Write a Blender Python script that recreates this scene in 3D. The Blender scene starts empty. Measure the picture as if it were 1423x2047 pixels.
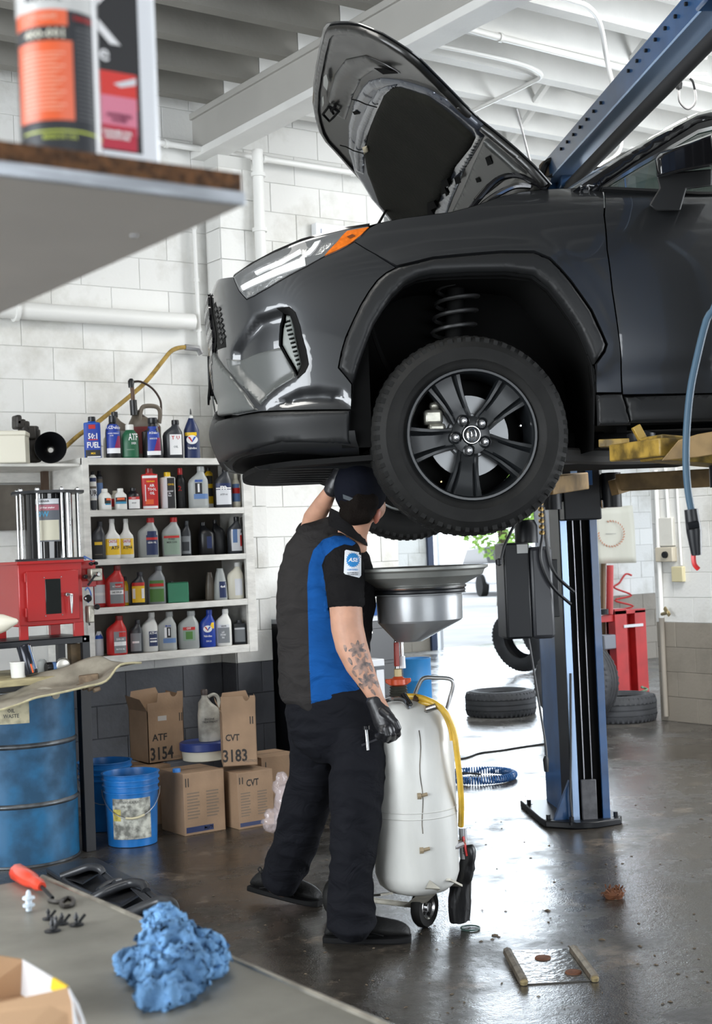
import bpy, bmesh, math, random
from mathutils import Vector, Matrix
from mathutils.geometry import delaunay_2d_cdt
C = bpy.context.scene.collection
PI = math.pi
R_ = math.radians
random.seed(7)

# ------------------------------------------------------------------ camera
FPX, CX, CY, CAMZ = 2800.0, 711.5, 1023.5, 1.5
YAW, PITCH, ROLL = R_(35), R_(1.5), R_(2.4)
f0 = Vector((math.sin(YAW), math.cos(YAW), 0)); r0 = Vector((math.cos(YAW), -math.sin(YAW), 0)); z0 = Vector((0, 0, 1))
cd = f0 * math.cos(PITCH) + z0 * math.sin(PITCH)
cup = z0 * math.cos(PITCH) - f0 * math.sin(PITCH)
CU = cup * math.cos(ROLL) + r0 * math.sin(ROLL)
CR = r0 * math.cos(ROLL) - cup * math.sin(ROLL)
CAM = Vector((0, 0, CAMZ))
cam = bpy.data.cameras.new('camera'); camo = bpy.data.objects.new('camera', cam); C.objects.link(camo)
M3 = Matrix((CR, CU, -cd)).transposed()
camo.matrix_world = Matrix.Translation(CAM) @ M3.to_4x4()
cam.sensor_fit = 'VERTICAL'; cam.sensor_height = 36.0; cam.sensor_width = 36.0; cam.lens = FPX / 2047 * 36
cam.clip_start = 0.05; cam.clip_end = 300
cam.dof.use_dof = True; cam.dof.focus_distance = 5.3; cam.dof.aperture_fstop = 7.0
sc = bpy.context.scene
sc.camera = camo
sc.view_settings.view_transform = 'Standard'; sc.view_settings.look = 'None'
sc.view_settings.gamma = 1.0; sc.view_settings.use_curve_mapping = False
sc.view_settings.exposure = 0.0
sc.cycles.max_bounces = 8; sc.cycles.diffuse_bounces = 4; sc.cycles.glossy_bounces = 4
sc.cycles.transmission_bounces = 6; sc.cycles.sample_clamp_indirect = 6.0
sc.cycles.caustics_reflective = False; sc.cycles.caustics_refractive = False

def ray(px, py): return cd + CR * ((px - CX) / FPX) + CU * ((CY - py) / FPX)
def at_d(px, py, d): return CAM + ray(px, py) * d
def at_z(px, py, z):
    r = ray(px, py); return CAM + r * ((z - CAMZ) / r.z)
def at_y(px, py, y):
    r = ray(px, py); return CAM + r * (y / r.y)
def at_x(px, py, x):
    r = ray(px, py); return CAM + r * (x / r.x)
def at_pl(px, py, p, n):
    r = ray(px, py); return CAM + r * ((p - CAM).dot(n) / r.dot(n))

# ------------------------------------------------------------------ world and lights
w = bpy.data.worlds.new('sky'); sc.world = w; w.use_nodes = True
nt = w.node_tree; bg = nt.nodes['Background']
sky = nt.nodes.new('ShaderNodeTexSky'); sky.sky_type = 'HOSEK_WILKIE'; sky.turbidity = 6; sky.ground_albedo = 0.5
sky.sun_direction = (0.35, -0.55, 0.75)
mixs = nt.nodes.new('ShaderNodeMix'); mixs.data_type = 'RGBA'; mixs.inputs[0].default_value = 0.75
mixs.inputs[7].default_value = (0.86, 0.93, 1.0, 1)
nt.links.new(sky.outputs[0], mixs.inputs[6]); nt.links.new(mixs.outputs[2], bg.inputs[0]); bg.inputs[1].default_value = 3.8

def area(name, loc, rot, sx, sy, power, col=(1, 1, 1), spread=180):
    l = bpy.data.lights.new(name, 'AREA'); l.shape = 'RECTANGLE'; l.size = sx; l.size_y = sy; l.energy = power; l.color = col
    l.spread = R_(spread)
    o = bpy.data.objects.new(name, l); C.objects.link(o); o.location = loc; o.rotation_euler = rot; return o
def aim(o, t):
    o.rotation_euler = (Vector(t) - Vector(o.location)).to_track_quat('-Z', 'Y').to_euler(); return o
# daylight coming in through the bay doors the garage has (behind the camera, at the left, and the open far door)
aim(area('daylight_rear_door', (0.5, -5.4, 1.8), (0, 0, 0), 5.2, 3.4, 230, (0.93, 0.97, 1.0)), (0.5, 5, 1.6))
aim(area('daylight_left_door', (-3.4, 3.0, 2.0), (0, 0, 0), 4.6, 3.2, 470, (0.93, 0.97, 1.0)), (5, 3.2, 1.6))
aim(area('daylight_far_door', (13.6, 15.6, 2.2), (0, 0, 0), 3.4, 4.0, 520, (0.80, 0.90, 1.0)), (5.5, 4.5, 1.2))
aim(area('daylight_right_door', (8.3, 1.5, 2.1), (0, 0, 0), 3.8, 3.2, 480, (0.92, 0.96, 1.0)), (3, 5.5, 2.6))

# two fluorescent shop lights and an added fill lamp under the joists, above the frame
area('shop_and_fill_light', (7.2, 5.0, 4.25), (0, 0, 0), 1.2, 2.4, 210, (1, .99, .96))
aim(area('shop_and_fill_light', (5.6, 2.6, 4.15), (0, 0, 0), 1.2, .5, 70, (1, .99, .96)), (8.5, 6.6, 1.0))  # added lamp without a known fixture, tilted to brighten the right wall
area('shop_and_fill_light', (1.6, 4.4, 4.25), (0, 0, 0), 2.4, .5, 60, (1, .98, .93))

# ------------------------------------------------------------------ materials
MATS = {}
def pm(name, col, rough=0.5, metal=0.0, coat=0.0, var=0.0, vscale=8.0, bump=0.0, bscale=40.0, col2=None, spec=0.5, emit=0, alpha=1, trans=0, stretch=None, rvar=0):
    if name in MATS: return MATS[name]
    m = bpy.data.materials.new(name); m.use_nodes = True; MATS[name] = m
    n = m.node_tree.nodes; L = m.node_tree.links; b = n['Principled BSDF']
    b.inputs['Base Color'].default_value = (*col, 1); b.inputs['Roughness'].default_value = rough
    b.inputs['Metallic'].default_value = metal; b.inputs['Coat Weight'].default_value = coat; b.inputs['Coat Roughness'].default_value = 0.04
    b.inputs['Specular IOR Level'].default_value = spec
    if trans: b.inputs['Transmission Weight'].default_value = trans
    if alpha < 1: b.inputs['Alpha'].default_value = alpha
    if emit: b.inputs['Emission Color'].default_value = (*col, 1); b.inputs['Emission Strength'].default_value = emit
    if var or bump or col2 or rvar:
        tc = n.new('ShaderNodeTexCoord'); mp = n.new('ShaderNodeMapping'); L.new(tc.outputs['Object'], mp.inputs[0])
        if stretch: mp.inputs['Scale'].default_value = stretch
    if var or col2:
        no = n.new('ShaderNodeTexNoise'); no.inputs['Scale'].default_value = vscale; no.inputs['Detail'].default_value = 6
        L.new(mp.outputs[0], no.inputs['Vector'])
        rp = n.new('ShaderNodeValToRGB'); c2 = col2 or tuple(max(0, c * (1 - var)) for c in col)
        rp.color_ramp.elements[0].position = 0.38; rp.color_ramp.elements[1].position = 0.62
        rp.color_ramp.elements[0].color = (*c2, 1); rp.color_ramp.elements[1].color = (*col, 1)
        L.new(no.outputs[0], rp.inputs[0]); L.new(rp.outputs[0], b.inputs['Base Color'])
        if rvar:
            mr = n.new('ShaderNodeMapRange'); L.new(no.outputs[0], mr.inputs[0]); mr.inputs[1].default_value = .35; mr.inputs[2].default_value = .65
            mr.inputs[3].default_value = rough + rvar; mr.inputs[4].default_value = rough; L.new(mr.outputs[0], b.inputs['Roughness'])
    if bump:
        nb = n.new('ShaderNodeTexNoise'); nb.inputs['Scale'].default_value = bscale; nb.inputs['Detail'].default_value = 4
        L.new(mp.outputs[0], nb.inputs['Vector'])
        bu = n.new('ShaderNodeBump'); bu.inputs['Strength'].default_value = bump; bu.inputs['Distance'].default_value = 0.01
        L.new(nb.outputs[0], bu.inputs['Height']); L.new(bu.outputs[0], b.inputs['Normal'])
    return m
def P(name, r, g, b, rough=0.4, **k): return pm(name, (r, g, b), rough, **k)

# ------------------------------------------------------------------ mesh building
class MB:
    def __init__(s): s.v = []; s.f = []; s.mi = []
    def add(s, vs, fs, mi=0):
        o = len(s.v); s.v += [Vector(v) for v in vs]
        for f in fs: s.f.append([i + o for i in f]); s.mi.append(mi)
        return s
    def box(s, lo, hi, M=None, mi=0):
        x0, y0, z0_ = lo; x1, y1, z1 = hi
        vs = [Vector(p) for p in ((x0, y0, z0_), (x1, y0, z0_), (x1, y1, z0_), (x0, y1, z0_), (x0, y0, z1), (x1, y0, z1), (x1, y1, z1), (x0, y1, z1))]
        if M: vs = [M @ v for v in vs]
        return s.add(vs, [(0, 3, 2, 1), (4, 5, 6, 7), (0, 1, 5, 4), (1, 2, 6, 5), (2, 3, 7, 6), (3, 0, 4, 7)], mi)
    def rings(s, rs, cap0=True, cap1=True, closed=True, mi=0):
        n = len(rs[0]); o = len(s.v)
        for r in rs: s.v += [Vector(p) for p in r]
        for k in range(len(rs) - 1):
            for i in range(n if closed else n - 1):
                j = (i + 1) % n
                s.f.append([o + k * n + i, o + k * n + j, o + (k + 1) * n + j, o + (k + 1) * n + i]); s.mi.append(mi)
        if cap0: s.f.append([o + i for i in range(n)][::-1]); s.mi.append(mi)
        if cap1: s.f.append([o + (len(rs) - 1) * n + i for i in range(n)]); s.mi.append(mi)
        return s
    def lathe(s, prof, c=(0, 0, 0), axis='z', n=24, M=None, cap0=True, cap1=True, sx=1, sy=1):
        rs = []
        for r, h in prof:
            ring = []
            for i in range(n):
                a = 2 * PI * i / n; x, y = r * math.cos(a) * sx, r * math.sin(a) * sy
                p = Vector((x, y, h)) if axis == 'z' else (Vector((h, x, y)) if axis == 'x' else Vector((y, h, x)))
                p = p + Vector(c)
                if M: p = M @ p
                ring.append(p)
            rs.append(ring)
        return s.rings(rs, cap0, cap1)
    def tube(s, pts, r, n=8, caps=True, sq=1.0):
        pts = [Vector(p) for p in pts]; rr = r if isinstance(r, (list, tuple)) else [r] * len(pts)
        rs = []; up = None
        for i, p in enumerate(pts):
            t = (pts[min(i + 1, len(pts) - 1)] - pts[max(i - 1, 0)]).normalized()
            if up is None:
                up = Vector((0, 0, 1)) if abs(t.z) < 0.9 else Vector((1, 0, 0))
            a = t.cross(up)
            if a.length < 1e-6: a = t.orthogonal()
            a.normalize(); b = a.cross(t).normalized(); up = b
            rs.append([p + (a * math.cos(2 * PI * k / n) + b * math.sin(2 * PI * k / n) * sq) * rr[i] for k in range(n)])
        return s.rings(rs, caps, caps)
    def bar(s, a, b, w_, h_, up=(0, 0, 1)):
        a = Vector(a); b = Vector(b); t = (b - a).normalized(); u = Vector(up)
        sd = t.cross(u).normalized(); u = sd.cross(t).normalized()
        rs = [[p + sd * (w_ / 2 * i) + u * (h_ / 2 * j) for i, j in ((-1, -1), (1, -1), (1, 1), (-1, 1))] for p in (a, b)]
        return s.rings(rs)
    def prism(s, poly, fn, d0, d1, mi=0):
        # poly: 2D outline, fn(x, y, depth) -> 3D
        n = len(poly)
        vs = [fn(x, y, d0) for x, y in poly] + [fn(x, y, d1) for x, y in poly]
        fs = [list(range(n))[::-1], list(range(n, 2 * n))] + [[i, (i + 1) % n, n + (i + 1) % n, n + i] for i in range(n)]
        return s.add(vs, fs, mi)
    def build(s, name, mat, parent=None, smooth=40, bevel=0, world=True, seg=2, tag_=None, recalc=True, subsurf=0, local=False):
        me = bpy.data.meshes.new(name)
        vs = s.v
        if parent is not None and not local:
            Mi = WM(parent).inverted(); vs = [Mi @ v for v in vs]
        me.from_pydata([tuple(v) for v in vs], [], s.f)
        ms = mat if isinstance(mat, (list, tuple)) else [mat]
        for m in ms: me.materials.append(m)
        if len(ms) > 1:
            for p, i in zip(me.polygons, s.mi): p.material_index = i
        if recalc:
            bm = bmesh.new(); bm.from_mesh(me); bmesh.ops.recalc_face_normals(bm, faces=bm.faces); bm.to_mesh(me); bm.free()
        if smooth:
            me.shade_smooth(); me.set_sharp_from_angle(angle=R_(smooth))
        o = bpy.data.objects.new(name, me); C.objects.link(o)
        if parent is not None: o.parent = parent
        if bevel:
            b = o.modifiers.new('b', 'BEVEL'); b.width = bevel; b.segments = seg; b.limit_method = 'ANGLE'; b.angle_limit = R_(35); b.harden_normals = False
        if subsurf:
            b = o.modifiers.new('s', 'SUBSURF'); b.levels = subsurf; b.render_levels = subsurf
        return o
_WM = {}
def WM(o):
    M = Matrix.Identity(4)
    while o is not None:
        M = _WM.get(o.name, Matrix.Identity(4)) @ M if o.name in _WM else M
        o = o.parent
    return M
def thing(name, label, cat, loc=(0, 0, 0), rotz=0, group=None, M=None):
    o = bpy.data.objects.new(name, None); C.objects.link(o); o.empty_display_size = 0.1
    m = M if M is not None else Matrix.Translation(Vector(loc)) @ Matrix.Rotation(rotz, 4, 'Z')
    o.matrix_world = m; _WM[o.name] = m.copy()
    o['label'] = label; o['category'] = cat
    if group: o['group'] = group
    return o
def tag(o, label=None, cat=None, group=None, kind=None):
    if label: o['label'] = label
    if cat: o['category'] = cat
    if group: o['group'] = group
    if kind: o['kind'] = kind
    return o
def struct(o): o['kind'] = 'structure'; return o
def sroot(name):
    o = bpy.data.objects.new(name, None); C.objects.link(o); o['kind'] = 'structure'; return o
def dup(root, M, label=None, group=None):
    def cp(o, par):
        c = o.copy(); C.objects.link(c); c.parent = par
        for ch in list(o.children): cp(ch, c)
        return c
    r = cp(root, None); r.matrix_world = M; _WM[r.name] = M.copy()
    if label: r['label'] = label
    if group: r['group'] = group
    return r
def link_mesh(name, me, parent, M):
    o = bpy.data.objects.new(name, me); C.objects.link(o); o.parent = parent; o.matrix_basis = M; return o
def rrect(w_, h_, r, n=4, cx=0, cy=0):
    out = []
    for (sx, sy, a0) in ((1, 1, 0), (-1, 1, 90), (-1, -1, 180), (1, -1, 270)):
        for k in range(n + 1):
            a = R_(a0 + 90 * k / n); out.append((cx + sx * (w_ / 2 - r) + r * math.cos(a), cy + sy * (h_ / 2 - r) + r * math.sin(a)))
    return out
def smooth_path(pts, n=6):
    pts = [Vector(p) for p in pts]; out = []
    for i in range(len(pts) - 1):
        p0, p1, p2, p3 = pts[max(i - 1, 0)], pts[i], pts[i + 1], pts[min(i + 2, len(pts) - 1)]
        for k in range(n):
            t = k / n
            out.append(0.5 * ((2 * p1) + (p2 - p0) * t + (2 * p0 - 5 * p1 + 4 * p2 - p3) * t * t + (3 * p1 - p0 - 3 * p2 + p3) * t ** 3))
    out.append(pts[-1]); return out
def text(name, s, size, mat, M, parent, align='CENTER', ext=0.0004, squash=1.0, bold=0.0, world=True):
    # flat lettering: local x to the right, y up, z out of the surface
    cu = bpy.data.curves.new(name, 'FONT'); cu.body = s; cu.size = size; cu.extrude = ext; cu.align_x = align; cu.align_y = 'CENTER'; cu.offset = bold
    cu.resolution_u = 2
    o = bpy.data.objects.new(name, cu)
    me = bpy.data.meshes.new_from_object(o); bpy.data.objects.remove(o); bpy.data.curves.remove(cu)
    me.name = name; me.materials.clear(); me.materials.append(mat)
    MM = (WM(parent).inverted() @ M) if (parent is not None and world) else M
    me.transform(MM @ Matrix.Diagonal((squash, 1, 1, 1)))
    o = bpy.data.objects.new(name, me); C.objects.link(o)
    if parent is not None: o.parent = parent
    return o
def fuse(mbs, name, mat, parent, voxel=0.006, smooth_it=3, M=None):
    # join closed lofts into ONE continuous skin
    me = bpy.data.meshes.new(name); vs = []; fs = []
    for m in mbs:
        o = len(vs); vs += m.v; fs += [[i + o for i in f] for f in m.f]
    if parent is not None:
        Mi = WM(parent).inverted(); vs = [Mi @ v for v in vs]
    me.from_pydata([tuple(v) for v in vs], [], fs)
    bm = bmesh.new(); bm.from_mesh(me); bmesh.ops.recalc_face_normals(bm, faces=bm.faces); bm.to_mesh(me); bm.free()
    t = bpy.data.objects.new(name + '_tmp', me); C.objects.link(t)
    r = t.modifiers.new('r', 'REMESH'); r.mode = 'VOXEL'; r.voxel_size = voxel; r.adaptivity = 0
    if smooth_it:
        q = t.modifiers.new('q', 'SMOOTH'); q.factor = 0.6; q.iterations = smooth_it
    dg = bpy.context.evaluated_depsgraph_get(); m2 = bpy.data.meshes.new_from_object(t.evaluated_get(dg))
    bpy.data.objects.remove(t); bpy.data.meshes.remove(me)
    m2.name = name; m2.materials.clear()
    for m in (mat if isinstance(mat, (list, tuple)) else [mat]): m2.materials.append(m)
    m2.shade_smooth()
    o = bpy.data.objects.new(name, m2); C.objects.link(o)
    if parent is not None: o.parent = parent
    return o
# ------------------------------------------------------------------ the room
def wall_mat(name, c, dirt, amt=0.5, rough=0.55):
    m = bpy.data.materials.new(name); m.use_nodes = True; n = m.node_tree.nodes; L = m.node_tree.links; b = n['Principled BSDF']
    b.inputs['Roughness'].default_value = rough
    g = n.new('ShaderNodeNewGeometry')
    a = n.new('ShaderNodeTexNoise'); a.inputs['Scale'].default_value = 1.6; a.inputs['Detail'].default_value = 8; a.inputs['Roughness'].default_value = .65
    L.new(g.outputs['Position'], a.inputs['Vector'])
    r = n.new('ShaderNodeValToRGB'); r.color_ramp.elements[0].position = .33; r.color_ramp.elements[1].position = .5
    r.color_ramp.elements[0].color = (*dirt, 1); r.color_ramp.elements[1].color = (*c, 1)
    L.new(a.outputs[0], r.inputs[0])
    oi = n.new('ShaderNodeObjectInfo'); hs = n.new('ShaderNodeHueSaturation'); mr = n.new('ShaderNodeMapRange')
    mr.inputs[3].default_value = .95; mr.inputs[4].default_value = 1.03; L.new(oi.outputs['Random'], mr.inputs[0]); L.new(mr.outputs[0], hs.inputs['Value'])
    L.new(r.outputs[0], hs.inputs['Color']); L.new(hs.outputs[0], b.inputs['Base Color'])
    nb = n.new('ShaderNodeTexNoise'); nb.inputs['Scale'].default_value = 45; nb.inputs['Detail'].default_value = 5; L.new(g.outputs['Position'], nb.inputs['Vector'])
    bu = n.new('ShaderNodeBump'); bu.inputs['Strength'].default_value = .35; bu.inputs['Distance'].default_value = .006; L.new(nb.outputs[0], bu.inputs['Height']); L.new(bu.outputs[0], b.inputs['Normal'])
    return m
M_white = wall_mat('white_painted_block', (.74, .74, .72), (.55, .54, .50))
M_grey = wall_mat('grey_painted_block', (.085, .088, .10), (.05, .05, .055))
M_tan = wall_mat('taupe_painted_block', (.27, .24, .20), (.20, .18, .15))
M_mortar = P('mortar_white', .58, .58, .56, .8); M_mortarg = P('mortar_grey', .06, .06, .07, .8); M_mortart = P('mortar_taupe', .19, .17, .145, .8)
def concrete_floor():
    m = bpy.data.materials.new('wet_stained_concrete'); m.use_nodes = True; n = m.node_tree.nodes; L = m.node_tree.links; b = n['Principled BSDF']
    g = n.new('ShaderNodeNewGeometry')
    def noise(s, d=6, r=.6, off=(0, 0, 0)):
        mp = n.new('ShaderNodeMapping'); L.new(g.outputs['Position'], mp.inputs[0]); mp.inputs['Location'].default_value = off
        t = n.new('ShaderNodeTexNoise'); t.inputs['Scale'].default_value = s; t.inputs['Detail'].default_value = d; t.inputs['Roughness'].default_value = r; L.new(mp.outputs[0], t.inputs[0]); return t.outputs[0]
    def ramp(src, p0, c0, p1, c1):
        r = n.new('ShaderNodeValToRGB'); r.color_ramp.elements[0].position = p0; r.color_ramp.elements[1].position = p1
        r.color_ramp.elements[0].color = (*c0, 1); r.color_ramp.elements[1].color = (*c1, 1); L.new(src, r.inputs[0]); return r.outputs[0]
    def mixc(f, a, bb):
        x = n.new('ShaderNodeMix'); x.data_type = 'RGBA'; L.new(f, x.inputs[0]); L.new(a, x.inputs[6]); L.new(bb, x.inputs[7]); return x.outputs[2]
    base = ramp(noise(1.1, 8), .35, (.017, .0145, .0115), .68, (.046, .040, .033))
    fine = ramp(noise(14, 8, .7), .35, (.014, .012, .010), .6, (.07, .062, .052))
    x = n.new('ShaderNodeMix'); x.data_type = 'RGBA'; x.inputs[0].default_value = .35; L.new(base, x.inputs[6]); L.new(fine, x.inputs[7])
    # worn light patches and rust stains
    patch = ramp(noise(3.1, 9, .72, (3, 1, 0)), .56, (0, 0, 0), .66, (1, 1, 1))
    lt = n.new('ShaderNodeRGB'); lt.outputs[0].default_value = (.13, .105, .08, 1)
    c = mixc(patch, x.outputs[2], lt.outputs[0])
    # outside of the shop the slab is dry and pale
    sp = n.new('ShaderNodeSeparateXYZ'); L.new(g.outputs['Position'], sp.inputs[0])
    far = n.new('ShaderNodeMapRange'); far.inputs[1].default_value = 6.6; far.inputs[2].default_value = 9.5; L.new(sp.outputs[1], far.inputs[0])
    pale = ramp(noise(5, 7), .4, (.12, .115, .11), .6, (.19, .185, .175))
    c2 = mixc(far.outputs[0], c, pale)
    L.new(c2, b.inputs['Base Color'])
    wet = ramp(noise(1.7, 9, .68, (0, 7, 0)), .42, (.07, .07, .07), .64, (.48, .48, .48))
    L.new(wet, b.inputs['Roughness'])
    b.inputs['Specular IOR Level'].default_value = .55
    bu = n.new('ShaderNodeBump'); bu.inputs['Strength'].default_value = .55; bu.inputs['Distance'].default_value = .004; L.new(noise(22, 7, .65), bu.inputs['Height'])
    bu2 = n.new('ShaderNodeBump'); bu2.inputs['Strength'].default_value = .5; bu2.inputs['Distance'].default_value = .002; L.new(noise(140, 3), bu2.inputs['Height']); L.new(bu.outputs[0], bu2.inputs['Normal'])
    L.new(bu2.outputs[0], b.inputs['Normal'])
    return m
M_floor = concrete_floor()
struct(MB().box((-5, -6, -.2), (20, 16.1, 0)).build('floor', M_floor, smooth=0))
struct(MB().box((-30, 16.1, -.3), (70, 110, -.03)).build('ground_outside', P('pale_asphalt', .42, .42, .42, .9, var=.15, vscale=1), smooth=0))
# blocks
def block_mesh(w_, h_=.2, d=.007, ch=.0025):
    j = .0016; x0, x1, y0, y1 = j, w_ - j, j, h_ - j
    vs = []
    for (a, dd) in ((0, 0), (0, d - ch), (ch, d)):
        vs += [(x0 + a, -dd, y0 + a), (x1 - a, -dd, y0 + a), (x1 - a, -dd, y1 - a), (x0 + a, -dd, y1 - a)]
    fs = []
    for k in (0, 4):
        for i in range(4): fs.append((k + i, k + (i + 1) % 4, k + 4 + (i + 1) % 4, k + 4 + i))
    fs.append((8, 9, 10, 11))
    me = bpy.data.meshes.new('block'); me.from_pydata(vs, [], fs); return me
_bm = {}
def blocks(root, org, ux, length, z0_, z1, matf, hole=None, backing=None, bw=.4, seed=1):
    """running-bond blocks on a plane: org at floor level, ux along; face normal is ux x z turned outward"""
    rnd = random.Random(seed); ux = Vector(ux).normalized(); ny = Vector((-ux.y, ux.x, 0))  # +ny points into the wall
    rows = range(int(round(z0_ / .2)), int(round(z1 / .2)))
    for r in rows:
        x = -(bw / 2 if r % 2 else 0.0)
        while x < length - .01:
            a, b_ = max(x, 0), min(x + bw, length)
            x += bw
            if b_ - a < .04: continue
            if hole and hole((a + b_) / 2, r * .2 + .1): continue
            m = matf(r); key = (round(b_ - a, 3), m.name)
            if key not in _bm:
                me = block_mesh(b_ - a); me.materials.append(m); _bm[key] = me
            o = Vector(org) + ux * a + Vector((0, 0, r * .2)) + ny * (rnd.uniform(0, .0025))
            M = Matrix((ux, ny, z0)).transposed().to_4x4(); M.translation = o
            link_mesh('block', _bm[key], root, M)
def bmat(r): return M_grey if r < 4 else M_white
def bmat_t(r): return M_tan if r < 4 else M_white
WH = 4.6; YW = 8.0; XE = 5.95
wb = sroot('wall_back')
MB().box((-5, YW + .0, .8), (XE, YW + .2, WH)).build('mortar', M_mortar, wb, smooth=0)
MB().box((-5, YW + .0, 0), (XE, YW + .2, .8)).build('mortar', M_mortarg, wb, smooth=0)
blocks(wb, (1.6, YW, 0), (1, 0, 0), XE - 1.6, 0, WH, bmat)
pil = sroot('trim_1')   # block pilaster under the beam
PY = 7.80; PX0, PX1 = at_y(441, 500, PY).x, at_y(540, 1200, PY).x
MB().box((PX0 + .01, PY + .005, .8), (PX1 - .01, YW, 4.08)).build('mortar', M_mortar, pil, smooth=0)
MB().box((PX0 + .01, PY + .005, 0), (PX1 - .01, YW, .8)).build('mortar', M_mortarg, pil, smooth=0)
blocks(pil, (PX0, PY, 0), (1, 0, 0), PX1 - PX0, 0, 4.0, bmat, bw=.36, seed=3)
blocks(pil, (PX0, YW - .02, 0), (0, -1, 0), YW - .02 - PY, 0, 4.0, bmat, bw=.7, seed=4)
blocks(pil, (PX1, PY, 0), (0, 1, 0), YW - PY - .02, 0, 4.0, bmat, bw=.7, seed=5)
# right wall (return wall with the pipe) and its pilaster
XR = 8.55
wr = sroot('wall_right')
MB().box((XR, 6.1, .8), (XR + .25, 8.0, WH)).build('mortar', M_mortar, wr, smooth=0)
MB().box((XR, 6.1, 0), (XR + .25, 8.0, .8)).build('mortar', M_mortart, wr, smooth=0)
blocks(wr, (XR, 8.0, 0), (0, -1, 0), 1.9, 0, WH, bmat_t, seed=6)
blocks(wr, (XR + .25, 8.0, 0), (-1, 0, 0), .25, 0, WH, bmat_t, seed=7) if False else None
MB().box((XR, 3.6, 3.4), (XR + .25, 6.1, WH)).build('mortar', M_mortar, wr, smooth=0)
MB().box((XR, -6, 0), (XR + .25, -.4, WH)).build('mortar', M_mortar, wr, smooth=0)
MB().box((XR, -.4, 3.4), (XR + .25, 3.6, WH)).build('mortar', M_mortar, wr, smooth=0)
MB().box((XR, 3.6, 0), (XR + .25, 6.1, 3.4)).build('mortar', M_mortar, wr, smooth=0)
# end wall of the deeper bay with the open overhead door
wf = sroot('wall_far')
DX0, DX1, DZ = 12.35, 15.6, 4.25
YF = 15.9
MB().box((5.2, YF, 0), (DX0, YF + .2, 4.7)).build('mortar', M_mortar, wf, smooth=0)
MB().box((DX1, YF, 0), (20, YF + .2, 4.7)).build('mortar', M_mortar, wf, smooth=0)
MB().box((DX0, YF, DZ), (DX1, YF + .2, 4.7)).build('mortar', M_mortar, wf, smooth=0)
blocks(wf, (10.8, YF, 0), (1, 0, 0), DX0 - 10.8, 0, 4.0, bmat_t, seed=8)
wl = sroot('wall_bay')   # side wall of the deeper bay seen right of the lift post
MB().box((12.1, 12.1, .8), (20, 12.3, 4.7)).build('mortar', M_mortar, wl, smooth=0)
MB().box((12.1, 12.1, 0), (20, 12.3, .8)).build('mortar', M_mortart, wl, smooth=0)
blocks(wl, (12.1, 12.1, 0), (1, 0, 0), 2.4, 0, 2.6, bmat_t, seed=9)
MB().box((5.3, 8.2, 0), (5.5, YF, 4.7)).build('wall_bay_side', M_mortar, wl, smooth=0)
struct(MB().box((5.2, 8.0, 4.7), (20, 16.1, 4.8)).build('roof_deck_bay', M_mortar, smooth=0))
# overhead door opening frame
dr = sroot('door_1')
MB().box((DX0 - .02, YF - .05, 0), (DX0 + .08, YF + .05, DZ)).build('door_jamb', P('dark_blue_steel', .02, .035, .08, .4), dr, smooth=0)
MB().box((DX0 + .16, YF - .02, 0), (DX0 + .21, YF + .04, DZ)).build('door_track', P('galvanized_steel', .55, .57, .6, .35, metal=.8), dr, smooth=0)
MB().box((DX1 - .06, YF - .05, 0), (DX1 + .04, YF + .05, DZ)).build('door_jamb', MATS['dark_blue_steel'], dr, smooth=0)
# walls behind the camera with their bay-door openings
ws = sroot('wall_rear')
for lo, hi in (((-5, -6.2, 0), (-2.2, -6, WH)), ((3.2, -6.2, 0), (9, -6, WH)), ((-2.2, -6.2, 3.6), (3.2, -6, WH))):
    MB().box(lo, hi).build('mortar', M_mortar, ws, smooth=0)
wq = sroot('wall_left')
for lo, hi in (((-4.2, -6, 0), (-4, .6, WH)), ((-4.2, 5.4, 0), (-4, 8, WH)), ((-4.2, .6, 3.5), (-4, 5.4, WH))):
    MB().box(lo, hi).build('mortar', M_mortar, wq, smooth=0)
# ceiling: deck boards on joists, resting on a big beam
ce = sroot('ceiling')
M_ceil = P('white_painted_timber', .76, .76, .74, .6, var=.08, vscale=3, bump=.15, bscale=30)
M_ceilg = P('shaded_grey_timber', .26, .25, .225, .7, var=.12, vscale=3, bump=.15, bscale=30)  # the left bay's weaker light is put into this darker tone
BX0, BX1, BZ0, BZ1 = 4.40, 4.57, 4.08, 4.38
JZ0, JZ1 = BZ1, BZ1 + .26
me_j = {}
for k in range(31):
    y = 7.72 - .44 * k
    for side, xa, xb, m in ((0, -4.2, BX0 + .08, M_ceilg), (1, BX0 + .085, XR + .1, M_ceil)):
        if side not in me_j:
            me = bpy.data.meshes.new('joist'); t = MB().box((xa, -.045, JZ0), (xb, .045, JZ1)); me.from_pydata([tuple(v) for v in t.v], [], t.f); me.materials.append(m); me_j[side] = me
        link_mesh('joist', me_j[side], ce, Matrix.Translation((0, y, 0)))
for k in range(17):
    if 'far' not in me_j:
        me = bpy.data.meshes.new('joist'); t = MB().box((5.3, -.045, JZ0), (20, .045, JZ1)); me.from_pydata([tuple(v) for v in t.v], [], t.f); me.materials.append(M_ceil); me_j['far'] = me
    link_mesh('joist', me_j['far'], ce, Matrix.Translation((0, 8.38 + .44 * k, 0)))
for k in range(49):
    xa = 5.3 + .3 * k
    if 'farb' not in me_j:
        me = bpy.data.meshes.new('deck_board'); t = MB().box((.004, 8.2, JZ1), (.296, 16, JZ1 + .03)); me.from_pydata([tuple(v) for v in t.v], [], t.f); me.materials.append(M_ceil); me_j['farb'] = me
    link_mesh('deck_board', me_j['farb'], ce, Matrix.Translation((xa, 0, 0)))
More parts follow.
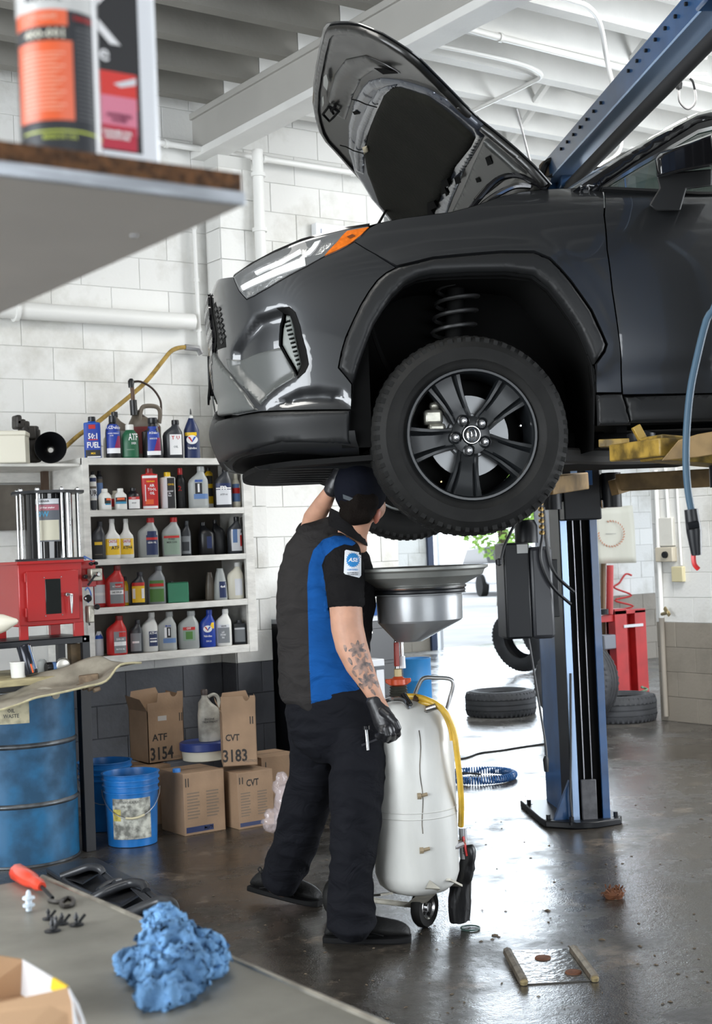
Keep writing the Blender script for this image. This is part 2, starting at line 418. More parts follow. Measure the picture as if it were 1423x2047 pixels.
for k in range(43):
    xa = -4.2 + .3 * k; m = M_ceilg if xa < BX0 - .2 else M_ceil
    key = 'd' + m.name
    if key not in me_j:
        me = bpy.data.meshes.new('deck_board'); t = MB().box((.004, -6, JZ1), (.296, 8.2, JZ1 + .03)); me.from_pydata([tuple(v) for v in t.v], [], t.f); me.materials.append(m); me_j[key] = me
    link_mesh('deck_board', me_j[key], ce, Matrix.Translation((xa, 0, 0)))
MB().box((-4.3, -6.2, JZ1 + .04), (9, 8.2, JZ1 + .1)).build('roof_deck', P('dark_gap', .03, .03, .03, .9), ce, smooth=0)
# bridging between joists in the right bay
for i, (px, py) in enumerate(((1120, 195), (1060, 252), (1180, 130), (1340, 60))):
    c = at_z(px, py, JZ0 + .1); kk = round((7.72 - c.y) / .44); y = 7.72 - .44 * kk
    for sgn in (1, -1):
        MB().bar((c.x, y + .05, JZ0 + (.03 if sgn > 0 else .23)), (c.x + .02, y + .39, JZ0 + (.23 if sgn > 0 else .03)), .035, .035).build('bridging', M_ceil, ce, smooth=0)
    MB().bar((c.x + .3, y + .05, JZ0 + .02), (c.x + .32, y + .39, JZ0 + .2), .04, .09).build('bridging', M_ceil, ce, smooth=0)
bmr = sroot('trim_2')
MB().box((BX0 + .02, -6, BZ0 + .05), (BX1 - .02, 8.0, BZ1 - .04)).build('beam_web', P('beam_shaded_grey', .42, .41, .385, .6, var=.08, vscale=2), bmr, smooth=0)  # the beam side's shade is put into this grey
MB().box((BX0, -6, BZ1 - .04), (BX1, 8.0, BZ1)).build('beam_flange', MATS['beam_shaded_grey'], bmr, bevel=.004)
MB().box((BX0 - .0, -6, BZ0), (BX1, 8.0, BZ0 + .05)).build('beam_flange', M_ceil, bmr, bevel=.004)  # underside kept white: light from below is put into its colour
# pipes and conduit
M_pipe = P('white_painted_pipe', .78, .78, .76, .4)
def pipe(pts, r, label, m=M_pipe, cat='pipe', name='pipe', n=10, clamps=0):
    t = thing(name, label, cat, pts[0])
    MB().tube(pts, r, n).build('tube', m, t)
    for q in range(clamps):
        i = int((q + 1) * (len(pts) - 1) / (clamps + 1)); p = Vector(pts[i]); p2 = Vector(pts[min(i + 1, len(pts) - 1)]); dv = (p2 - p).normalized()
        MB().tube([p - dv * .012, p + dv * .012], r * 1.35, n).build('clamp', m, t)
    return t
a = at_y(332, 287, 7.86); b_ = at_y(706, 345, 7.86)
pipe([Vector((a.x - .6, 7.86, a.z)), a, a.lerp(b_, .5), b_, Vector((6.0, 7.86, b_.z))], .021, 'long white painted pipe running high along the block wall behind the hood', clamps=3)
a = at_y(31, 620, 7.90)
pipe([Vector((2.2, 7.9, a.z)), a, Vector((4.32, 7.9, a.z))], .052, 'thick white horizontal pipe across the wall under the high shelf', n=16, clamps=1)
pipe(smooth_path([at_y(386, 380, 7.93), at_y(388, 455, 7.93), at_y(393, 560, 7.93), at_y(398, 660, 7.93), at_y(399, 712, 7.93)], 3), .014, 'thin vertical white conduit on the wall left of the pilaster', clamps=3)
pipe([at_y(514, 300, 7.74), at_y(516, 350, 7.74), at_y(519, 460, 7.74), at_y(528, 640, 7.74), at_y(533, 760, 7.74)], .036, 'vertical white downpipe in front of the pilaster behind the car nose', n=14, clamps=2)
p = [at_z(860, 88, 4.366), at_z(960, 108, 4.366), at_z(1050, 130, 4.366), at_z(1082, 150, 4.366), at_z(1060, 166, 4.366), at_z(1000, 195, 4.366), at_z(935, 226, 4.366), at_z(840, 272, 4.366)]
pipe(smooth_path(p, 4), .014, 'thin ceiling conduit with a hairpin bend behind the open hood')
p = [at_z(900, 48, 4.36), at_z(1000, 75, 4.36), at_z(1271, 143, 4.36), at_z(1423, 180, 4.36)]
pipe(p, .02, 'straight white conduit crossing under the bright joists above the hood', clamps=2)
p = [at_z(1060, -20, 4.25), at_z(1140, 0, 4.25), at_z(1178, 15, 4.25), at_z(1200, 50, 4.25), at_z(1213, 120, 4.2), at_d(1228, 190, 7.9), at_d(1240, 270, 7.9), at_d(1234, 306, 7.9), at_d(1200, 330, 7.7), at_d(1130, 352, 7.55)]
pipe(smooth_path(p, 5), .014, 'bent white conduit dropping past the blue crossbeam')
pipe([at_d(1033, 218, 7.6), at_d(1046, 270, 7.6), at_d(1063, 338, 7.6), at_d(1075, 372, 7.6)], .006, 'thin hanging steel rod between the hood hinge and the ceiling', P('dull_steel', .35, .35, .36, .4, metal=.8), cat='rod', name='hanger_rod')
# ceiling junction box with cord
jb = at_z(1356, 158, 4.322)
t = thing('junction_box', 'round white ceiling junction box with a black plug and hanging loop of cord', 'electrical box', jb)
MB().lathe([(.055, 0), (.07, .01), (.07, .04), (.03, .06)], jb, n=16).build('box_body', M_pipe, t)
MB().tube([jb + Vector((-.15, .1, .03)), jb + Vector((.15, -.1, .03))], .014, 8).build('conduit_arm', M_pipe, t)
MB().lathe([(.02, 0), (.024, -.03), (.018, -.06)], jb, n=10).build('plug', P('black_rubber', .015, .015, .016, .55), t)
MB().tube(smooth_path([jb + Vector((0, 0, -.06)), jb + Vector((.0, 0, -.14)), jb + r0 * .05 + Vector((0, 0, -.19)), jb + r0 * .1 + Vector((0, 0, -.14)), jb + r0 * .09 + Vector((0, 0, -.03)), jb + r0 * .07]), .007, 6).build('cord', MATS['black_rubber'], t)
# yellow air line across the block wall
M_yel = P('dirty_yellow_line', .42, .27, .06, .6, var=.5, vscale=20)
hp = [at_y(x, y, 7.9) for x, y in ((402, 708), (396, 697), (370, 694), (345, 700), (325, 722), (290, 765), (240, 808), (190, 848), (160, 868), (135, 890), (120, 905))]
t = thing('air_line', 'dirty yellow hose line slanting down the white wall to the shelf', 'hose', hp[-1])
MB().tube(smooth_path(hp, 4), .014, 8).build('tube', M_yel, t)
MB().tube([hp[0], hp[1], hp[2]], .02, 8).build('fitting', P('dull_steel', .35, .35, .36, .4, metal=.8), t)
# small high window patch behind the car
wn = sroot('window_1')
a = at_y(628, 446, 7.95); b_ = at_y(720, 490, 7.95)
MB().box((a.x, 7.93, b_.z), (5.75, 7.99, a.z)).build('window_frame', P('white_frame', .85, .87, .9, .5), wn, bevel=.004)
MB().box((a.x + .04, 7.92, b_.z + .03), (5.7, 7.935, a.z - .04)).build('window_pane', P('frosted_pane', .45, .50, .62, .15), wn, smooth=0)
# ------------------------------------------------------------------ the car on the lift
CA = R_(6)
cF = -r0 * math.cos(CA) - f0 * math.sin(CA); cW = r0 * math.sin(CA) - f0 * math.cos(CA)
CO = at_d(945, 868, 5.05)
MC = Matrix((cF, cW, z0)).transposed().to_4x4(); MC.translation = CO; MCi = MC.inverted()
car = thing('car', 'dark grey compact SUV raised on the lift with its hood open', 'car', M=MC)
camL = MCi @ CAM
def interp(t, x):
    if x <= t[0][0]: return t[0][1]
    for (a, b), (c, d) in zip(t, t[1:]):
        if x <= c:
            u = (x - a) / (c - a); return b + (d - b) * u
    return t[-1][1]
def smooth_tab(t, n=12):
    v = smooth_path([Vector((a, b, 0)) for a, b in t], n); return [(p.x, p.y) for p in v]
WS = smooth_tab([(-.40, -.12), (-.30, -.07), (-.2, -.035), (-.05, -.018), (.15, -.012), (.35, -.014), (.5, -.022), (.62, -.04), (.72, -.075), (.80, -.115), (.88, -.17), (.95, -.25), (1.0, -.33)])
LZ = smooth_tab([(-.2, .60), (-.10, .74), (-.06, .82), (-.02, .893), (.04, .918), (.11, .928), (.15, .925), (.20, .912), (.265, .918), (.37, .925), (.45, .92), (.58, .93), (.667, .922), (.717, .87), (.756, .845), (.80, .77), (.849, .69), (.90, .58), (1.0, .4)])
YC = -.93; S1 = .18
pc = smooth_path([Vector(p) for p in ((0, 0, 0), (.25, .006, 0), (.45, .03, 0), (.62, .075, 0), (.76, .15, 0), (.87, .26, 0), (.945, .43, 0), (.985, .68, 0), (1, 1, 0))], 10)
_al = [0]
for i in range(1, len(pc)): _al.append(_al[-1] + math.hypot((pc[i].x - pc[i - 1].x) * .72, (pc[i].y - pc[i - 1].y) * .9))
AM = _al[-1]
PCX = [(a, p.x) for a, p in zip(_al, pc)]; PCY = [(a, p.y) for a, p in zip(_al, pc)]
import bisect
class Tab:
    def __init__(s, t): s.x = [a for a, b in t]; s.y = [b for a, b in t]
    def __call__(s, x):
        if x <= s.x[0]: return s.y[0]
        if x >= s.x[-1]: return s.y[-1]
        i = bisect.bisect_right(s.x, x) - 1; u = (x - s.x[i]) / (s.x[i + 1] - s.x[i]); return s.y[i] + (s.y[i + 1] - s.y[i]) * u
tWS, tLZ, tPX, tPY = Tab(WS), Tab(LZ), Tab(PCX), Tab(PCY)
def sbody(a, z):
    w_ = tWS(z)
    if z < .88: w_ += .0
    # door/fender feature line: body is slightly fuller along z~.46, hollow below on the door
    if a < -.45: w_ -= .02 * math.exp(-((z - .16) / .11) ** 2) * min(1, (-.45 - a) / .3)
    if a <= 0: return Vector((S1 + a, w_, z))
    u, v = tPX(a), tPY(a)
    return Vector((S1 + u * (tLZ(z) - S1), w_ + v * (YC - w_), z))
def nrm(S, a, z, e=.004):
    da = S(a + e, z) - S(a - e, z); dz = S(a, z + e) - S(a, z - e); n = dz.cross(da)
    if n.length < 1e-12: return Vector((0, 1, 0))
    n.normalize(); return n
def proj(p):
    q = (MC @ p) - CAM; d = q.dot(cd); return (CX + FPX * q.dot(CR) / d, CY - FPX * q.dot(CU) / d)
class Surf:
    def __init__(s, S, a0, a1, b0, b1, na=90, nb=60, flip=1):
        s.S = S; s.g = []; s.flip = flip
        for i in range(na + 1):
            for j in range(nb + 1):
                a = a0 + (a1 - a0) * i / na; b = b0 + (b1 - b0) * j / nb; p = S(a, b); x, y = proj(p); s.g.append((x, y, a, b))
        s.s = ((a1 - a0) / na, (b1 - b0) / nb)
    def inv(s, px, py):
        x, y, a, b = min(s.g, key=lambda q: (q[0] - px) ** 2 + (q[1] - py) ** 2); st = max(s.s)
        err = (x - px) ** 2 + (y - py) ** 2
        for it in range(14):
            imp = False
            for da, db in ((st, 0), (-st, 0), (0, st), (0, -st), (st, st), (-st, -st), (st, -st), (-st, st)):
                x, y = proj(s.S(a + da, b + db)); e = (x - px) ** 2 + (y - py) ** 2
                if e < err: err = e; na_, nb_ = a + da, b + db; imp = True
            if imp: a, b = na_, nb_
            else: st *= .5
            if err < .02: break
        return (a, b)
    def poly(s, pts): return [s.inv(*p) for p in pts]
def segd(px, py, ax, ay, bx, by):
    dx, dy = bx - ax, by - ay; L = dx * dx + dy * dy
    t = 0 if L == 0 else max(0, min(1, ((px - ax) * dx + (py - ay) * dy) / L))
    return math.hypot(px - ax - dx * t, py - ay - dy * t)
def pdist(p, poly): return min(segd(p[0], p[1], *poly[i], *poly[(i + 1) % len(poly)]) for i in range(len(poly)))
def inside(p, poly):
    c = False; x, y = p; n = len(poly); j = n - 1
    for i in range(n):
        xi, yi = poly[i]; xj, yj = poly[j]
        if (yi > y) != (yj > y) and x < (xj - xi) * (y - yi) / (yj - yi) + xi: c = not c
        j = i
    return c
def area2(p): return sum(p[i][0] * p[(i + 1) % len(p)][1] - p[(i + 1) % len(p)][0] * p[i][1] for i in range(len(p))) / 2
def inset(poly, d):
    sg = 1 if area2(poly) > 0 else -1; n = len(poly); out = []
    for i in range(n):
        a, b, c = Vector(poly[i - 1]), Vector(poly[i]), Vector(poly[(i + 1) % n])
        e1 = (b - a); e2 = (c - b)
        if e1.length < 1e-7 or e2.length < 1e-7: out.append(tuple(b)); continue
        e1.normalize(); e2.normalize(); n1 = Vector((-e1.y, e1.x)) * sg; n2 = Vector((-e2.y, e2.x)) * sg
        m = n1 + n2
        if m.length < .2: m = n1
        m.normalize(); k = max(.4, m.dot(n1)); out.append(tuple(b + m * (d / k)))
    return out
def refine(poly, step):
    out = []
    for i in range(len(poly)):
        a = Vector(poly[i]); b = Vector(poly[(i + 1) % len(poly)]); k = max(1, int((b - a).length / step))
        for j in range(k): out.append(tuple(a + (b - a) * (j / k)))
    return out
def cdt(poly, step, holes=(), rings=()):
    poly = refine(poly, step); hs = [refine(h, step) for h in holes]
    vs = [Vector(p) for p in poly]; es = [(i, (i + 1) % len(poly)) for i in range(len(poly))]
    for h in hs:
        o = len(vs); vs += [Vector(p) for p in h]; es += [(o + i, o + (i + 1) % len(h)) for i in range(len(h))]
    x0, x1 = min(p[0] for p in poly), max(p[0] for p in poly); y0, y1 = min(p[1] for p in poly), max(p[1] for p in poly)
    nb = len(vs); y = y0 + step * .5; r = 0
    while y < y1:
        x = x0 + step * (.5 if r % 2 else 0)
        while x < x1:
            if inside((x, y), poly) and pdist((x, y), poly) > step * .45 and not any(inside((x, y), h) or pdist((x, y), h) < step * .45 for h in hs): vs.append(Vector((x, y)))
            x += step
        y += step * .87; r += 1
    for rr in rings:
        for p in refine(inset(poly, rr), step * .8):
            if inside(p, poly) and abs(pdist(p, poly) - rr) < rr * .25 + 1e-4 and not any(inside(p, h) for h in hs): vs.append(Vector(p))
    V, E, F, *_ = delaunay_2d_cdt(vs, es, [], 0, 1e-7)
    V = [tuple(v) for v in V]; F2 = []
    for f in F:
        c = (sum(V[i][0] for i in f) / 3, sum(V[i][1] for i in f) / 3)
        if inside(c, poly) and not any(inside(c, h) for h in hs): F2.append(list(f))
    return V, F2
def panel(name, S, poly, mat, parent, off=0.0, thick=0.0, step=.02, holes=(), round_=.0, relief=None, smooth=50, flip=1, label=None):
    """a patch of surface S inside a 2D outline; thick>0 makes it solid with rounded borders"""
    V, F = cdt(poly, step, holes, (round_ * .12, round_ * .4, round_) if round_ else ()); P3 = []; N3 = []
    for a, b in V:
        n = nrm(S, a, b) * flip; o = off
        if round_: d = pdist((a, b), poly); o -= thick * .8 * (1 - math.sqrt(max(0, 1 - (1 - min(d / round_, 1)) ** 2)))
        if relief: o += relief(a, b)
        P3.append(S(a, b) + n * o); N3.append(n)
    me = MB()
    vs = list(P3); fs = [list(f) for f in F]
    if thick:
        from collections import Counter
        ec = Counter()
        for f in F:
            for i in range(3): ec[(f[i], f[(i + 1) % 3])] += 1
        bd = [e for e in ec if (e[1], e[0]) not in ec]; mp = {}
        for e in bd:
            for i in e:
                if i not in mp: mp[i] = len(vs); vs.append(S(*V[i]) + N3[i] * (off - thick))
        for i, j in bd: fs.append([j, i, mp[i], mp[j]])
    me.v = [Vector(v) for v in vs]; me.f = fs; me.mi = [0] * len(fs)
    o = me.build(name, mat, parent, smooth=smooth, local=True, recalc=True)
    if label: o['label'] = label
    return o
def car_paint():
    m = bpy.data.materials.new('dark_grey_metallic_paint'); m.use_nodes = True; n = m.node_tree.nodes; L = m.node_tree.links; b = n['Principled BSDF']
    b.inputs['Base Color'].default_value = (.034, .036, .039, 1); b.inputs['Metallic'].default_value = .55; b.inputs['Roughness'].default_value = .38
    b.inputs['Coat Weight'].default_value = 1; b.inputs['Coat Roughness'].default_value = .03
    return m
M_paint = car_paint()
M_clad = P('black_cladding_plastic', .012, .0125, .013, .46, spec=.3, bump=.05, bscale=400)
M_gloss = P('gloss_black', .008, .008, .009, .08, coat=.5)
M_matte = P('matte_black', .004, .004, .004, .75, spec=.15)
M_satin = P('satin_grey_plastic', .075, .08, .078, .33)
M_chrome = P('chrome', .8, .8, .8, .12, metal=1)
M_dark = P('dark_cavity', .003, .003, .003, .9, spec=.1)
B = Surf(sbody, -1.35, AM, -.25, .98)
def bp(pts): return B.poly(pts)
arch_in = [(703, 925), (703, 812), (706, 767), (722, 715), (748, 647), (766, 618), (784, 592), (810, 566), (835, 554), (863, 548), (940, 544), (1014, 543), (1066, 550), (1098, 574), (1122, 605), (1140, 631), (1158, 660), (1171, 689), (1186, 728), (1192, 778), (1191, 840), (1189, 900)]
arch_out = [(703, 767), (676, 735), (682, 705), (691, 674), (706, 640), (720, 611), (737, 583), (754, 560), (772, 545), (792, 535), (864, 518), (915, 513), (1000, 506), (1066, 506), (1098, 519), (1120, 540), (1140, 563), (1181, 621), (1200, 662), (1212, 689), (1207, 704), (1189, 728)]
AIN = bp(arch_in); AOUT = bp(arch_out)
top_line = [(756, 446), (800, 437), (850, 430), (900, 424), (950, 411), (1000, 393), (1045, 383), (1090, 378), (1150, 376), (1204, 376)]
TOP = bp(top_line)
# headlight and nose
hl_top = [(466, 553), (500, 530), (547, 505), (600, 482), (650, 468), (692, 458), (737, 451)]
hl_bot = [(737, 456), (720, 476), (700, 488), (675, 502), (649, 513), (612, 534), (577, 552), (540, 574), (508, 592), (493, 599), (478, 582)]
seamA = [(709, 484), (750, 508), (792, 535)]
BH = Surf(sbody, -.2, .86, .4, .92, 60, 60); HLT = BH.poly(hl_top); HLB = BH.poly(hl_bot); SEAM = bp(seamA)
band_top = [(702, 819), (600, 820), (519, 823), (476, 831), (437, 840)]
BT = bp(band_top)
tri = [(431, 703), (440, 722), (462, 748), (519, 821), (476, 829), (440, 833), (430, 780), (427, 745)]
zc = .20
# front fascia (painted bumper cover): left half outline in (a, z)
front = [HLB[-1], HLT[0]]
fas = list(reversed(SEAM))[:0]
fascia = bp([(792, 535)]) + bp([(750, 508), (709, 484)]) + [B.inv(737, 456)] + HLB[1:]  # seam up to the lamp then along its lower edge
nose_top = (AM, .705)
fascia += [HLT[0], (.90, .672), (1.1, .690), (AM, .70), (AM, .20)]
fascia += [(AM * .88, .19)] + list(reversed(BT[:-1])) + bp([(703, 800), (703, 768), (676, 735), (682, 705), (691, 674), (706, 640), (720, 611), (737, 583), (754, 560), (772, 545)])
pocket = bp([(508, 631), (562, 612), (580, 616), (588, 630), (596, 648), (607, 685), (615, 722), (612, 738), (593, 757), (566, 772), (537, 790), (520, 812), (476, 760), (462, 735), (462, 700)])
facet = bp([(703, 806), (690, 775), (640, 768), (600, 772), (560, 790), (530, 812), (519, 821), (600, 818), (702, 817)])
vent_hole = bp([(554, 690), (556, 650), (563, 622), (575, 617), (588, 632), (600, 672), (613, 725), (608, 741), (592, 752)])
def ramp(d, r): d = max(0, min(1, d / r)); return d * d * (3 - 2 * d)
def rel_f(a, b):
    p = (a, b); o = 0
    if inside(p, pocket): o -= .030 * ramp(pdist(p, pocket), .034)
    if inside(p, facet): o -= .028 * ramp(pdist(p, facet), .05)
    return o
fasc = panel('bumper_cover', sbody, inset(fascia, .002), M_paint, car, relief=rel_f, step=.014, holes=[vent_hole], thick=.012)
# fog lamp pocket with slatted vent
vb = panel('vent_recess', lambda a, b: sbody(a, b) - nrm(sbody, a, b) * .06, inset(vent_hole, -.012), M_matte, car, step=.02)
vent = panel('side_vent', sbody, bp([(566, 627), (578, 628), (585, 655), (592, 697), (599, 727), (591, 744), (574, 716), (558, 688), (560, 655)]), P('grey_green_plastic', .16, .175, .165, .45), car, off=-.018, thick=.02, step=.012, round_=.01,
             holes=[bp([(563 + k * 2.6, 640 + k * 8.6), (576 + k * 2.0, 637 + k * 8.6), (577 + k * 2.0, 641.2 + k * 8.6), (564.2 + k * 2.6, 644.4 + k * 8.6)]) for k in range(11)])
# fender
fender = bp([(1204, 377), (1207, 430), (1213, 500), (1223, 580), (1233, 650), (1240, 710), (1243, 785)]) + bp([(1192, 785), (1190, 728), (1207, 704), (1212, 689), (1200, 662), (1181, 621), (1140, 563), (1120, 540), (1098, 519), (1066, 506), (1000, 506), (915, 513), (864, 518), (792, 535)]) + bp([(750, 508), (709, 484), (737, 456)]) + [TOP[0]] + TOP[1:-1]
def rel_fe(a, b):
    # shoulder above the arch: a soft bulge that catches the light
    d = pdist((a, b), AOUT) ; return .016 * math.exp(-(d / .05) ** 2)
panel('fender', sbody, inset(fender, .0018), M_paint, car, step=.018, relief=rel_fe, thick=.012)
# doors
door = bp([(1206, 376), (1208, 430), (1214, 500), (1224, 580), (1234, 650), (1241, 710), (1244, 788)]) + bp([(1256, 800), (1423, 800), (1423, 392), (1300, 381)])
dz0 = door[-4][1]
door = bp([(1206, 376), (1208, 430), (1214, 500), (1224, 580), (1234, 650), (1241, 710), (1245, 789)]) + [(-1.62, B.inv(1394, 792)[1]), (-1.62, B.inv(1394, 387)[1] + .01)] + bp([(1394, 387), (1300, 381)])
def rel_d(a, b):
    return -.008 * math.exp(-((b - .20 - .03 * math.sin(a * 3)) / .05) ** 2) * min(1, max(0, (-.55 - a) / .5))
fd = panel('front_door', sbody, inset(door, .0022), M_paint, car, step=.022, relief=rel_d, thick=.012)
zt = door[-3][1]; zb = door[7][1]
panel('rear_door', sbody, inset([(-1.63, zb), (-2.62, zb + .02), (-2.66, zt + .02), (-1.63, zt)], .002), M_paint, car, step=.06, thick=.012)
hole_r = [(-2.87 + .42 * math.cos(R_(t)), -.02 + .42 * math.sin(R_(t))) for t in range(0, 181, 15)]
panel('quarter_panel', sbody, [(-2.63, zt + .02), (-2.6, .25), (-2.55, -.14)] + [(-2.87 - .18 + .47 * math.cos(R_(t)), -.04 + .47 * math.sin(R_(t))) for t in range(0, 181, 12)] + [(-3.7, -.06), (-3.78, .3), (-3.72, zt)], M_paint, car, step=.05, thick=.012)
# rocker cladding
rk = bp([(1192, 788), (1243, 786), (1250, 806), (1262, 850), (1194, 852)])
panel('rocker_cladding', sbody, inset(rk, .002), M_clad, car, off=.010, thick=.02, step=.02, round_=.008)
zr1 = B.inv(1320, 792)[1]; zr0 = B.inv(1320, 852)[1]
panel('rocker_cladding', sbody, inset(bp([(1246, 792), (1258, 846)]) + [(-2.5, zr0), (-2.5, zr1)], .002), M_clad, car, off=.012, thick=.03, step=.04, round_=.01)
# gap filler behind the panels, dark
filler = [(S_ := None)] if False else None
panel('inner_body', lambda a, b: sbody(a, b) - nrm(sbody, a, b) * .065, [(AM, -.02), (AM, .66), (.95, .64)] + inset(HLT, .0)[:0] + bp([(480, 560), (600, 500), (700, 470)]) + bp([(756, 452), (900, 430), (1000, 399), (1090, 386), (1204, 384)]) + [(-1.6, zt - .02), (-2.7, zt), (-3.7, zt)] + [(-3.7, zr0 + .04), (-3.3, zr0 + .04), (-3.3, .42), (-2.6, .42), (-2.6, zr0 + .04), (-1.6, zr0 + .02)] + bp([(1262, 846), (1198, 846)]) + [tuple(p) for p in reversed(inset(AIN, -.0)[2:-2])] + bp([(699, 885)]) + [(.2 + .2, .005)], M_dark, car, step=.05)
# wheel arch flare: black cladding with a thick lip
fl = AOUT[:] + bp([(1192, 760), (1193, 790), (1191, 852)]) + list(reversed(AIN[1:-1]))
panel('wheel_arch_flare', sbody, fl, M_clad, car, off=.020, thick=.055, step=.016, round_=.016)
# lower bumper band and lip
lowb = [BT[0]] + BT[1:] + [(AM * .93, .20), (AM, .20), (AM, -.02), (AM * .8, -.035), (AM * .55, -.03)] + bp([(560, 888), (620, 888), (703, 890)])
def rel_l(a, b): return .012 * math.exp(-((b - .10) / .06) ** 2)
panel('lower_bumper', sbody, inset(lowb, .002), M_clad, car, off=.004, thick=.04, step=.02, round_=.012, relief=rel_l)
panel('bumper_corner_trim', sbody, inset(bp(tri), .002), M_satin, car, off=.012, thick=.02, step=.016, round_=.006)
# grille: honeycomb between nose and band
g0 = [(AM * .74, .64), (AM, .66), (AM, .26), (AM * .80, .28), (AM * .70, .46)]
panel('grille_backing', sbody, g0, M_matte, car, off=.004, step=.04)
for i in range(9):
    for j in range(8):
        a = AM * .75 + i * .034 + (.017 if j % 2 else 0); b = .29 + j * .046
        if a > AM or not inside((a, b), g0): continue
        hx = [(a + .019 * math.cos(R_(60 * k + 30)), b + .027 * math.sin(R_(60 * k + 30))) for k in range(6)]
        panel('grille_cell', sbody, hx, M_gloss, car, off=.014, thick=.012, step=.03, holes=[[(a + .012 * math.cos(R_(60 * k + 30)), b + .018 * math.sin(R_(60 * k + 30))) for k in range(6)]])
# satin inset panel, black pocket beside the vent, visible edge of the grille
S2 = lambda a, b: sbody(a, b) + nrm(sbody, a, b) * rel_f(a, b)
panel('bumper_inset', S2, inset(bp([(452, 716), (470, 719), (556, 691), (574, 724), (591, 755), (548, 779), (522, 811), (480, 768), (458, 738)]), .001), M_satin, car, off=.004, thick=.01, step=.012, round_=.004)
panel('vent_pocket', S2, bp([(553, 616), (578, 613), (590, 624), (600, 652), (612, 700), (617, 728), (610, 744), (594, 757), (600, 735), (596, 700), (587, 655), (578, 628), (562, 624)]), M_matte, car, off=.003, thick=.006, step=.012)
panel('vent_pocket', S2, bp([(540, 672), (538, 655), (543, 640), (552, 628), (560, 622), (556, 650), (555, 688)]), M_matte, car, off=.003, thick=.006, step=.012) if False else None
panel('grille_edge', sbody, bp([(426, 612), (431, 604), (439, 632), (449, 668), (452, 694), (436, 699), (431, 676)]), M_matte, car, off=.0015, thick=.004, step=.02)
for k in range(7):
    for jj in range(2):
        x, y = 433 + 1.9 * k + jj * 6, 618 + 11 * k
        if x > 449: continue
        panel('grille_cell', sbody, bp([(x - 3, y), (x, y - 5), (x + 3, y), (x, y + 5)]), M_clad, car, off=.004, thick=.004, step=.03)
# rounded return under the lower bumper
rsl = []
for a in [-.25 + (AM + .25) * k / 30 for k in range(31)]:
    q = [sbody(a, .03), sbody(a, -.005), sbody(a, -.03)]; n_ = nrm(sbody, a, .0)
    rsl.append([q[0] + n_ * .0, q[1] - n_ * .002, q[2] - n_ * .02, q[2] - n_ * .07 + Vector((0, 0, -.022)), q[2] - n_ * .16 + Vector((0, 0, -.034)), q[2] - n_ * .30 + Vector((0, 0, -.030))])
rsl = [r for r in rsl if r[0].x > .42]
o_ = MB().rings(rsl, False, False, closed=False).build('lower_lip', M_clad, car, local=True, smooth=60)
# badge block and plate at the centre line
MB().box((.88, YC - .08, .50), (.938, YC + .10, .645)).build('front_badge', M_gloss, car, bevel=.015, local=True)
MB().box((.930, YC - .15, .27), (.938, YC + .15, .42)).build('number_plate', M_clad, car, bevel=.003, local=True)
MB().bar((.920, YC, .40), (.94, YC, .25), .31, .008).build('plate_bracket', M_matte, car, local=True)
# headlamp
hl = HLT + [B.inv(737, 456)] + HLB[1:]
house = panel('headlamp', lambda a, b: sbody(a, b) - nrm(sbody, a, b) * .022, inset(hl, .006), P('lamp_reflector', .38, .385, .385, .14, metal=.9, var=.6, vscale=9, bump=.5, bscale=60), car, step=.02)
def glassm(name, col, rough=.02, alpha=.28):
    m = pm(name, col, rough); b = m.node_tree.nodes['Principled BSDF']; b.inputs['Alpha'].default_value = alpha; b.inputs['Coat Weight'].default_value = 1; b.inputs['Coat Roughness'].default_value = .02; return m
lens = panel('lens', sbody, inset(hl, .003), glassm('clear_lens', (.6, .62, .63), alpha=.16), house, step=.018, off=.001)
rimp = panel('lamp_bezel', sbody, hl, M_gloss, house, off=-.002, thick=.03, step=.02, holes=[inset(hl, .008)])
amb = panel('side_reflector', sbody, bp([(649, 512), (665, 494), (681, 476), (694, 463), (737, 455), (722, 470), (700, 487), (672, 502)]), P('amber_lens', .62, .14, .012, .15, coat=1, var=.25, vscale=60), house, off=.004, thick=.01, step=.015, label='amber corner reflector')
panel('reflector_bulb', sbody, bp([(693, 475), (704, 470), (711, 473), (700, 479)]), P('dark_amber', .12, .03, .005, .3), house, off=.006, step=.01)
for pts in ([(473, 573), (520, 548), (560, 530), (612, 508), (614, 527), (560, 545), (520, 562), (482, 580)], [(505, 541), (560, 516), (598, 494), (600, 500), (560, 523), (508, 547)], [(598, 512), (628, 480), (640, 476), (618, 505)]):
    panel('reflection_band', lambda a, b: sbody(a, b) - nrm(sbody, a, b) * .010, bp(pts), P('reflection_white', .92, .93, .93, .2), house, step=.02, thick=.01)  # white bands put in as bright reflections behind the lens
panel('lamp_divider', lambda a, b: sbody(a, b) - nrm(sbody, a, b) * .008, bp([(640, 505), (660, 490), (690, 463), (698, 461), (668, 495), (646, 514), (610, 530), (608, 512)]), M_gloss, house, step=.02, thick=.02)
# upper slam strip between lamp and hood line
def top_strip(a): return sbody(a[0], a[1])
edge = HLT + [TOP[0]] + TOP[1:]
rs = []
for k, (dy, dz) in enumerate(((0, 0), (-.03, .006), (-.12, .004), (-.20, -.04), (-.22, -.2))):
    rs.append([sbody(a, b) + Vector((0 if k < 2 else -.01 * k, dy, dz)) for a, b in edge])
MB().rings(rs, False, False, closed=False).build('inner_fender_top', M_matte, car, local=True, smooth=40)
MB().rings([[sbody(a, b) + Vector((0, .001, 0)) for a, b in HLT], [sbody(a, b) + Vector((-.004, -.006, .010)) for a, b in HLT], [sbody(a, b) + Vector((-.01, -.05, .012)) for a, b in HLT]], False, False, closed=False).build('nose_edge', M_gloss, car, local=True)
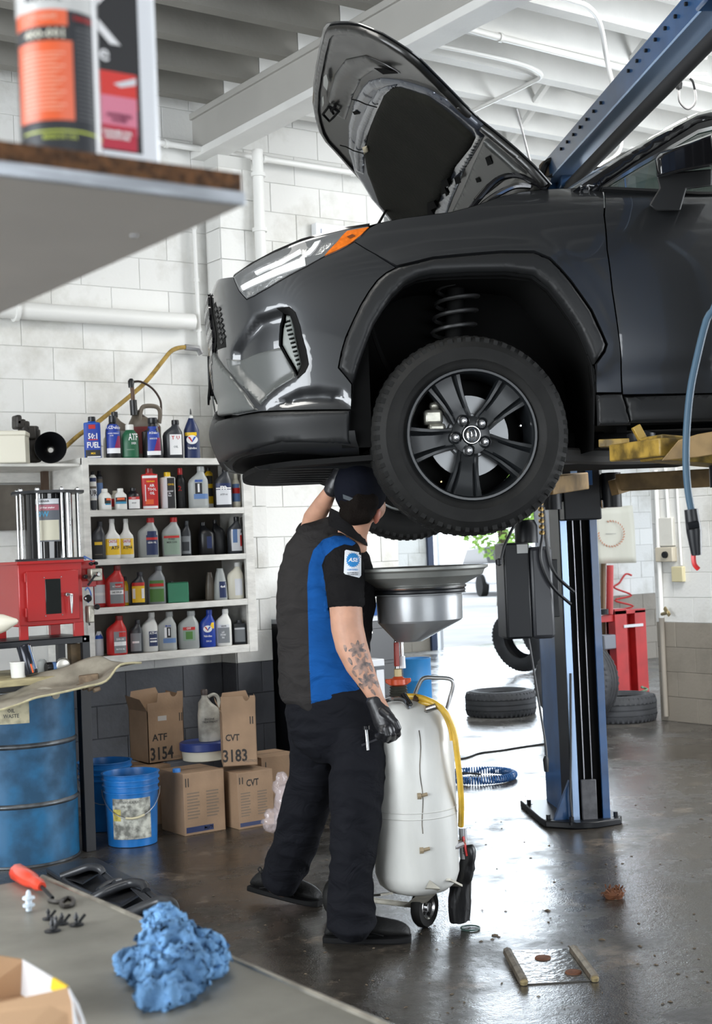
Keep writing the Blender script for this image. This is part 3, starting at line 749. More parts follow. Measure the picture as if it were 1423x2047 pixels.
# mirrored right half so that the car is whole
def mirror_part(o):
    me = o.data.copy(); me.transform(Matrix.Translation((0, 2 * YC, 0)) @ Matrix.Diagonal((1, -1, 1, 1))); me.flip_normals()
    n = bpy.data.objects.new(o.name.split('.')[0], me); C.objects.link(n); n.parent = o.parent; return n
for o in list(car.children):
    if o.name.split('.')[0] in ('bumper_cover', 'fender', 'front_door', 'rear_door', 'quarter_panel', 'wheel_arch_flare', 'lower_bumper', 'headlamp', 'inner_fender_top', 'lower_lip', 'nose_edge', 'inner_body', 'rocker_cladding', 'bumper_corner_trim'): mirror_part(o)
# underside
us = MB()
pl = [sbody(AM * t / 12, -.03) for t in range(5, 13)]
outl = [(p.x - .07, p.y - .02) for p in pl]; outl += [(x, 2 * YC - y) for x, y in reversed(outl)]
outl = [(.30, -.06)] + outl + [(.30, 2 * YC + .06)]
MB().prism(outl, lambda x, y, d: Vector((x, y, d - .02 * max(0, (x - .3)))), -.075, -.055).build('splash_shield', M_matte, car, local=True)
ol2 = [(p.x - .03, p.y - .01) for p in pl]; ol2 += [(x, 2 * YC - y) for x, y in reversed(ol2)]; ol2 = [(.26, -.05)] + ol2 + [(.26, 2 * YC + .05)]
MB().prism(ol2, lambda x, y, d: Vector((x, y, d)), -.030, -.022).build('under_panel', M_matte, car, local=True)
MB().box((.36, -.40, -.03), (.47, -.05, .35)).build('wheel_well_front', M_dark, car, local=True)
for k in range(7):
    y = -.30 - .17 * k
    MB().add([(.78, y - .012, -.07), (.78, y + .012, -.07), (.20, y + .03, -.075), (.20, y - .03, -.075), (.76, y - .006, -.082), (.76, y + .006, -.082), (.22, y + .01, -.095), (.22, y - .01, -.095)], [(0, 1, 5, 4), (1, 2, 6, 5), (2, 3, 7, 6), (3, 0, 4, 7), (4, 5, 6, 7)]).build('shield_rib', M_clad, car, local=True)
MB().box((.05, -1.5, -.10), (.45, -.42, -.03)).build('engine_undertray', M_matte, car, bevel=.03, local=True)
MB().box((-1.3, -1.55, -.07), (.1, -.31, .02)).build('subframe', M_matte, car, bevel=.03, local=True)
MB().box((-3.6, -1.72, -.05), (-.5, -.14, .0)).build('floor_pan', M_matte, car, bevel=.02, local=True)
MB().tube(smooth_path([(-.30, -.30, -.06), (-.55, -.22, -.085), (-.9, -.2, -.09), (-1.5, -.2, -.09), (-2.2, -.2, -.09)]), .03, 8).build('sill_rail', P('grey_underbody', .16, .155, .15, .6), car, local=True)
MB().bar((-.35, -.45, -.075), (-1.9, -.30, -.07), .10, .04).build('sill_brace', MATS['grey_underbody'], car, local=True, bevel=.008)
MB().tube([(.40, -.62, -.075), (.28, -.62, -.12), (.22, -.66, -.11)], .012, 6).build('tow_hook', M_matte, car, local=True)
MB().box((-3.6, -1.7, .0), (.42, -.16, .30)).build('body_core', M_dark, car, local=True) if False else None
# engine bay filler so that nothing is see-through
MB().add([(-.55, -.2, .78), (.5, -.35, .60), (.62, YC, .60), (.5, -1.5, .60), (-.55, -1.66, .78), (-.55, -.2, .0), (.5, -.35, .0), (.62, YC, .0), (.5, -1.5, .0), (-.55, -1.66, .0)], [(0, 1, 2, 3, 4), (0, 5, 6, 1), (1, 6, 7, 2), (2, 7, 8, 3), (3, 8, 9, 4), (4, 9, 5, 0)][:1]).build('engine_cover', M_matte, car, local=True, smooth=0)
MB().box((-.62, -1.7, .0), (-.58, -.16, .84)).build('firewall', M_matte, car, local=True)
# wheel well
wl_pts = [sbody(a, b) for a, b in AIN[1:]]
rs = [[Vector((p.x, yy, p.z)) for p in wl_pts] for yy in (-.035, -.25, -.46)]
MB().rings(rs, False, False, closed=False).build('wheel_well', M_matte, car, local=True, smooth=40)
cx_ = sum(p.x for p in wl_pts) / len(wl_pts)
MB().add([Vector((p.x, -.46, p.z)) for p in wl_pts], [list(range(len(wl_pts)))]).build('wheel_well', M_dark, car, local=True, smooth=0)
# suspension strut with spring
st = MB().tube([(.03, -.33, .0), (-.03, -.36, .62)], .034, 12).build('strut', M_matte, car, local=True)
sp = []
for k in range(61):
    t = k / 60; a = 2 * PI * 4.2 * t; rr = .082
    sp.append((-.00 - .06 * t * .6 + rr * math.cos(a), -.345 + rr * math.sin(a), .37 + .23 * t))
MB().tube(sp, .008, 6).build('coil_spring', P('spring_dark', .03, .03, .03, .45), st, local=True)
MB().tube(smooth_path([(.33, -.3, .52), (.30, -.28, .38), (.24, -.3, .25), (.12, -.3, .1)]), .009, 6).build('brake_hose', M_matte, car, local=True)

# ---- wheels
M_rub = P('tyre_rubber', .013, .013, .0125, .65, spec=.2, var=.35, vscale=9, bump=.1, bscale=120)
M_rim = P('satin_black_alloy', .009, .0105, .012, .30, metal=.2)
M_rotor = P('brake_rotor_steel', .20, .205, .21, .4, metal=.7)
def tyre_mesh(parent, rt=.3635, rr=.242, wd=.225, name='tyre', mat=None, grooves=True, blocks_n=64):
    h = wd / 2
    prof = [(rr - .012, -h + .03), (rr, -h + .012), (rr + .015, -h + .004), (rr + .05, -h - .006), (rt - .045, -h - .002), (rt - .018, -h + .010), (rt - .006, -h + .026), (rt, -h + .05)]
    if grooves:
        for gx in (-.045, 0, .045): prof += [(rt, gx - .006), (rt - .008, gx - .005), (rt - .008, gx + .005), (rt, gx + .006)]
    prof += [(rt, h - .05), (rt - .006, h - .026), (rt - .018, h - .010), (rt - .045, h + .002), (rt - .047, h + .004), (rt - .052, h + .003), (rr + .05, h + .006), (rr + .030, h + .006), (rr + .028, h + .003), (rr + .015, h - .004), (rr, h - .012), (rr - .012, h - .03)]
    prof = [(a, b - h) for a, b in prof]
    t = MB().lathe(prof, axis='y', n=72, cap0=False, cap1=False).build(name, mat or M_rub, parent, local=True, smooth=35)
    m = MB()
    for i in range(blocks_n):
        a = 2 * PI * i / blocks_n
        for sy, da in ((1, 0), (-1, .5)):
            a2 = a + da * 2 * PI / blocks_n
            c, s = math.cos(a2), math.sin(a2); e = Vector((c, 0, s)); tt = Vector((-s, 0, c)); yy = Vector((0, sy, 0))
            ctr = e * (rt - .002) + Vector((0, -h + sy * (h - .030), 0))
            long_ = i % 2 == 0
            for q in (0,):
                ws_ = .0095 if long_ else .0075; d = .028
                vs = [ctr + tt * (ws_ * x) + yy * (d * y2) + e * (zz if y2 < 0 else zz - .014) for zz in (-.012, .005) for x, y2 in ((-1, -1), (1, -1), (1, .85), (-1, .85))]
                m.add(vs, [(0, 1, 2, 3), (4, 5, 6, 7), (0, 1, 5, 4), (1, 2, 6, 5), (2, 3, 7, 6), (3, 0, 4, 7)])
    m.build('tread_block', mat or M_rub, t, local=True, smooth=0)['kind'] = 'stuff'
    return t
def wheel(M, name='wheel', full=True):
    w_ = bpy.data.objects.new(name, None); C.objects.link(w_); w_.parent = car; w_.matrix_basis = M
    _WM[w_.name] = M.copy()
    tyre_mesh(w_)
    R = .242
    MB().lathe([(R, -.012), (R - .004, -.004), (R - .012, -.004), (R - .018, -.014), (R - .022, -.05), (R - .03, -.12), (R - .012, -.19), (R, -.215)], axis='y', n=64, cap0=False, cap1=False).build('rim', M_rim, w_, local=True, smooth=40)
    for q in range(5):
        ang = R_(44 + 72 * q)
        # image angle (x right) -> car local (forward is left): s = -cos
        e = Vector((-math.cos(ang), 0, math.sin(ang))); tt = Vector((math.sin(ang), 0, math.cos(ang))); yv = Vector((0, 1, 0))
        rs = []
        for r, hw, y0_ in ((.035, .032, -.048), (.07, .040, -.043), (.10, .042, -.035), (.14, .048, -.029), (.18, .059, -.025), (.205, .067, -.021), (.228, .074, -.015), (.236, .075, -.013)):
            g = 0 if r < .08 else (.011 if r > .11 else .006)
            gx = .60
            prof = [(-1, -.045), (-1, -.008), (-.93, .001), (-.74, .001), (-gx, -g), (-gx + .14, -.001), (gx - .14, -.001), (gx, -g), (.74, .001), (.93, .001), (1, -.008), (1, -.045)]
            rs.append([e * r + tt * (hw * x) + yv * (y0_ + y) for x, y in prof])
        MB().rings(rs).build('spoke', M_rim, w_, local=True, smooth=25)
        pb = e * .0575
        MB().lathe([(.024, -.055), (.023, -.030), (.018, -.026), (.015, -.035)], c=pb, axis='y', n=16).build('lug_seat', M_rim, w_, local=True)
        MB().lathe([(.0115, -.045), (.0118, -.022), (.009, -.013), (.003, -.010)], c=pb, axis='y', n=8).build('lug_nut', P('lug_steel', .55, .55, .56, .35, metal=.8), w_, local=True, smooth=20)
    MB().lathe([(.072, -.055), (.070, -.037), (.055, -.034), (.036, -.033), (.033, -.026), (.028, -.024), (0.001, -.024)], axis='y', n=40).build('hub', M_rim, w_, local=True)
    if full:
        cap = MB().lathe([(.0325, -.026), (.032, -.0205), (.0305, -.0205), (.030, -.0245)], axis='y', n=40, cap0=False, cap1=False).build('cap_ring', M_chrome, w_, local=True)
        def ell(cx, cz, rx, rz, wd, name):
            rs = []
            for k in range(29):
                a = 2 * PI * k / 28; rs.append((cx + rz * math.sin(a) + 0 if False else cz + rz * math.sin(a), -.0215, cx + rx * math.cos(a)))
            return MB().tube(rs, wd, 6, caps=False).build(name, M_chrome, w_, local=True)
        ell(0, 0, .0235, .0165, .0017, 'emblem_oval'); ell(0, .0, .0075, .0155, .0015, 'emblem_oval'); ell(0, .006, .015, .0065, .0015, 'emblem_oval')
        MB().lathe([(.150, -.105), (.150, -.092), (.085, -.092), (.08, -.07), (.03, -.07)], axis='y', n=48).build('brake_disc', M_rotor, w_, local=True)
        # caliper sits at the upper front of the disc
        cal = MB()
        for (lo, hi) in (((.095, -.125, .045), (.165, -.055, .10)), ((.085, -.12, -.005), (.15, -.062, .05)), ((.10, -.11, .10), (.14, -.07, .13))): cal.box(lo, hi)
        cal.build('caliper', P('zinc_plated_steel', .45, .44, .38, .35, metal=.7, var=.3, vscale=30), w_, local=True, bevel=.012)
        MB().lathe([(.22, -.2), (.22, -.19), (.05, -.15)], axis='y', n=32).build('backing_plate', M_matte, w_, local=True)
        MB().lathe([(.006, -.02), (.006, -.005), (.003, -.0)], c=(-.19, -.055, .03), axis='y', n=8).build('valve_stem', M_chrome, w_, local=True)
        MB().lathe([(.006, -.02), (.006, -.005), (.003, -.0)], c=(.115, -.045, -.165), axis='y', n=8).build('valve_stem', P('brass', .6, .42, .18, .3, metal=1), w_, local=True)
    else:
        MB().lathe([(.15, -.14), (.15, -.13), (.03, -.13)], axis='y', n=32).build('brake_disc', M_rotor, w_, local=True)
    return w_
wheel(Matrix.Identity(4))
def wheel_copy(M):
    def cp(o, par):
        c = o.copy(); C.objects.link(c); c.parent = par
        for ch in o.children: cp(ch, c)
        return c
    src = [o for o in car.children if o.name == 'wheel'][0]; c = cp(src, car); c.matrix_basis = M; return c
wheel_copy(Matrix.Translation((0, 2 * YC, 0)) @ Matrix.Rotation(PI, 4, 'Z'))
wheel_copy(Matrix.Translation((-2.69, 0, -.02)))
wheel_copy(Matrix.Translation((-2.69, 2 * YC, -.02)) @ Matrix.Rotation(PI, 4, 'Z'))

# ---- greenhouse
def sgh(a, b):   # side glass plane: a along the car (from the arch), b height
    return Vector((S1 + a, tWS(.88) - .01 - (b - .88) * .42, b))
G = Surf(sgh, -1.6, -.3, .8, 1.75)
def gp(p): return G.poly(p)
def ext_(pts, k=2.0):   # prolong the last point along the last edge beyond the frame
    a, b = Vector(pts[-2]), Vector(pts[-1]); return pts + [tuple(b + (b - a).normalized() * k)]
pil_o = gp([(1146, 375), (1238, 314), (1310, 270), (1394, 226)])
pil_i = gp([(1199, 375), (1270, 326), (1330, 288), (1394, 248)])
cap_o, cap_i = (pil_o[-1][0] - .5, pil_o[-1][1] + .13), (pil_i[-1][0] - .5, pil_i[-1][1] + .13)
panel('windshield_pillar', sgh, pil_o + [cap_o, cap_i] + list(reversed(pil_i)), M_gloss, car, off=.0, thick=.05, step=.03, round_=.012)
c1 = gp([(1203, 376), (1275, 330), (1335, 296), (1394, 262)]); c1e = (c1[-1][0] - .5, c1[-1][1] + .13)
c2 = gp([(1212, 376), (1280, 335), (1338, 302), (1394, 269)]); c2e = (c2[-1][0] - .5, c2[-1][1] + .125)
panel('door_window_frame', sgh, pil_i + [cap_i, c1e] + list(reversed(c1)), M_clad, car, off=.004, thick=.03, step=.03)
panel('window_trim', sgh, c1 + [c1e, c2e] + list(reversed(c2)), M_chrome, car, off=.008, thick=.012, step=.02)
M_glass = glassm('tinted_glass', (.02, .045, .035), alpha=.72)
bl = gp([(1212, 376), (1300, 381), (1394, 386)]); ble = (bl[-1][0] - 1.1, bl[-1][1] - .0)
panel('side_window', sgh, c2 + [c2e, (c2e[0] - .9, c2e[1] + .02), ble] + list(reversed(bl)), M_glass, car, off=-.006, step=.04)
panel('quarter_window_trim', sgh, gp([(1247, 357), (1250, 355), (1252, 378), (1249, 378)]), M_chrome, car, off=.002, thick=.008, step=.02)
panel('belt_trim', sgh, gp([(1204, 374), (1300, 379), (1394, 385)]) + [ble] + [(ble[0], ble[1] - .012)] + gp([(1394, 390), (1300, 384), (1204, 379)]), M_clad, car, off=.006, thick=.02, step=.04)
# roof, windshield and far side, kept simple
pr = [sgh(*p) for p in pil_o + [cap_o]]; roof = []
for q in pr: roof.append(q)
rear = sgh(-3.55, cap_o[1] - .12)
row0 = pr + [sgh(-2.8, cap_o[1] + .03), rear, Vector((-3.72, tWS(.88), .86))]
mir = lambda p: Vector((p.x, 2 * YC - p.y, p.z))
rs = []
for t in (0, .15, .5, .85, 1):
    rs.append([p.lerp(mir(p), t) + Vector((0.03 * (1 - abs(2 * t - 1)), 0, .05 * (1 - (2 * t - 1) ** 2))) for p in row0])
rs = [list(x) for x in zip(*rs)]
MB().rings(rs[:5], False, False, closed=False).build('windshield', M_glass, car, local=True)
MB().rings(rs[4:], False, False, closed=False).build('roof', M_paint, car, local=True)
MB().rings([[mir(p) for p in row0], [Vector((p.x, 2 * YC - tWS(.88), .88)) for p in row0]], False, False, closed=False).build('side_window', M_glass, car, local=True)
MB().box((-3.80, 2 * YC + .1, -.05), (-3.74, -.10, .88)).build('tailgate', M_paint, car, bevel=.04, local=True)
# dash and seats hint inside
MB().box((-1.0, -1.66, .55), (-.62, -.22, .86)).build('dashboard', M_matte, car, bevel=.04, local=True)
for yy in (-.55, -1.3):
    MB().box((-1.95, yy - .24, .45), (-1.75, yy + .24, 1.25)).build('seat_back', M_matte, car, bevel=.06, local=True)
# door mirror
base = CO
def atl(px, py, y):   # car-local point on plane y
    p = at_pl(px, py, MC @ Vector((0, y, 0)), cW); return MCi @ p
mo = [(1309, 318), (1318, 306), (1340, 297), (1394, 276), (1430, 262), (1440, 330), (1394, 338), (1360, 344), (1330, 352), (1312, 356)]
mr = []
for y, k in ((-.13, .80), (-.09, .95), (-.02, 1.0), (.05, .97), (.085, .85)):
    cx, cy = 1375, 316; mr.append([atl(cx + (x - cx) * k, cy + (y_ - cy) * k, y) for x, y_ in mo])
mm = MB().rings(mr).build('door_mirror', M_gloss, car, local=True, smooth=50, bevel=.006)
ma = [[(1312, 352), (1335, 346), (1394, 340), (1423, 338), (1423, 372), (1394, 376), (1372, 378), (1360, 421), (1312, 422), (1297, 410), (1318, 376)]][0]
mr = [[atl(x, y_, yy) for x, y_ in ma] for yy in (-.15, -.10, -.03)]
MB().rings(mr).build('mirror_arm', M_clad, mm, local=True, smooth=30, bevel=.006)

# ---- the open hood
h0 = atl(1093, 375, -.17); h1 = atl(735, 67, -.17)
hu = (h1 - h0).normalized(); hv = Vector((0, -1, 0)); hn = hu.cross(hv).normalized()   # hn: sign fixed below
if hn.dot(camL - h0) < 0: hn = -hn      # towards the viewer = underside
HLn = (h1 - h0).length
def shood(u, v):
    # slight crown, bulging away from the underside
    vc = (v - .76) / .76; uc = u / HLn
    cr = -.045 * (1 - vc * vc) - .05 * (1 - (2 * uc - 1) ** 2) * .6
    return h0 + hu * u + hv * v + hn * cr
HS = Surf(shood, -.1, 1.25, -.15, 1.75, 70, 80)
fl_h = 1 if nrm(shood, .4, .7).dot(hn) > 0 else -1
hood_px = [(1093, 377), (1060, 340), (1024, 306), (987, 275), (951, 247), (920, 216), (892, 187), (862, 157), (834, 129), (808, 108), (783, 92), (758, 77), (735, 67), (712, 58), (688, 54), (664, 54), (648, 57), (641, 66), (633, 100), (626, 140), (621, 176), (620, 213), (624, 236), (632, 262), (645, 283), (665, 304), (695, 338), (740, 388), (786, 437), (830, 486), (870, 528), (920, 575), (1010, 470)]
HP = HS.poly(hood_px[:-1])
vmx = max(p[1] for p in HP)
HP = [p for p in HP]
HP.append((-.02, HP[-1][1])) if HP[-1][0] > 0 else None
hood = panel('hood', shood, HP, M_paint, car, off=-.022, thick=.004, step=.03, flip=fl_h)
def hpanel(name, pts, mat, off, thick, round_=.012, step=.03, holes=(), parent=None, pre=None, ins=0):
    q = pre if pre is not None else HS.poly(pts)
    if ins: q = inset(q, ins)
    return panel(name, shood, q, mat, parent or hood, off=off, thick=thick, step=step, flip=fl_h, round_=round_, holes=holes)
M_hin = P('hood_inner_paint', .011, .011, .0105, .34, metal=.2, coat=.2)
M_pad = P('hood_insulation', .010, .010, .0075, .9, spec=.15, var=.25, vscale=5, bump=.3, bscale=60)
M_frt = P('hood_ridge_highlight', .055, .062, .078, .22, metal=.5, coat=.5)  # bluish highlights on the ridge are put into its colour
inner = inset(HP, .012)
hpanel('hood_frame', None, M_hin, .004, .022, pre=inner, round_=.012, step=.022, holes=[inset(HP, .04)])
hpanel('hood_inner_skin', None, M_hin, -.004, .012, pre=inset(HP, .035), round_=.02, step=.025)
pad_px = [(786, 168), (800, 168), (860, 187), (905, 222), (948, 262), (955, 272), (946, 290), (915, 330), (888, 385), (872, 425), (830, 470), (800, 450), (760, 400), (737, 338), (730, 300), (742, 250), (760, 205), (770, 180)]
rim_px = [(722, 175), (735, 162), (760, 156), (800, 160), (850, 176), (900, 205), (960, 255), (968, 275), (930, 340), (905, 400), (885, 450), (830, 490), (790, 455), (740, 395), (706, 340), (694, 300), (694, 250), (704, 205)]
hpanel('inner_ridge', rim_px, M_frt, .012, .03, round_=.035, step=.02)
hpanel('inner_ridge', [(758, 174), (776, 166), (800, 164), (780, 185), (760, 220), (742, 262), (732, 300), (731, 345), (712, 335), (708, 300), (715, 255), (735, 205)], M_frt, .024, .02, round_=.03, step=.018)
hpanel('insulation_pad', pad_px, M_pad, .034, .035, round_=.04, step=.025)
hpanel('rear_brace', [(968, 280), (1005, 312), (1030, 335), (1050, 350), (1010, 360), (960, 400), (930, 440), (895, 440), (925, 380), (945, 330)], P('hood_rear_grey', .035, .037, .035, .4, metal=.3), .012, .02, step=.022)
hpanel('front_panel', [(706, 190), (690, 240), (672, 230), (655, 200), (668, 150), (690, 120), (730, 112), (770, 130), (800, 148), (745, 142), (722, 158)], M_hin, .006, .012, step=.022, round_=.03)
# latch striker loop, clips, cut-outs and cables
def htube(pts, r, mat, name, off=.02):
    q = [shood(*HS.inv(*p)) + hn * off for p in pts]
    return MB().tube(q, r, 6).build(name, mat, hood, local=True)
htube([(651, 222), (663, 206), (683, 216), (672, 228), (664, 236), (651, 222)], .006, M_dark, 'latch_striker'); htube([(664, 206), (672, 221)], .006, M_dark, 'latch_striker'); htube([(676, 205), (668, 215)], .007, M_dark, 'latch_striker')
htube([(712, 188), (725, 191), (740, 198), (762, 204)], .003, M_dark, 'washer_hose', .03); htube([(688, 281), (700, 284), (715, 292), (734, 297)], .003, M_dark, 'washer_hose', .03)
for pts in ([(650, 148), (656, 142), (660, 158), (657, 175), (650, 165)], [(647, 190), (650, 186), (651, 200), (648, 208)], [(752, 130), (775, 131), (800, 140), (770, 142)], [(708, 218), (716, 216), (724, 222), (712, 224)], [(975, 310), (984, 306), (990, 322), (980, 326)], [(912, 350), (922, 346), (926, 360), (916, 364)], [(955, 352), (962, 350), (966, 358), (958, 360)], [(892, 375), (898, 372), (902, 384), (896, 388)]):
    hpanel('panel_opening', pts, M_dark if pts[0][0] > 660 else P('pale_gap', .35, .36, .34, .5), .016, .002, round_=0, step=.03)
for pts in ([(893, 350), (905, 345), (910, 358), (900, 362), (905, 372), (893, 378)], [(864, 395), (878, 390), (884, 402), (872, 408), (878, 418), (866, 424)]):
    hpanel('pad_tab', pts, M_dark, .040, .01, round_=0, step=.03)
hpanel('pad_fastener', [(733, 282), (742, 279), (746, 290), (737, 296)], P('pale_residue', .35, .31, .22, .8), .045, .01, step=.02)
# hinge arms
for y in (0, -1):
    pts = [(1092, 376), (1070, 366), (1040, 352), (1010, 352), (985, 366), (955, 400), (935, 425)]
    q = [atl(px, py, -.24) + Vector((0, y * 1.36, 0)) for px, py in pts]
    MB().tube(smooth_path(q, 4), .011, 8).build('hood_hinge', M_gloss if y == 0 else M_clad, car, local=True)
q = [atl(px, py, -.24) for px, py in [(1060, 372), (1030, 372), (1000, 385), (970, 405), (950, 425)]]
MB().tube(smooth_path(q, 4), .012, 8).build('hood_hinge', P('polished_strut', .6, .6, .62, .15, metal=1), car, local=True)
q = [atl(px, py, -.40) for px, py in [(1100, 360), (1040, 351), (1000, 358), (975, 372), (950, 400)]]
MB().tube(smooth_path(q, 4), .008, 8).build('hood_hinge', MATS['chrome'], car, local=True)
MB().tube([atl(755, 450, -.33), shood(*HS.inv(772, 420))], .006, 6).build('prop_rod', M_dark, car, local=True)
# ------------------------------------------------------------------ two-post lift
M_blue = P('lift_blue_paint', .018, .075, .20, .32, coat=.3, var=.3, vscale=6)
M_blk = P('greasy_black_steel', .007, .008, .010, .4, spec=.3)
M_yelw = P('worn_yellow_paint', .36, .23, .04, .5, var=.75, vscale=14, bump=.2, bscale=50)
M_tan = M_tan; M_tanp = P('dusty_tan_arm', .30, .19, .075, .6, var=.45, vscale=10)
M_bright = P('pale_blue_edge', .30, .42, .62, .22, metal=.3)  # paler blue than the rest of the lift
def frame_at(p):
    M = Matrix((-cF, -cW, z0)).transposed().to_4x4(); M.translation = p; return M   # x = car rearward (right), y = away, z up
c0 = at_z(1146, 1652, 0.0)
def column(M, label):
    t = thing('lift_post', label, 'lift post', M=M)
    L = dict(local=True)
    MB().prism([(-.15, .12), (-.145, .02), (.0, -.085), (.10, -.09), (.25, -.03), (.27, .03), (.25, .60), (-.14, .64)], lambda x, y, d: Vector((x, y, d)), 0, .034).build('base_plate', M_blk, t, bevel=.006, **L)
    H = 3.36
    MB().box((0, 0, .02), (.014, .58, H)).build('side_plate', M_blue, t, bevel=.002, **L)
    MB().box((-.0, .56, .02), (.20, .58, H)).build('back_plate', M_blue, t, **L)
    MB().box((.186, 0, .02), (.20, .58, H)).build('side_plate', M_blue, t, bevel=.002, **L)
    MB().box((.0, -.006, .02), (.036, .006, H)).build('front_flange', M_bright, t, bevel=.002, **L)
    MB().box((.160, -.006, .02), (.20, .006, H)).build('front_flange', M_blue, t, bevel=.002, **L)
    MB().box((.0, .05, .02), (.2, .058, H)).build('flat_plate', MATS['matte_black'], t, **L)  # dark sheet standing in for the shade inside the post
    MB().box((-.006, .0, .03), (.0, .20, H)).build('guide_rib', M_blk, t, **L)
    for x in (.075, .118): MB().tube([(x, .02, .05), (x, .02, 3.3)], .003, 6).build('lift_cable', P('steel_cable', .30, .30, .32, .35, metal=.9), t, **L)
    MB().add([(-.10, .02, .022), (0, .02, .022), (0, .02, .25), (-.10, .05, .022), (0, .05, .022), (0, .05, .25)], [(0, 1, 2), (3, 4, 5), (0, 2, 5, 3), (1, 2, 5, 4), (0, 1, 4, 3)]).build('gusset', M_blue, t, smooth=0, **L)
    MB().box((.05, -.012, .03), (.13, .01, .24)).build('lock_box', P('grimy_grey_plate', .10, .10, .11, .5, var=.4, vscale=20), t, bevel=.004, **L)
    MB().tube([(-.01, -.03, .03), (-.015, -.02, .15), (.0, -.01, .35), (.02, -.01, .8)], .006, 6).build('release_cable', M_blk, t, **L)
    for x, y in ((-.12, .05), (.235, .02), (-.02, -.05), (.225, .4), (-.12, .5)):
        MB().lathe([(.022, .02), (.022, .035), (.012, .037), (.012, .06)], c=(x, y, 0), n=6).build('anchor_bolt', M_blk, t, smooth=20, **L)
    # carriage
    MB().box((-.05, -.09, 1.70), (.25, .12, 1.84)).build('carriage', M_blk, t, bevel=.008, **L)
    MB().box((-.0, -.11, 1.60), (.20, .02, 1.98)).build('carriage', M_blk, t, bevel=.008, **L)
    for x in (.06, .14): MB().box((x - .02, -.118, 1.78), (x + .015, -.108, 1.90)).build('carriage_window', M_bright if x < .1 else M_blue, t, **L)
    for sg in (-1, 1):
        MB().lathe([(.05, 1.66), (.05, 1.84)], c=(.10 + sg * .16, -.10, 0), n=16).build('arm_pivot', M_blk, t, **L)
    # head
    MB().box((-.12, -.06, 3.30), (.30, .36, 3.44)).build('post_head', M_blue, t, bevel=.01, **L)
    return t
MF = frame_at(c0)
far = column(MF, 'blue steel lift post standing on the wet floor right of the raised wheel')
yl = (MCi @ c0).y; xl = (MCi @ c0).x
Mn = Matrix((cF, cW, z0)).transposed().to_4x4(); Mn.translation = MC @ Vector((xl - .2, -1.86 - yl, 0)); Mn.translation.z = 0
near = column(Mn, 'near blue lift post at the right, outside the edge of the photo')
# overhead crossbeam
ptA = MF @ Vector((.0, .1, 3.44)); ptB = Mn @ Vector((.2, .1, 3.44))
t = thing('lift_crossbeam', 'blue overhead crossbeam joining the tops of the two lift posts', 'lift beam', ptA)
u_ = Vector((0, 0, 1)); ax = (ptB - ptA).normalized(); sd = ax.cross(u_).normalized()
mid = lambda o, h: (ptA - ax * .15 + sd * o + u_ * h, ptB + ax * .15 + sd * o + u_ * h)
for o, h, w_, hh, m, nm in ((-.095, .0, .012, .11, M_blue, 'beam_web'), (-.05, .055, .105, .012, M_blue, 'beam_flange'), (-.05, -.055, .105, .012, M_bright, 'beam_flange'), (-.004, .0, .012, .11, M_blue, 'beam_web')):
    a, b_ = mid(o, h); MB().bar(a, b_, w_, hh).build(nm, m, t, bevel=.002)
a, b_ = mid(-.085, -.115); MB().tube([a + ax * .3, b_], .030, 10).build('shutoff_bar', P('black_foam', .02, .02, .022, .7), t)
for k in range(14):
    a = ptA + ax * (.5 + .12 * k + (.3 if k > 6 else 0)) + sd * .003 + u_ * .02
    MB().lathe([(.008, 0), (.008, .01)], c=(0, 0, 0), n=6, M=Matrix.Translation(a) @ sd.to_track_quat('Z', 'Y').to_matrix().to_4x4()).build('bolt', M_blk, t, smooth=0)
MB().bar(at_d(1117, 360, 7.3), at_d(1160, 362, 7.3), .16, .10).build('switch_bracket', M_blue, t, bevel=.005)
MB().bar(at_d(1152, 318, 7.25), at_d(1176, 320, 7.25), .10, .07).build('switch_box', M_blk, t, bevel=.005)
MB().tube([at_d(1145, 342, 7.2), at_d(1170, 340, 7.2)], .010, 8).build('fitting', M_chrome, t)
MB().tube(smooth_path([at_d(1078, 372, 7.3), at_d(1100, 352, 7.25), at_d(1145, 341, 7.2), at_d(1200, 337, 7.2), at_d(1230, 336, 7.2)]), .010, 6).build('hydraulic_hose', M_blk, t)
MB().tube(smooth_path([at_d(1075, 380, 7.3), at_d(1090, 330, 7.3), at_d(1110, 316, 7.25), at_d(1160, 290, 7.2)]), .016, 6).build('hydraulic_hose', M_blk, t)
MB().lathe([(.05, -.08), (.05, .0), (.03, .02)], c=at_d(1096, 330, 7.35), n=14).build('motor_cap', P('brown_cap', .09, .06, .035, .6), t)
# arms
def arm(name, label, segs, m, extra=()):
    t = thing(name, label, 'lift arm', segs[0][0])
    for i, (a, b_, w_, h_) in enumerate(segs):
        MB().bar(a, b_, w_, h_).build('arm_tube' if i == 0 else 'extension_tube', m, t, bevel=.006)
    return t
def cl(x, y, z): return MC @ Vector((x, y, z))
ncar = MCi @ (Mn @ Vector((.1, -.1, 1.80))); fcar = MCi @ (MF @ Vector((.1, -.1, 1.78)))
nz = -.135
a1 = arm('swing_arm_assembly', 'yellow painted lift arm under the near sill behind the front wheel',
     [(cl(ncar.x, ncar.y - .05, nz), at_d(1300, 896, 4.75), .14, .085), (at_d(1345, 893, 4.62), at_d(1242, 906, 4.95), .10, .06)], M_yelw)
MB().prism([(1322, 921), (1356, 880), (1394, 868), (1450, 858), (1450, 905), (1394, 914)], lambda x, y, d: at_d(x, y, d), 4.52, 4.60).build('side_plate', M_tanp, a1, bevel=.003)
MB().bar(at_d(1198, 887, 5.02), at_d(1275, 884, 4.98), .05, .028).build('flat_plate', M_yelw, a1, bevel=.003)
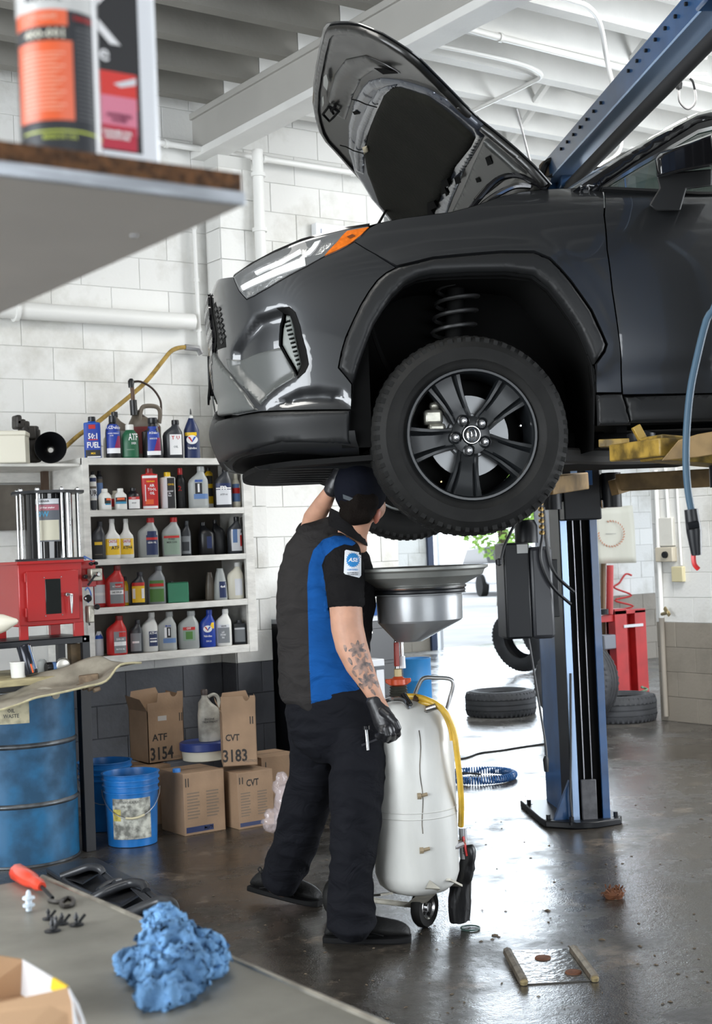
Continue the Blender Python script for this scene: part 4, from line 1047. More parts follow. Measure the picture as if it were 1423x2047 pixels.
MB().bar(at_d(1270, 852, 4.92), at_d(1284, 878, 4.92), .03, .03).build('pad_lever', M_yelw, a1, bevel=.003)
pd = at_d(1282, 884, 4.98); MB().lathe([(.035, -.02), (.05, 0), (.05, .03), (.02, .04)], c=pd, n=14).build('lift_pad', M_blk, a1)
a2 = arm('swing_arm_assembly', 'tan lift arm of the far post running back under the car floor',
     [(at_d(1237, 965, 6.95), at_d(1520, 950, 6.6), .11, .085)], M_tanp)
MB().bar(at_d(1238, 955, 6.93), at_d(1246, 985, 6.93), .05, .12, up=(1, 0, 0)).build('arm_end', M_tanp, a2, bevel=.003)
a3 = arm('swing_arm_assembly', 'short pale end of the far lift arm behind the tyre',
     [(at_d(1158, 962, 7.1), at_d(1085, 972, 6.6), .10, .085), (at_d(1100, 970, 6.7), at_d(1010, 985, 6.1), .08, .065)], M_tanp)
a4 = arm('swing_arm_assembly', 'rear lift arm on the near side beyond the edge of the photo',
     [(cl(ncar.x - .1, ncar.y - .05, nz), cl(ncar.x - 1.1, -.35, nz), .12, .08)], M_yelw)
# power unit tank on the post
pb = at_d(1052, 1180, 7.15)
Mp = frame_at(pb)
t = thing('power_unit', 'black hydraulic reservoir box hanging on the left side of the lift post', 'hydraulic unit', M=Mp)
MB().box((-.115, -.02, -.245), (.02, .20, .245)).build('tank', M_blk, t, bevel=.012, local=True)
MB().box((.02, -.02, -.25), (.14, .16, .22)).build('cover', P('grey_black_plastic', .03, .032, .038, .38), t, bevel=.02, local=True)
MB().box((-.045, -.028, .19), (.01, -.018, .235)).build('label_plate', P('label_grey', .45, .46, .45, .5), t, local=True, smooth=0)
MB().lathe([(.06, .24), (.06, .33), (.045, .36)], c=(.03, .08, 0), n=16).build('motor', M_blk, t, local=True)
for k in range(6): MB().lathe([(.012, .28 + k * .03), (.016, .29 + k * .03), (.012, .30 + k * .03)], c=(.085, -.04, 0), n=8).build('brass_fitting', P('brass', .6, .42, .18, .3, metal=1), t, local=True, smooth=20)
MB().tube(smooth_path([(.085, -.04, .45), (.09, -.04, .30), (.07, -.05, .16), (.12, -.05, .02), (.22, -.03, -.08)]), .009, 6).build('hose', M_blk, t, local=True)
MB().tube(smooth_path([(.10, -.03, .42), (.11, -.04, .20), (.14, -.05, .08), (.24, -.03, -.02)]), .009, 6).build('hose', M_blk, t, local=True)
MB().tube([(-.13, -.02, .16), (-.11, -.02, .23), (-.05, -.02, .34)], .008, 6).build('lever', M_blk, t, local=True)
MB().lathe([(.001, -.02), (.018, -.012), (.018, .012), (.001, .02)], c=(-.14, -.02, .15), n=10).build('lever_knob', M_blk, t, local=True)
MB().box((.12, .12, -.15), (.2, .16, .15)).build('mount_bracket', M_blk, t, local=True, bevel=.004)
MB().tube(smooth_path([(.0, .0, -.24), (.03, .0, -.5), (.06, -.02, -.8), (.055, -.03, -.86)]), .006, 6).build('hanging_cord', M_blk, t, local=True)
MB().lathe([(.012, -.92), (.016, -.86), (.008, -.84)], c=(.055, -.03, 0), n=8).build('cord_plug', M_blk, t, local=True)
# blue-grey air hose hanging at the right edge
hp = [at_d(x, y, 3.3) for x, y in ((1440, 560), (1412, 640), (1392, 720), (1380, 780), (1373, 850), (1371, 920), (1375, 980), (1383, 1025))]
t = thing('air_hose', 'blue-grey rubber air hose hanging at the right edge of the picture', 'hose', hp[0])
MB().tube(smooth_path([hp[0] + Vector((.2, .0, 1.2)), hp[0] + Vector((.1, 0, .5))] + hp, 4), .0085, 10).build('tube', P('blue_grey_rubber', .03, .075, .12, .55), t)
MB().tube([at_d(1381, 1018, 3.3), at_d(1387, 1062, 3.3), at_d(1392, 1110, 3.3)], [.016, .018, .012], 10).build('grip', M_blk, t)
MB().tube([at_d(1374, 1052, 3.28), at_d(1396, 1048, 3.28)], .009, 8).build('trigger', M_blk, t)
MB().tube(smooth_path([at_d(1392, 1098, 3.3), at_d(1386, 1110, 3.3), at_d(1388, 1128, 3.3), at_d(1396, 1138, 3.3)]), .006, 6).build('hook', P('red_plastic', .5, .02, .02, .4), t)
# ------------------------------------------------------------------ the mechanic
from mathutils.bvhtree import BVHTree
PD = 5.3
gp0 = at_z(690, 1885, 0)
man = thing('person', 'person in dark grey and blue work shirt reaching up under the car', 'person', Vector((gp0.x, gp0.y, 0)))
pxm = FPX / PD
def mp(x, y, d=PD): return at_d(x, y, d)
def limb(pts, n=16, cap=True):
    """pts: (px, py, depth, half-width in px, depth factor) -> closed loft of ellipses seen side on"""
    m = MB(); P3 = [mp(a[0], a[1], a[2]) for a in pts]; rs = []
    for i, a in enumerate(pts):
        t = (P3[min(i + 1, len(P3) - 1)] - P3[max(i - 1, 0)]).normalized()
        r = a[3] / FPX * a[2]; df = a[4] if len(a) > 4 else 1.0
        v = (P3[i] - CAM).normalized(); sd_ = t.cross(v).normalized(); dp = sd_.cross(t).normalized()
        rs.append([P3[i] + sd_ * (r * math.cos(2 * PI * k / n)) + dp * (r * df * math.sin(2 * PI * k / n)) for k in range(n)])
    # round the ends
    for e, (i0, i1) in enumerate(((0, 1), (-1, -2))):
        c = P3[i0]; dv = (P3[i0] - P3[i1]).normalized(); r = pts[i0][3] / FPX * pts[i0][2] * .45
        ring = [c + (p - c) * .55 + dv * r for p in rs[i0 if e == 0 else -1]]
        if e == 0: rs.insert(0, ring)
        else: rs.append(ring)
    return m.rings(rs)
def blob(c, rx, ry, rz, n=20, M=None):
    m = MB(); prof = [(math.sin(PI * (k + .5) / 12), -math.cos(PI * (k + .5) / 12)) for k in range(12)]
    m.lathe(prof, n=n, M=Matrix.Translation(c) @ (M or Matrix.Identity(4)) @ Matrix.Diagonal((rx, ry, rz, 1)))
    return m
def bvh_of(o, depth=None):
    M = WM(o); vs = [M @ v.co for v in o.data.vertices]; return BVHTree.FromPolygons(vs, [list(p.vertices) for p in o.data.polygons])
def decal(name, pts, bvh, mat, parent, off=.002, step=2.0, label=None):
    """thin patch laid on a surface: outline given as sight lines, every vertex dropped on the surface below it"""
    V, F = cdt([(x, -y) for x, y in pts], step); out = []
    last = None
    for x, y in V:
        r = ray(x, -y).normalized(); h = bvh.ray_cast(CAM, r)
        if h[0] is None: out.append(None)
        else: last = h[3]; out.append(h[0] - r * off)
    good = [p for p in out if p is not None]
    if not good: return None
    dm = sum((p - CAM).length for p in good) / len(good)
    out = [p if p is not None else CAM + ray(*(V[i][0], -V[i][1])).normalized() * dm for i, p in enumerate(out)]
    m = MB().add(out, F); o = m.build(name, mat, parent, smooth=60)
    if label: o['label'] = label
    return o
M_skin = pm('skin', (.50, .27, .18), .55, var=.12, vscale=25, bump=.05, bscale=300)
sk = M_skin.node_tree.nodes['Principled BSDF']; sk.inputs['Subsurface Weight'].default_value = .15; sk.inputs['Subsurface Radius'].default_value = (.02, .008, .004)
def cloth(name, col, rough=.85, wr=.5, sc_=9, st=(1, 1, 1.6)):
    m = pm(name, col, rough, spec=.12, var=.12, vscale=12, stretch=st)
    n = m.node_tree.nodes; L = m.node_tree.links; b = n['Principled BSDF']
    tc = [x for x in n if x.type == 'MAPPING'][0]
    a = n.new('ShaderNodeTexNoise'); a.inputs['Scale'].default_value = sc_; a.inputs['Detail'].default_value = 3; a.inputs['Distortion'].default_value = 1.2; L.new(tc.outputs[0], a.inputs[0])
    bu = n.new('ShaderNodeBump'); bu.inputs['Strength'].default_value = wr; bu.inputs['Distance'].default_value = .03; L.new(a.outputs[0], bu.inputs['Height'])
    c = n.new('ShaderNodeTexNoise'); c.inputs['Scale'].default_value = 500; L.new(tc.outputs[0], c.inputs[0])
    b2 = n.new('ShaderNodeBump'); b2.inputs['Strength'].default_value = .15; b2.inputs['Distance'].default_value = .001; L.new(c.outputs[0], b2.inputs['Height']); L.new(bu.outputs[0], b2.inputs['Normal']); L.new(b2.outputs[0], b.inputs['Normal'])
    return m
M_char = cloth('charcoal_shirt_cloth', (.026, .024, .0235)); M_black = cloth('black_shirt_cloth', (.008, .0075, .008)); M_bluec = cloth('blue_shirt_cloth', (.006, .070, .26))
M_pant = cloth('black_work_trousers', (.0075, .008, .011), wr=.6, sc_=7)
M_navy = cloth('navy_cap_cloth', (.004, .005, .010), wr=.1)
M_hair = P('dark_brown_hair', .006, .004, .003, .8, spec=.1, bump=.5, bscale=200)
# -- body: one continuous skin
def hand(pts_px, d, s=1.0, thick=1.0):
    return [limb([(x, y, dd, r * s, thick) for x, y, dd, r in f]) for f in pts_px]
# left hand, hanging, lightly closed (palm, thumb, four fingers)
LH = [
 [(748, 1400, 5.14, 15), (757, 1420, 5.13, 19), (768, 1440, 5.12, 23), (776, 1455, 5.11, 22), (781, 1462, 5.11, 16)],
 [(764, 1420, 5.09, 8), (778, 1432, 5.06, 8), (790, 1444, 5.05, 7.5), (796, 1456, 5.05, 7), (794, 1464, 5.06, 6)],
 [(782, 1444, 5.11, 8.5), (792, 1456, 5.12, 8), (795, 1468, 5.14, 7.5), (788, 1475, 5.16, 7), (779, 1472, 5.17, 6)],
 [(778, 1452, 5.09, 8.5), (785, 1466, 5.09, 8), (784, 1476, 5.12, 7.5), (776, 1480, 5.15, 7), (769, 1476, 5.16, 6)],
 [(771, 1454, 5.08, 8.5), (775, 1468, 5.07, 8), (772, 1477, 5.10, 7.5), (765, 1479, 5.13, 7), (760, 1474, 5.14, 6)],
 [(763, 1452, 5.09, 7.5), (764, 1464, 5.07, 7), (761, 1472, 5.10, 6.5), (756, 1474, 5.12, 6), (752, 1469, 5.13, 5)],
]
# right hand, raised, working at the underside of the bumper
RH = [
 [(664, 978, 5.38, 13), (672, 962, 5.38, 16), (681, 948, 5.38, 18), (688, 938, 5.38, 16)],
 [(680, 950, 5.33, 7), (694, 944, 5.31, 7), (706, 940, 5.30, 6.5), (714, 934, 5.30, 6)],
 [(676, 940, 5.38, 7.5), (674, 928, 5.36, 7), (682, 918, 5.34, 6.5), (690, 916, 5.33, 6)],
 [(683, 936, 5.38, 7.5), (684, 924, 5.36, 7), (692, 914, 5.34, 6.5), (700, 914, 5.33, 6)],
 [(690, 936, 5.40, 7.5), (694, 924, 5.40, 7), (702, 915, 5.38, 6.5), (709, 916, 5.37, 6)],
 [(696, 938, 5.42, 7), (702, 928, 5.42, 6.5), (709, 921, 5.41, 6), (715, 922, 5.40, 5)],
]
parts = []
parts.append(limb([(695, 1085, 5.40, 42, .8), (706, 1060, 5.38, 30, .95), (716, 1035, 5.36, 29, 1.0), (722, 1010, 5.35, 32, 1.0)]))   # neck
hM = Matrix.Rotation(R_(-12), 4, f0)
hc = mp(720, 985, 5.36)
parts.append(blob(hc + Vector((0, 0, .0)), .083, .098, .112, M=Matrix.Rotation(-YAW + R_(-35), 4, 'Z') @ Matrix.Rotation(R_(18), 4, 'X')))
fd_ = (r0 * .75 + f0 * .66).normalized()       # where the face looks: right and away
parts.append(blob(hc + fd_ * .045 + Vector((0, 0, -.055)), .062, .066, .060))      # jaw
parts.append(blob(hc + fd_ * .107 + Vector((0, 0, -.004)), .014, .014, .022))      # nose
parts.append(blob(hc + fd_ * .098 + Vector((0, 0, -.055)), .020, .020, .012))      # mouth
eyes_ = [hc + fd_ * .086 + fd_.cross(z0).normalized() * (.031 * s_) + Vector((0, 0, .012)) for s_ in (-1, 1)]
parts.append(limb([(655, 1075, 5.42, 46, .8), (652, 1120, 5.42, 78, .75), (652, 1200, 5.42, 84, .75), (650, 1290, 5.42, 80, .75), (656, 1380, 5.42, 80, .8), (664, 1430, 5.42, 66, .8)]))   # trunk
parts.append(limb([(690, 1110, 5.27, 30), (690, 1160, 5.24, 35), (691, 1215, 5.22, 33), (694, 1255, 5.20, 33), (702, 1290, 5.19, 32.5), (718, 1330, 5.17, 28), (738, 1368, 5.15, 20), (753, 1398, 5.14, 15), (764, 1420, 5.13, 16)]))   # left arm
parts.append(limb([(640, 1095, 5.55, 32), (622, 1070, 5.58, 29), (628, 1035, 5.52, 22), (645, 1008, 5.46, 19), (660, 982, 5.40, 14), (672, 962, 5.38, 13)]))     # right arm
parts.append(limb([(690, 1440, 5.40, 44), (704, 1540, 5.36, 36), (710, 1640, 5.33, 31), (703, 1730, 5.31, 27), (698, 1840, 5.30, 18), (690, 1862, 5.29, 16)]))   # left leg
parts.append(limb([(645, 1440, 5.48, 40), (622, 1560, 5.6, 33), (600, 1660, 5.72, 28), (568, 1740, 5.85, 22), (548, 1772, 5.9, 15)]))
parts.append(limb([(684, 1858, 5.30, 12), (700, 1868, 5.29, 10), (716, 1874, 5.29, 7)])); parts.append(limb([(542, 1772, 5.9, 11), (556, 1782, 5.89, 9), (570, 1789, 5.88, 6)]))
parts += hand(LH, 5.1, .82) + hand(RH, 5.3, .8)
body = fuse(parts, 'body', M_skin, man, voxel=.0062, smooth_it=3)
# tattoo: inked flower pattern that belongs to the forearm skin
bb = bvh_of(body)
M_ink = pm('tattoo_ink', (.075, .065, .065), .55, col2=(.30, .19, .15), vscale=45)
rt_ = random.Random(21)
def petal(cx, cy, L, W, ang, wob=.15):
    out = []
    for i in range(12):
        a = 2 * PI * i / 12; x = L * math.cos(a); y = W * math.sin(a) * (1 - .35 * math.cos(a)); k = 1 + rt_.uniform(-wob, wob)
        out.append((cx + (x * math.cos(ang) - y * math.sin(ang)) * k, cy + (x * math.sin(ang) + y * math.cos(ang)) * k))
    return out
pts_ = [petal(714 + 10 * math.cos(a), 1298 + 10 * math.sin(a), 9, 4, a) for a in (-2.4, -1.5, -.7, .2, 1.2, 2.2, 3.0)] + [petal(722 + 11 * math.cos(a), 1330 + 10 * math.sin(a), 10, 4.5, a) for a in (-2.2, -1.2, -.2, .8, 1.7, 2.7)] + [petal(735 + 11 * math.cos(a), 1360 + 11 * math.sin(a), 9, 4.2, a + .6) for a in (-2.0, -.9, .1, 1.1, 2.2, 3.1)] + [petal(x, y, 8, 3, g_) for x, y, g_ in ((700, 1322, 1.1), (708, 1346, 1.0), (722, 1372, .9), (746, 1384, .9), (754, 1368, 1.2), (690, 1296, 1.3), (742, 1336, 1.2), (733, 1312, 1.2))] + [petal(714, 1298, 4, 4, 0), petal(722, 1330, 4, 4, 0), petal(735, 1360, 4.5, 4.5, 0)]
for k, pts in enumerate(pts_):
    o = decal('tattoo', pts, bb, M_ink, body, off=.0012, step=3)
    if k == 0 and o: o['label'] = 'dark flower tattoo on the forearm'
for e_ in eyes_:
    blob(e_, .013, .013, .013, n=14).build('eye', P('eye_white', .7, .7, .68, .2), body); blob(e_ + fd_ * .008, .0065, .0065, .0065, n=12).build('iris', P('iris_brown', .05, .03, .02, .2), body)
# ear and hair
em = Matrix.Rotation(-YAW, 4, 'Z')
ec = mp(754, 1032, 5.335)
ear = MB(); ear.lathe([(math.sin(PI * (k + .5) / 8), -math.cos(PI * (k + .5) / 8)) for k in range(8)], n=14, M=Matrix.Translation(ec) @ Matrix.Rotation(-YAW + R_(-30), 4, 'Z') @ Matrix.Rotation(R_(18), 4, 'Y') @ Matrix.Diagonal((.010, .018, .030, 1)))
ear.build('ear', pm('ear_skin', (.52, .17, .11), .5), body)
hm = MB()
hair = fuse([limb([(686, 1022, 5.33, 14, .8), (708, 1030, 5.29, 22, 1), (730, 1028, 5.29, 20, 1), (744, 1018, 5.32, 12, 1)]), limb([(690, 1000, 5.33, 22), (720, 1004, 5.30, 30), (745, 1000, 5.31, 22)])], 'hair', M_hair, body, voxel=.006)
# -- cap
capm = [blob(hc + Vector((0, 0, .012)), .097, .110, .120, M=Matrix.Rotation(-YAW + R_(-35), 4, 'Z') @ Matrix.Rotation(R_(18), 4, 'X'))]
cap = fuse(capm, 'cap', M_navy, man, voxel=.006, smooth_it=2)
# cut the cap open along a tilted plane at its lower rim
bm = bmesh.new(); bm.from_mesh(cap.data)
Mi = WM(man).inverted(); pa, pb2, pc_ = Mi @ mp(664, 1016, 5.3), Mi @ mp(752, 1034, 5.3), Mi @ mp(712, 1006, 5.5)
nn = (pb2 - pa).cross(pc_ - pa).normalized(); nn = nn if nn.z > 0 else -nn
bmesh.ops.bisect_plane(bm, geom=bm.verts[:] + bm.edges[:] + bm.faces[:], plane_co=pa, plane_no=nn, clear_inner=True, clear_outer=False)
bm.to_mesh(cap.data); bm.free()
sm = cap.modifiers.new('s', 'SOLIDIFY'); sm.thickness = .004
cb = bvh_of(cap)
decal('strap_label', [(685, 988), (706, 996), (704, 1003), (686, 997)], cb, P('grey_stitching', .05, .06, .07, .7), cap, off=.003, step=4)
bill = MB()
bc_ = hc + fd_ * .10 + Vector((0, 0, .035)); sdv = fd_.cross(z0).normalized(); fu = (fd_ * .9 + z0 * .38).normalized()
rs = []
for t in range(9):
    u = -1 + t / 4; rs.append([bc_ + sdv * (.075 * u) - fu * .02, bc_ + sdv * (.085 * u) + fu * (.075 * (1 - .5 * u * u)), bc_ + sdv * (.085 * u) + fu * (.075 * (1 - .5 * u * u)) + Vector((0, 0, -.004)), bc_ + sdv * (.075 * u) - fu * .02 + Vector((0, 0, -.004))])
bill.rings(rs).build('cap_bill', M_navy, cap)
# -- shirt
T = [(672, 1050, 5.41, 30, .9), (664, 1068, 5.42, 62, .75), (655, 1100, 5.42, 84, .72), (653, 1150, 5.42, 97, .72), (652, 1200, 5.42, 100, .72), (648, 1262, 5.42, 95, .74), (646, 1320, 5.42, 92, .76), (650, 1372, 5.42, 93, .8), (652, 1388, 5.42, 90, .82)]
Sh = [limb(T, n=28),
      limb([(638, 1340, 5.42, 84, .9), (634, 1385, 5.42, 80, .9), (612, 1404, 5.42, 50, 1.4)], n=24),
      limb([(700, 1330, 5.40, 34, 1.4), (690, 1368, 5.40, 38, 1.3)]),
      limb([(668, 1088, 5.32, 28), (684, 1104, 5.27, 36), (688, 1140, 5.24, 42), (690, 1185, 5.23, 38), (693, 1207, 5.22, 36)]),
      limb([(655, 1080, 5.5, 40), (622, 1078, 5.58, 30), (612, 1052, 5.58, 24)])]
shirt = fuse(Sh, 'shirt', [M_char, M_bluec, M_black], man, voxel=.0055, smooth_it=5)
# folds in the cloth
import mathutils.noise as mnoise
def folds(o, amp, zr=None, f=(7, 7, 18)):
    me = o.data; ns = [v.normal.copy() for v in me.vertices]
    for v, n_ in zip(me.vertices, ns):
        p = v.co; q = Vector((p.x * f[0] + p.z * 6, p.y * f[1], p.z * f[2] + (p.x + p.y) * 5))
        a = mnoise.noise(q) ; a = 1 - abs(a) * 2
        v.co = p + n_ * (amp * (a - .5))
def recolour(o, regs, tol=2.6):
    """panel seams: verts close to a seam are moved on to it, faces inside take the panel's cloth"""
    me = o.data; M = WM(o); Mi = M.inverted(); pj = []
    for v in me.vertices:
        w_ = M @ v.co; q = w_ - CAM; d = q.dot(cd); pj.append([CX + FPX * q.dot(CR) / d, CY - FPX * q.dot(CU) / d, d, (M.to_3x3() @ v.normal).dot(q)])
    for mi, poly in regs:
        xs = [p[0] for p in poly]; ys = [p[1] for p in poly]; x0, x1, y0, y1 = min(xs) - 4, max(xs) + 4, min(ys) - 4, max(ys) + 4
        for i, v in enumerate(me.vertices):
            x, y, d, fc = pj[i]
            if fc > 0 or not (x0 < x < x1 and y0 < y < y1): continue
            best = None
            for k in range(len(poly)):
                a, b = poly[k], poly[(k + 1) % len(poly)]; dx, dy = b[0] - a[0], b[1] - a[1]; L2 = dx * dx + dy * dy or 1
                t = max(0, min(1, ((x - a[0]) * dx + (y - a[1]) * dy) / L2)); qx, qy = a[0] + dx * t, a[1] + dy * t; dd = math.hypot(x - qx, y - qy)
                if best is None or dd < best[0]: best = (dd, qx, qy)
            if best[0] < tol * .55:
                pj[i][0], pj[i][1] = best[1], best[2]; v.co = Mi @ at_d(best[1], best[2], d)
        for f in me.polygons:
            cx = sum(pj[i][0] for i in f.vertices) / len(f.vertices); cy = sum(pj[i][1] for i in f.vertices) / len(f.vertices)
            if x0 < cx < x1 and y0 < cy < y1 and all(pj[i][3] < 0 for i in f.vertices) and inside((cx, cy), poly): f.material_index = mi
folds(shirt, .005)
blue = [(646, 1078), (668, 1071), (692, 1071), (712, 1086), (704, 1091), (688, 1088), (668, 1096), (650, 1112), (643, 1130), (650, 1165), (655, 1212), (662, 1250), (676, 1290), (700, 1345), (722, 1384), (720, 1388), (670, 1395), (622, 1407), (618, 1330), (616, 1250), (614, 1170), (617, 1130), (626, 1100)]
slv = [(650, 1112), (668, 1096), (688, 1088), (704, 1091), (728, 1110), (745, 1140), (735, 1225), (650, 1225), (643, 1130)]
frontp = [(704, 1091), (712, 1086), (700, 1060), (735, 1070), (770, 1150), (770, 1410), (722, 1384), (722, 1300), (730, 1200), (735, 1140), (728, 1110)]
recolour(shirt, [(2, slv), (2, frontp), (1, blue)])
# sleeve hem ring
sleeve_hem = limb([(692, 1198, 5.225, 37.5), (693, 1211, 5.222, 36.5)]).build('sleeve_hem', M_black, shirt, smooth=70)
# collar standing round the neck
col = MB(); rs = []
for t in range(15):
    a = -.55 * PI + 1.9 * PI * t / 14
    cpx = 694 + 40 * math.cos(a) * .92; cd_ = 5.40 - .085 * math.sin(a)
    cy1 = 1062 + 10 * math.cos(a) * 2.2; cy0 = cy1 - 30 - 6 * math.cos(a)
    rs.append([mp(cpx, cy1 + 6, cd_), mp(694 + (cpx - 694) * .86, cy0, 5.40 + (cd_ - 5.40) * .86), mp(694 + (cpx - 694) * .94, cy0 - 1, 5.40 + (cd_ - 5.40) * .95), mp(694 + (cpx - 694) * 1.12, cy1 + 8, 5.40 + (cd_ - 5.40) * 1.14)])
col.rings(rs).build('collar', M_black, shirt, smooth=60)
# patch on the sleeve
sb = bvh_of(shirt)
patch = decal('sleeve_patch', [(689, 1101), (692, 1099), (718, 1104), (722, 1107), (722, 1150), (718, 1155), (690, 1148), (687, 1145)], sb, P('white_twill', .72, .74, .78, .8), shirt, off=.004, step=3, label='white sleeve patch with a blue cog and ASE')
gear = []
for k in range(40):
    a = 2 * PI * k / 40; r = 15.5 if k % 2 else 12.6; gear.append((705.5 + r * math.cos(a) * .93, 1119.5 + r * math.sin(a)))
decal('patch_cog', gear, sb, P('patch_blue', .02, .22, .55, .7), patch, off=.005, step=3)
def px_text(s, cx, cy, size_px, bv, mat, parent, off, slant=0.0, wide=1.0, name='lettering'):
    cu = bpy.data.curves.new(name, 'FONT'); cu.body = s; cu.size = size_px; cu.align_x = 'CENTER'; cu.align_y = 'CENTER'; cu.offset = size_px * .02; cu.shear = slant; cu.resolution_u = 2
    o = bpy.data.objects.new(name, cu); me = bpy.data.meshes.new_from_object(o); bpy.data.objects.remove(o)
    M = WM(parent).inverted(); dl = None
    for v in me.vertices:
        x, y = cx + v.co.x * wide, cy - v.co.y; r = ray(x, y).normalized(); h = bv.ray_cast(CAM, r)
        if h[0] is not None: dl = h[3]
        v.co = M @ (CAM + r * ((dl or PD) - off))
    me.materials.clear(); me.materials.append(mat); o = bpy.data.objects.new(name, me); C.objects.link(o); o.parent = parent; return o
M_wt = P('white_print', .85, .85, .86, .6); M_bk = P('black_print', .02, .02, .022, .6)
px_text('ASE', 705.5, 1119.5, 11, sb, M_wt, patch, .006, .25, 1.05)
px_text('CERTIFIED', 705, 1139, 4.6, sb, MATS['patch_blue'], patch, .005); px_text('AUTOMOBILE\nTECHNICIAN', 705, 1147, 3.6, sb, M_bk, patch, .005)
# -- trousers
Pt = [limb([(654, 1372, 5.42, 84, .82), (660, 1400, 5.42, 93, .82), (672, 1440, 5.42, 96, .8), (678, 1475, 5.42, 92, .8)], n=26),
      limb([(716, 1460, 5.36, 52, 1.1), (714, 1520, 5.34, 56, 1.1), (713, 1580, 5.32, 55, 1.1), (711, 1640, 5.31, 51, 1.1), (707, 1690, 5.30, 48, 1.1), (701, 1750, 5.30, 43, 1.15), (702, 1800, 5.30, 47, 1.1), (703, 1852, 5.30, 50, 1.1)], n=22),
      limb([(634, 1440, 5.50, 60, 1.1), (632, 1500, 5.54, 52, 1.1), (626, 1560, 5.60, 49, 1.1), (608, 1620, 5.66, 48, 1.05), (592, 1680, 5.74, 45, 1.05), (573, 1730, 5.84, 44, 1.05), (560, 1762, 5.88, 40, 1.05)], n=22)]
pants = fuse(Pt, 'trousers', M_pant, man, voxel=.0065, smooth_it=4)
folds(pants, .008, f=(6, 6, 13))
# belt loop tool: pen torch clipped to the pocket
pbv = bvh_of(pants)
h = pbv.ray_cast(CAM, ray(732, 1470).normalized())
zt_ = h[0] if h[0] is not None else mp(732, 1470)
e = (CAM - zt_).normalized() * .012
torch = thing('pen_torch', 'black pen torch clipped to the trouser pocket', 'torch', zt_)
MB().tube([zt_ + e + Vector((0, 0, .036)), zt_ + e + Vector((0, 0, .022))], .014, 12).build('torch_head', MATS['gloss_black'], torch)
MB().tube([zt_ + e + Vector((0, 0, .022)), zt_ + e + Vector((.004, 0, -.055))], .0065, 10).build('torch_body', M_chrome, torch)
pk = decal('pocket_seam', [(722, 1488), (768, 1470), (768, 1474), (723, 1492)], pbv, P('seam_black', .02, .02, .026, .8), pants, off=.002, step=4)
# -- gloves
M_glove = P('black_nitrile_glove', .014, .014, .016, .38, bump=.1, bscale=60)
fuse(hand(LH, 5.1, 1.0) + [limb([(746, 1396, 5.14, 17), (753, 1410, 5.135, 18), (762, 1428, 5.125, 21)])], 'glove', M_glove, man, voxel=.004, smooth_it=2)
fuse(hand(RH, 5.3, 1.0) + [limb([(661, 984, 5.395, 16), (668, 970, 5.385, 17), (674, 958, 5.38, 17)])], 'glove', M_glove, man, voxel=.004, smooth_it=2)
# -- shoes
def shoe(heel, toe, width, lift=0.0, heel_lift=0.0):
    heel = Vector(heel); toe = Vector(toe); ax = (toe - heel); L = ax.length; ax.normalize(); sd_ = Vector((ax.y, -ax.x, 0)).normalized(); up = sd_.cross(ax).normalized()
    up = up if up.z > 0 else -up
    prof = [(-.01, .028, .045), (.03, .037, .095), (.07, .042, .118), (.11, .044, .116), (.15, .047, .108), (.19, .051, .098), (.23, .053, .090), (.27, .050, .082), (.30, .040, .066), (.314, .024, .045)]
    k = L / .31; rs = []; so = []
    for s, hw, h in prof:
        c = heel + ax * (s * k); n = 14; ring = []; ring2 = []
        for i in range(n):
            a = 2 * PI * i / n; x, y = math.cos(a), math.sin(a)
            ring.append(c + sd_ * (hw * x * (1 if y < 0 else (1 - .45 * y))) + up * (.022 + (h - .022) * (.5 + .5 * y)))
        rs.append(ring)
        so.append([c + sd_ * (hw * 1.0 * x) + up * y for x, y in ((-.9, .0), (.9, .0), (1.0, .006), (1, .022), (-1, .022), (-1.0, .006))])
    return MB().rings(rs), MB().rings(so), heel, ax, sd_, up, k
M_shoe = P('black_shoe_leather', .009, .009, .009, .6, spec=.3, bump=.25, bscale=120); M_sole = P('black_rubber_sole', .007, .007, .0075, .8, spec=.2)
def make_shoe(heel, toe):
    u, s_, hl_, ax, sd_, up, k = shoe(heel, toe, .1)
    o = u.build('shoe', M_shoe, man, smooth=60, subsurf=1); s_.build('sole', M_sole, o, smooth=30)
    for i in range(4):
        c = hl_ + ax * ((.135 + .022 * i) * k) + up * (.097 - .010 * i); MB().tube(smooth_path([c - sd_ * .026 - up * .016, c, c + sd_ * .026 - up * .016], 4), .0035, 6).build('lace', M_black, o)
    MB().tube(smooth_path([hl_ + ax * .06 + sd_ * .042 + up * .03, hl_ + ax * .14 * k + sd_ * .047 + up * .05, hl_ + ax * .22 * k + sd_ * .05 + up * .034], 4), .003, 5).build('side_seam', M_sole, o)
    MB().tube(smooth_path([hl_ + ax * .06 - sd_ * .042 + up * .03, hl_ + ax * .14 * k - sd_ * .047 + up * .05, hl_ + ax * .22 * k - sd_ * .05 + up * .034], 4), .003, 5).build('side_seam', M_sole, o)
    return o
ha = at_z(652, 1888, .0); ta = at_z(820, 1886, .0); make_shoe(ha + f0 * .04, ta + f0 * .03)
hb = at_z(505, 1800, .0); tb = at_z(638, 1812, .0); hb2 = hb + Vector((0, 0, .045)); o2 = make_shoe(hb2, tb + Vector((0, 0, .004)))
lp = mp(522, 1747, 5.84); MB().tube(smooth_path([lp, lp + z0 * .02 - r0 * .012, lp + z0 * .028 - r0 * .002, lp + z0 * .008 + r0 * .006], 4), .003, 6).build('pull_loop', M_shoe, o2)
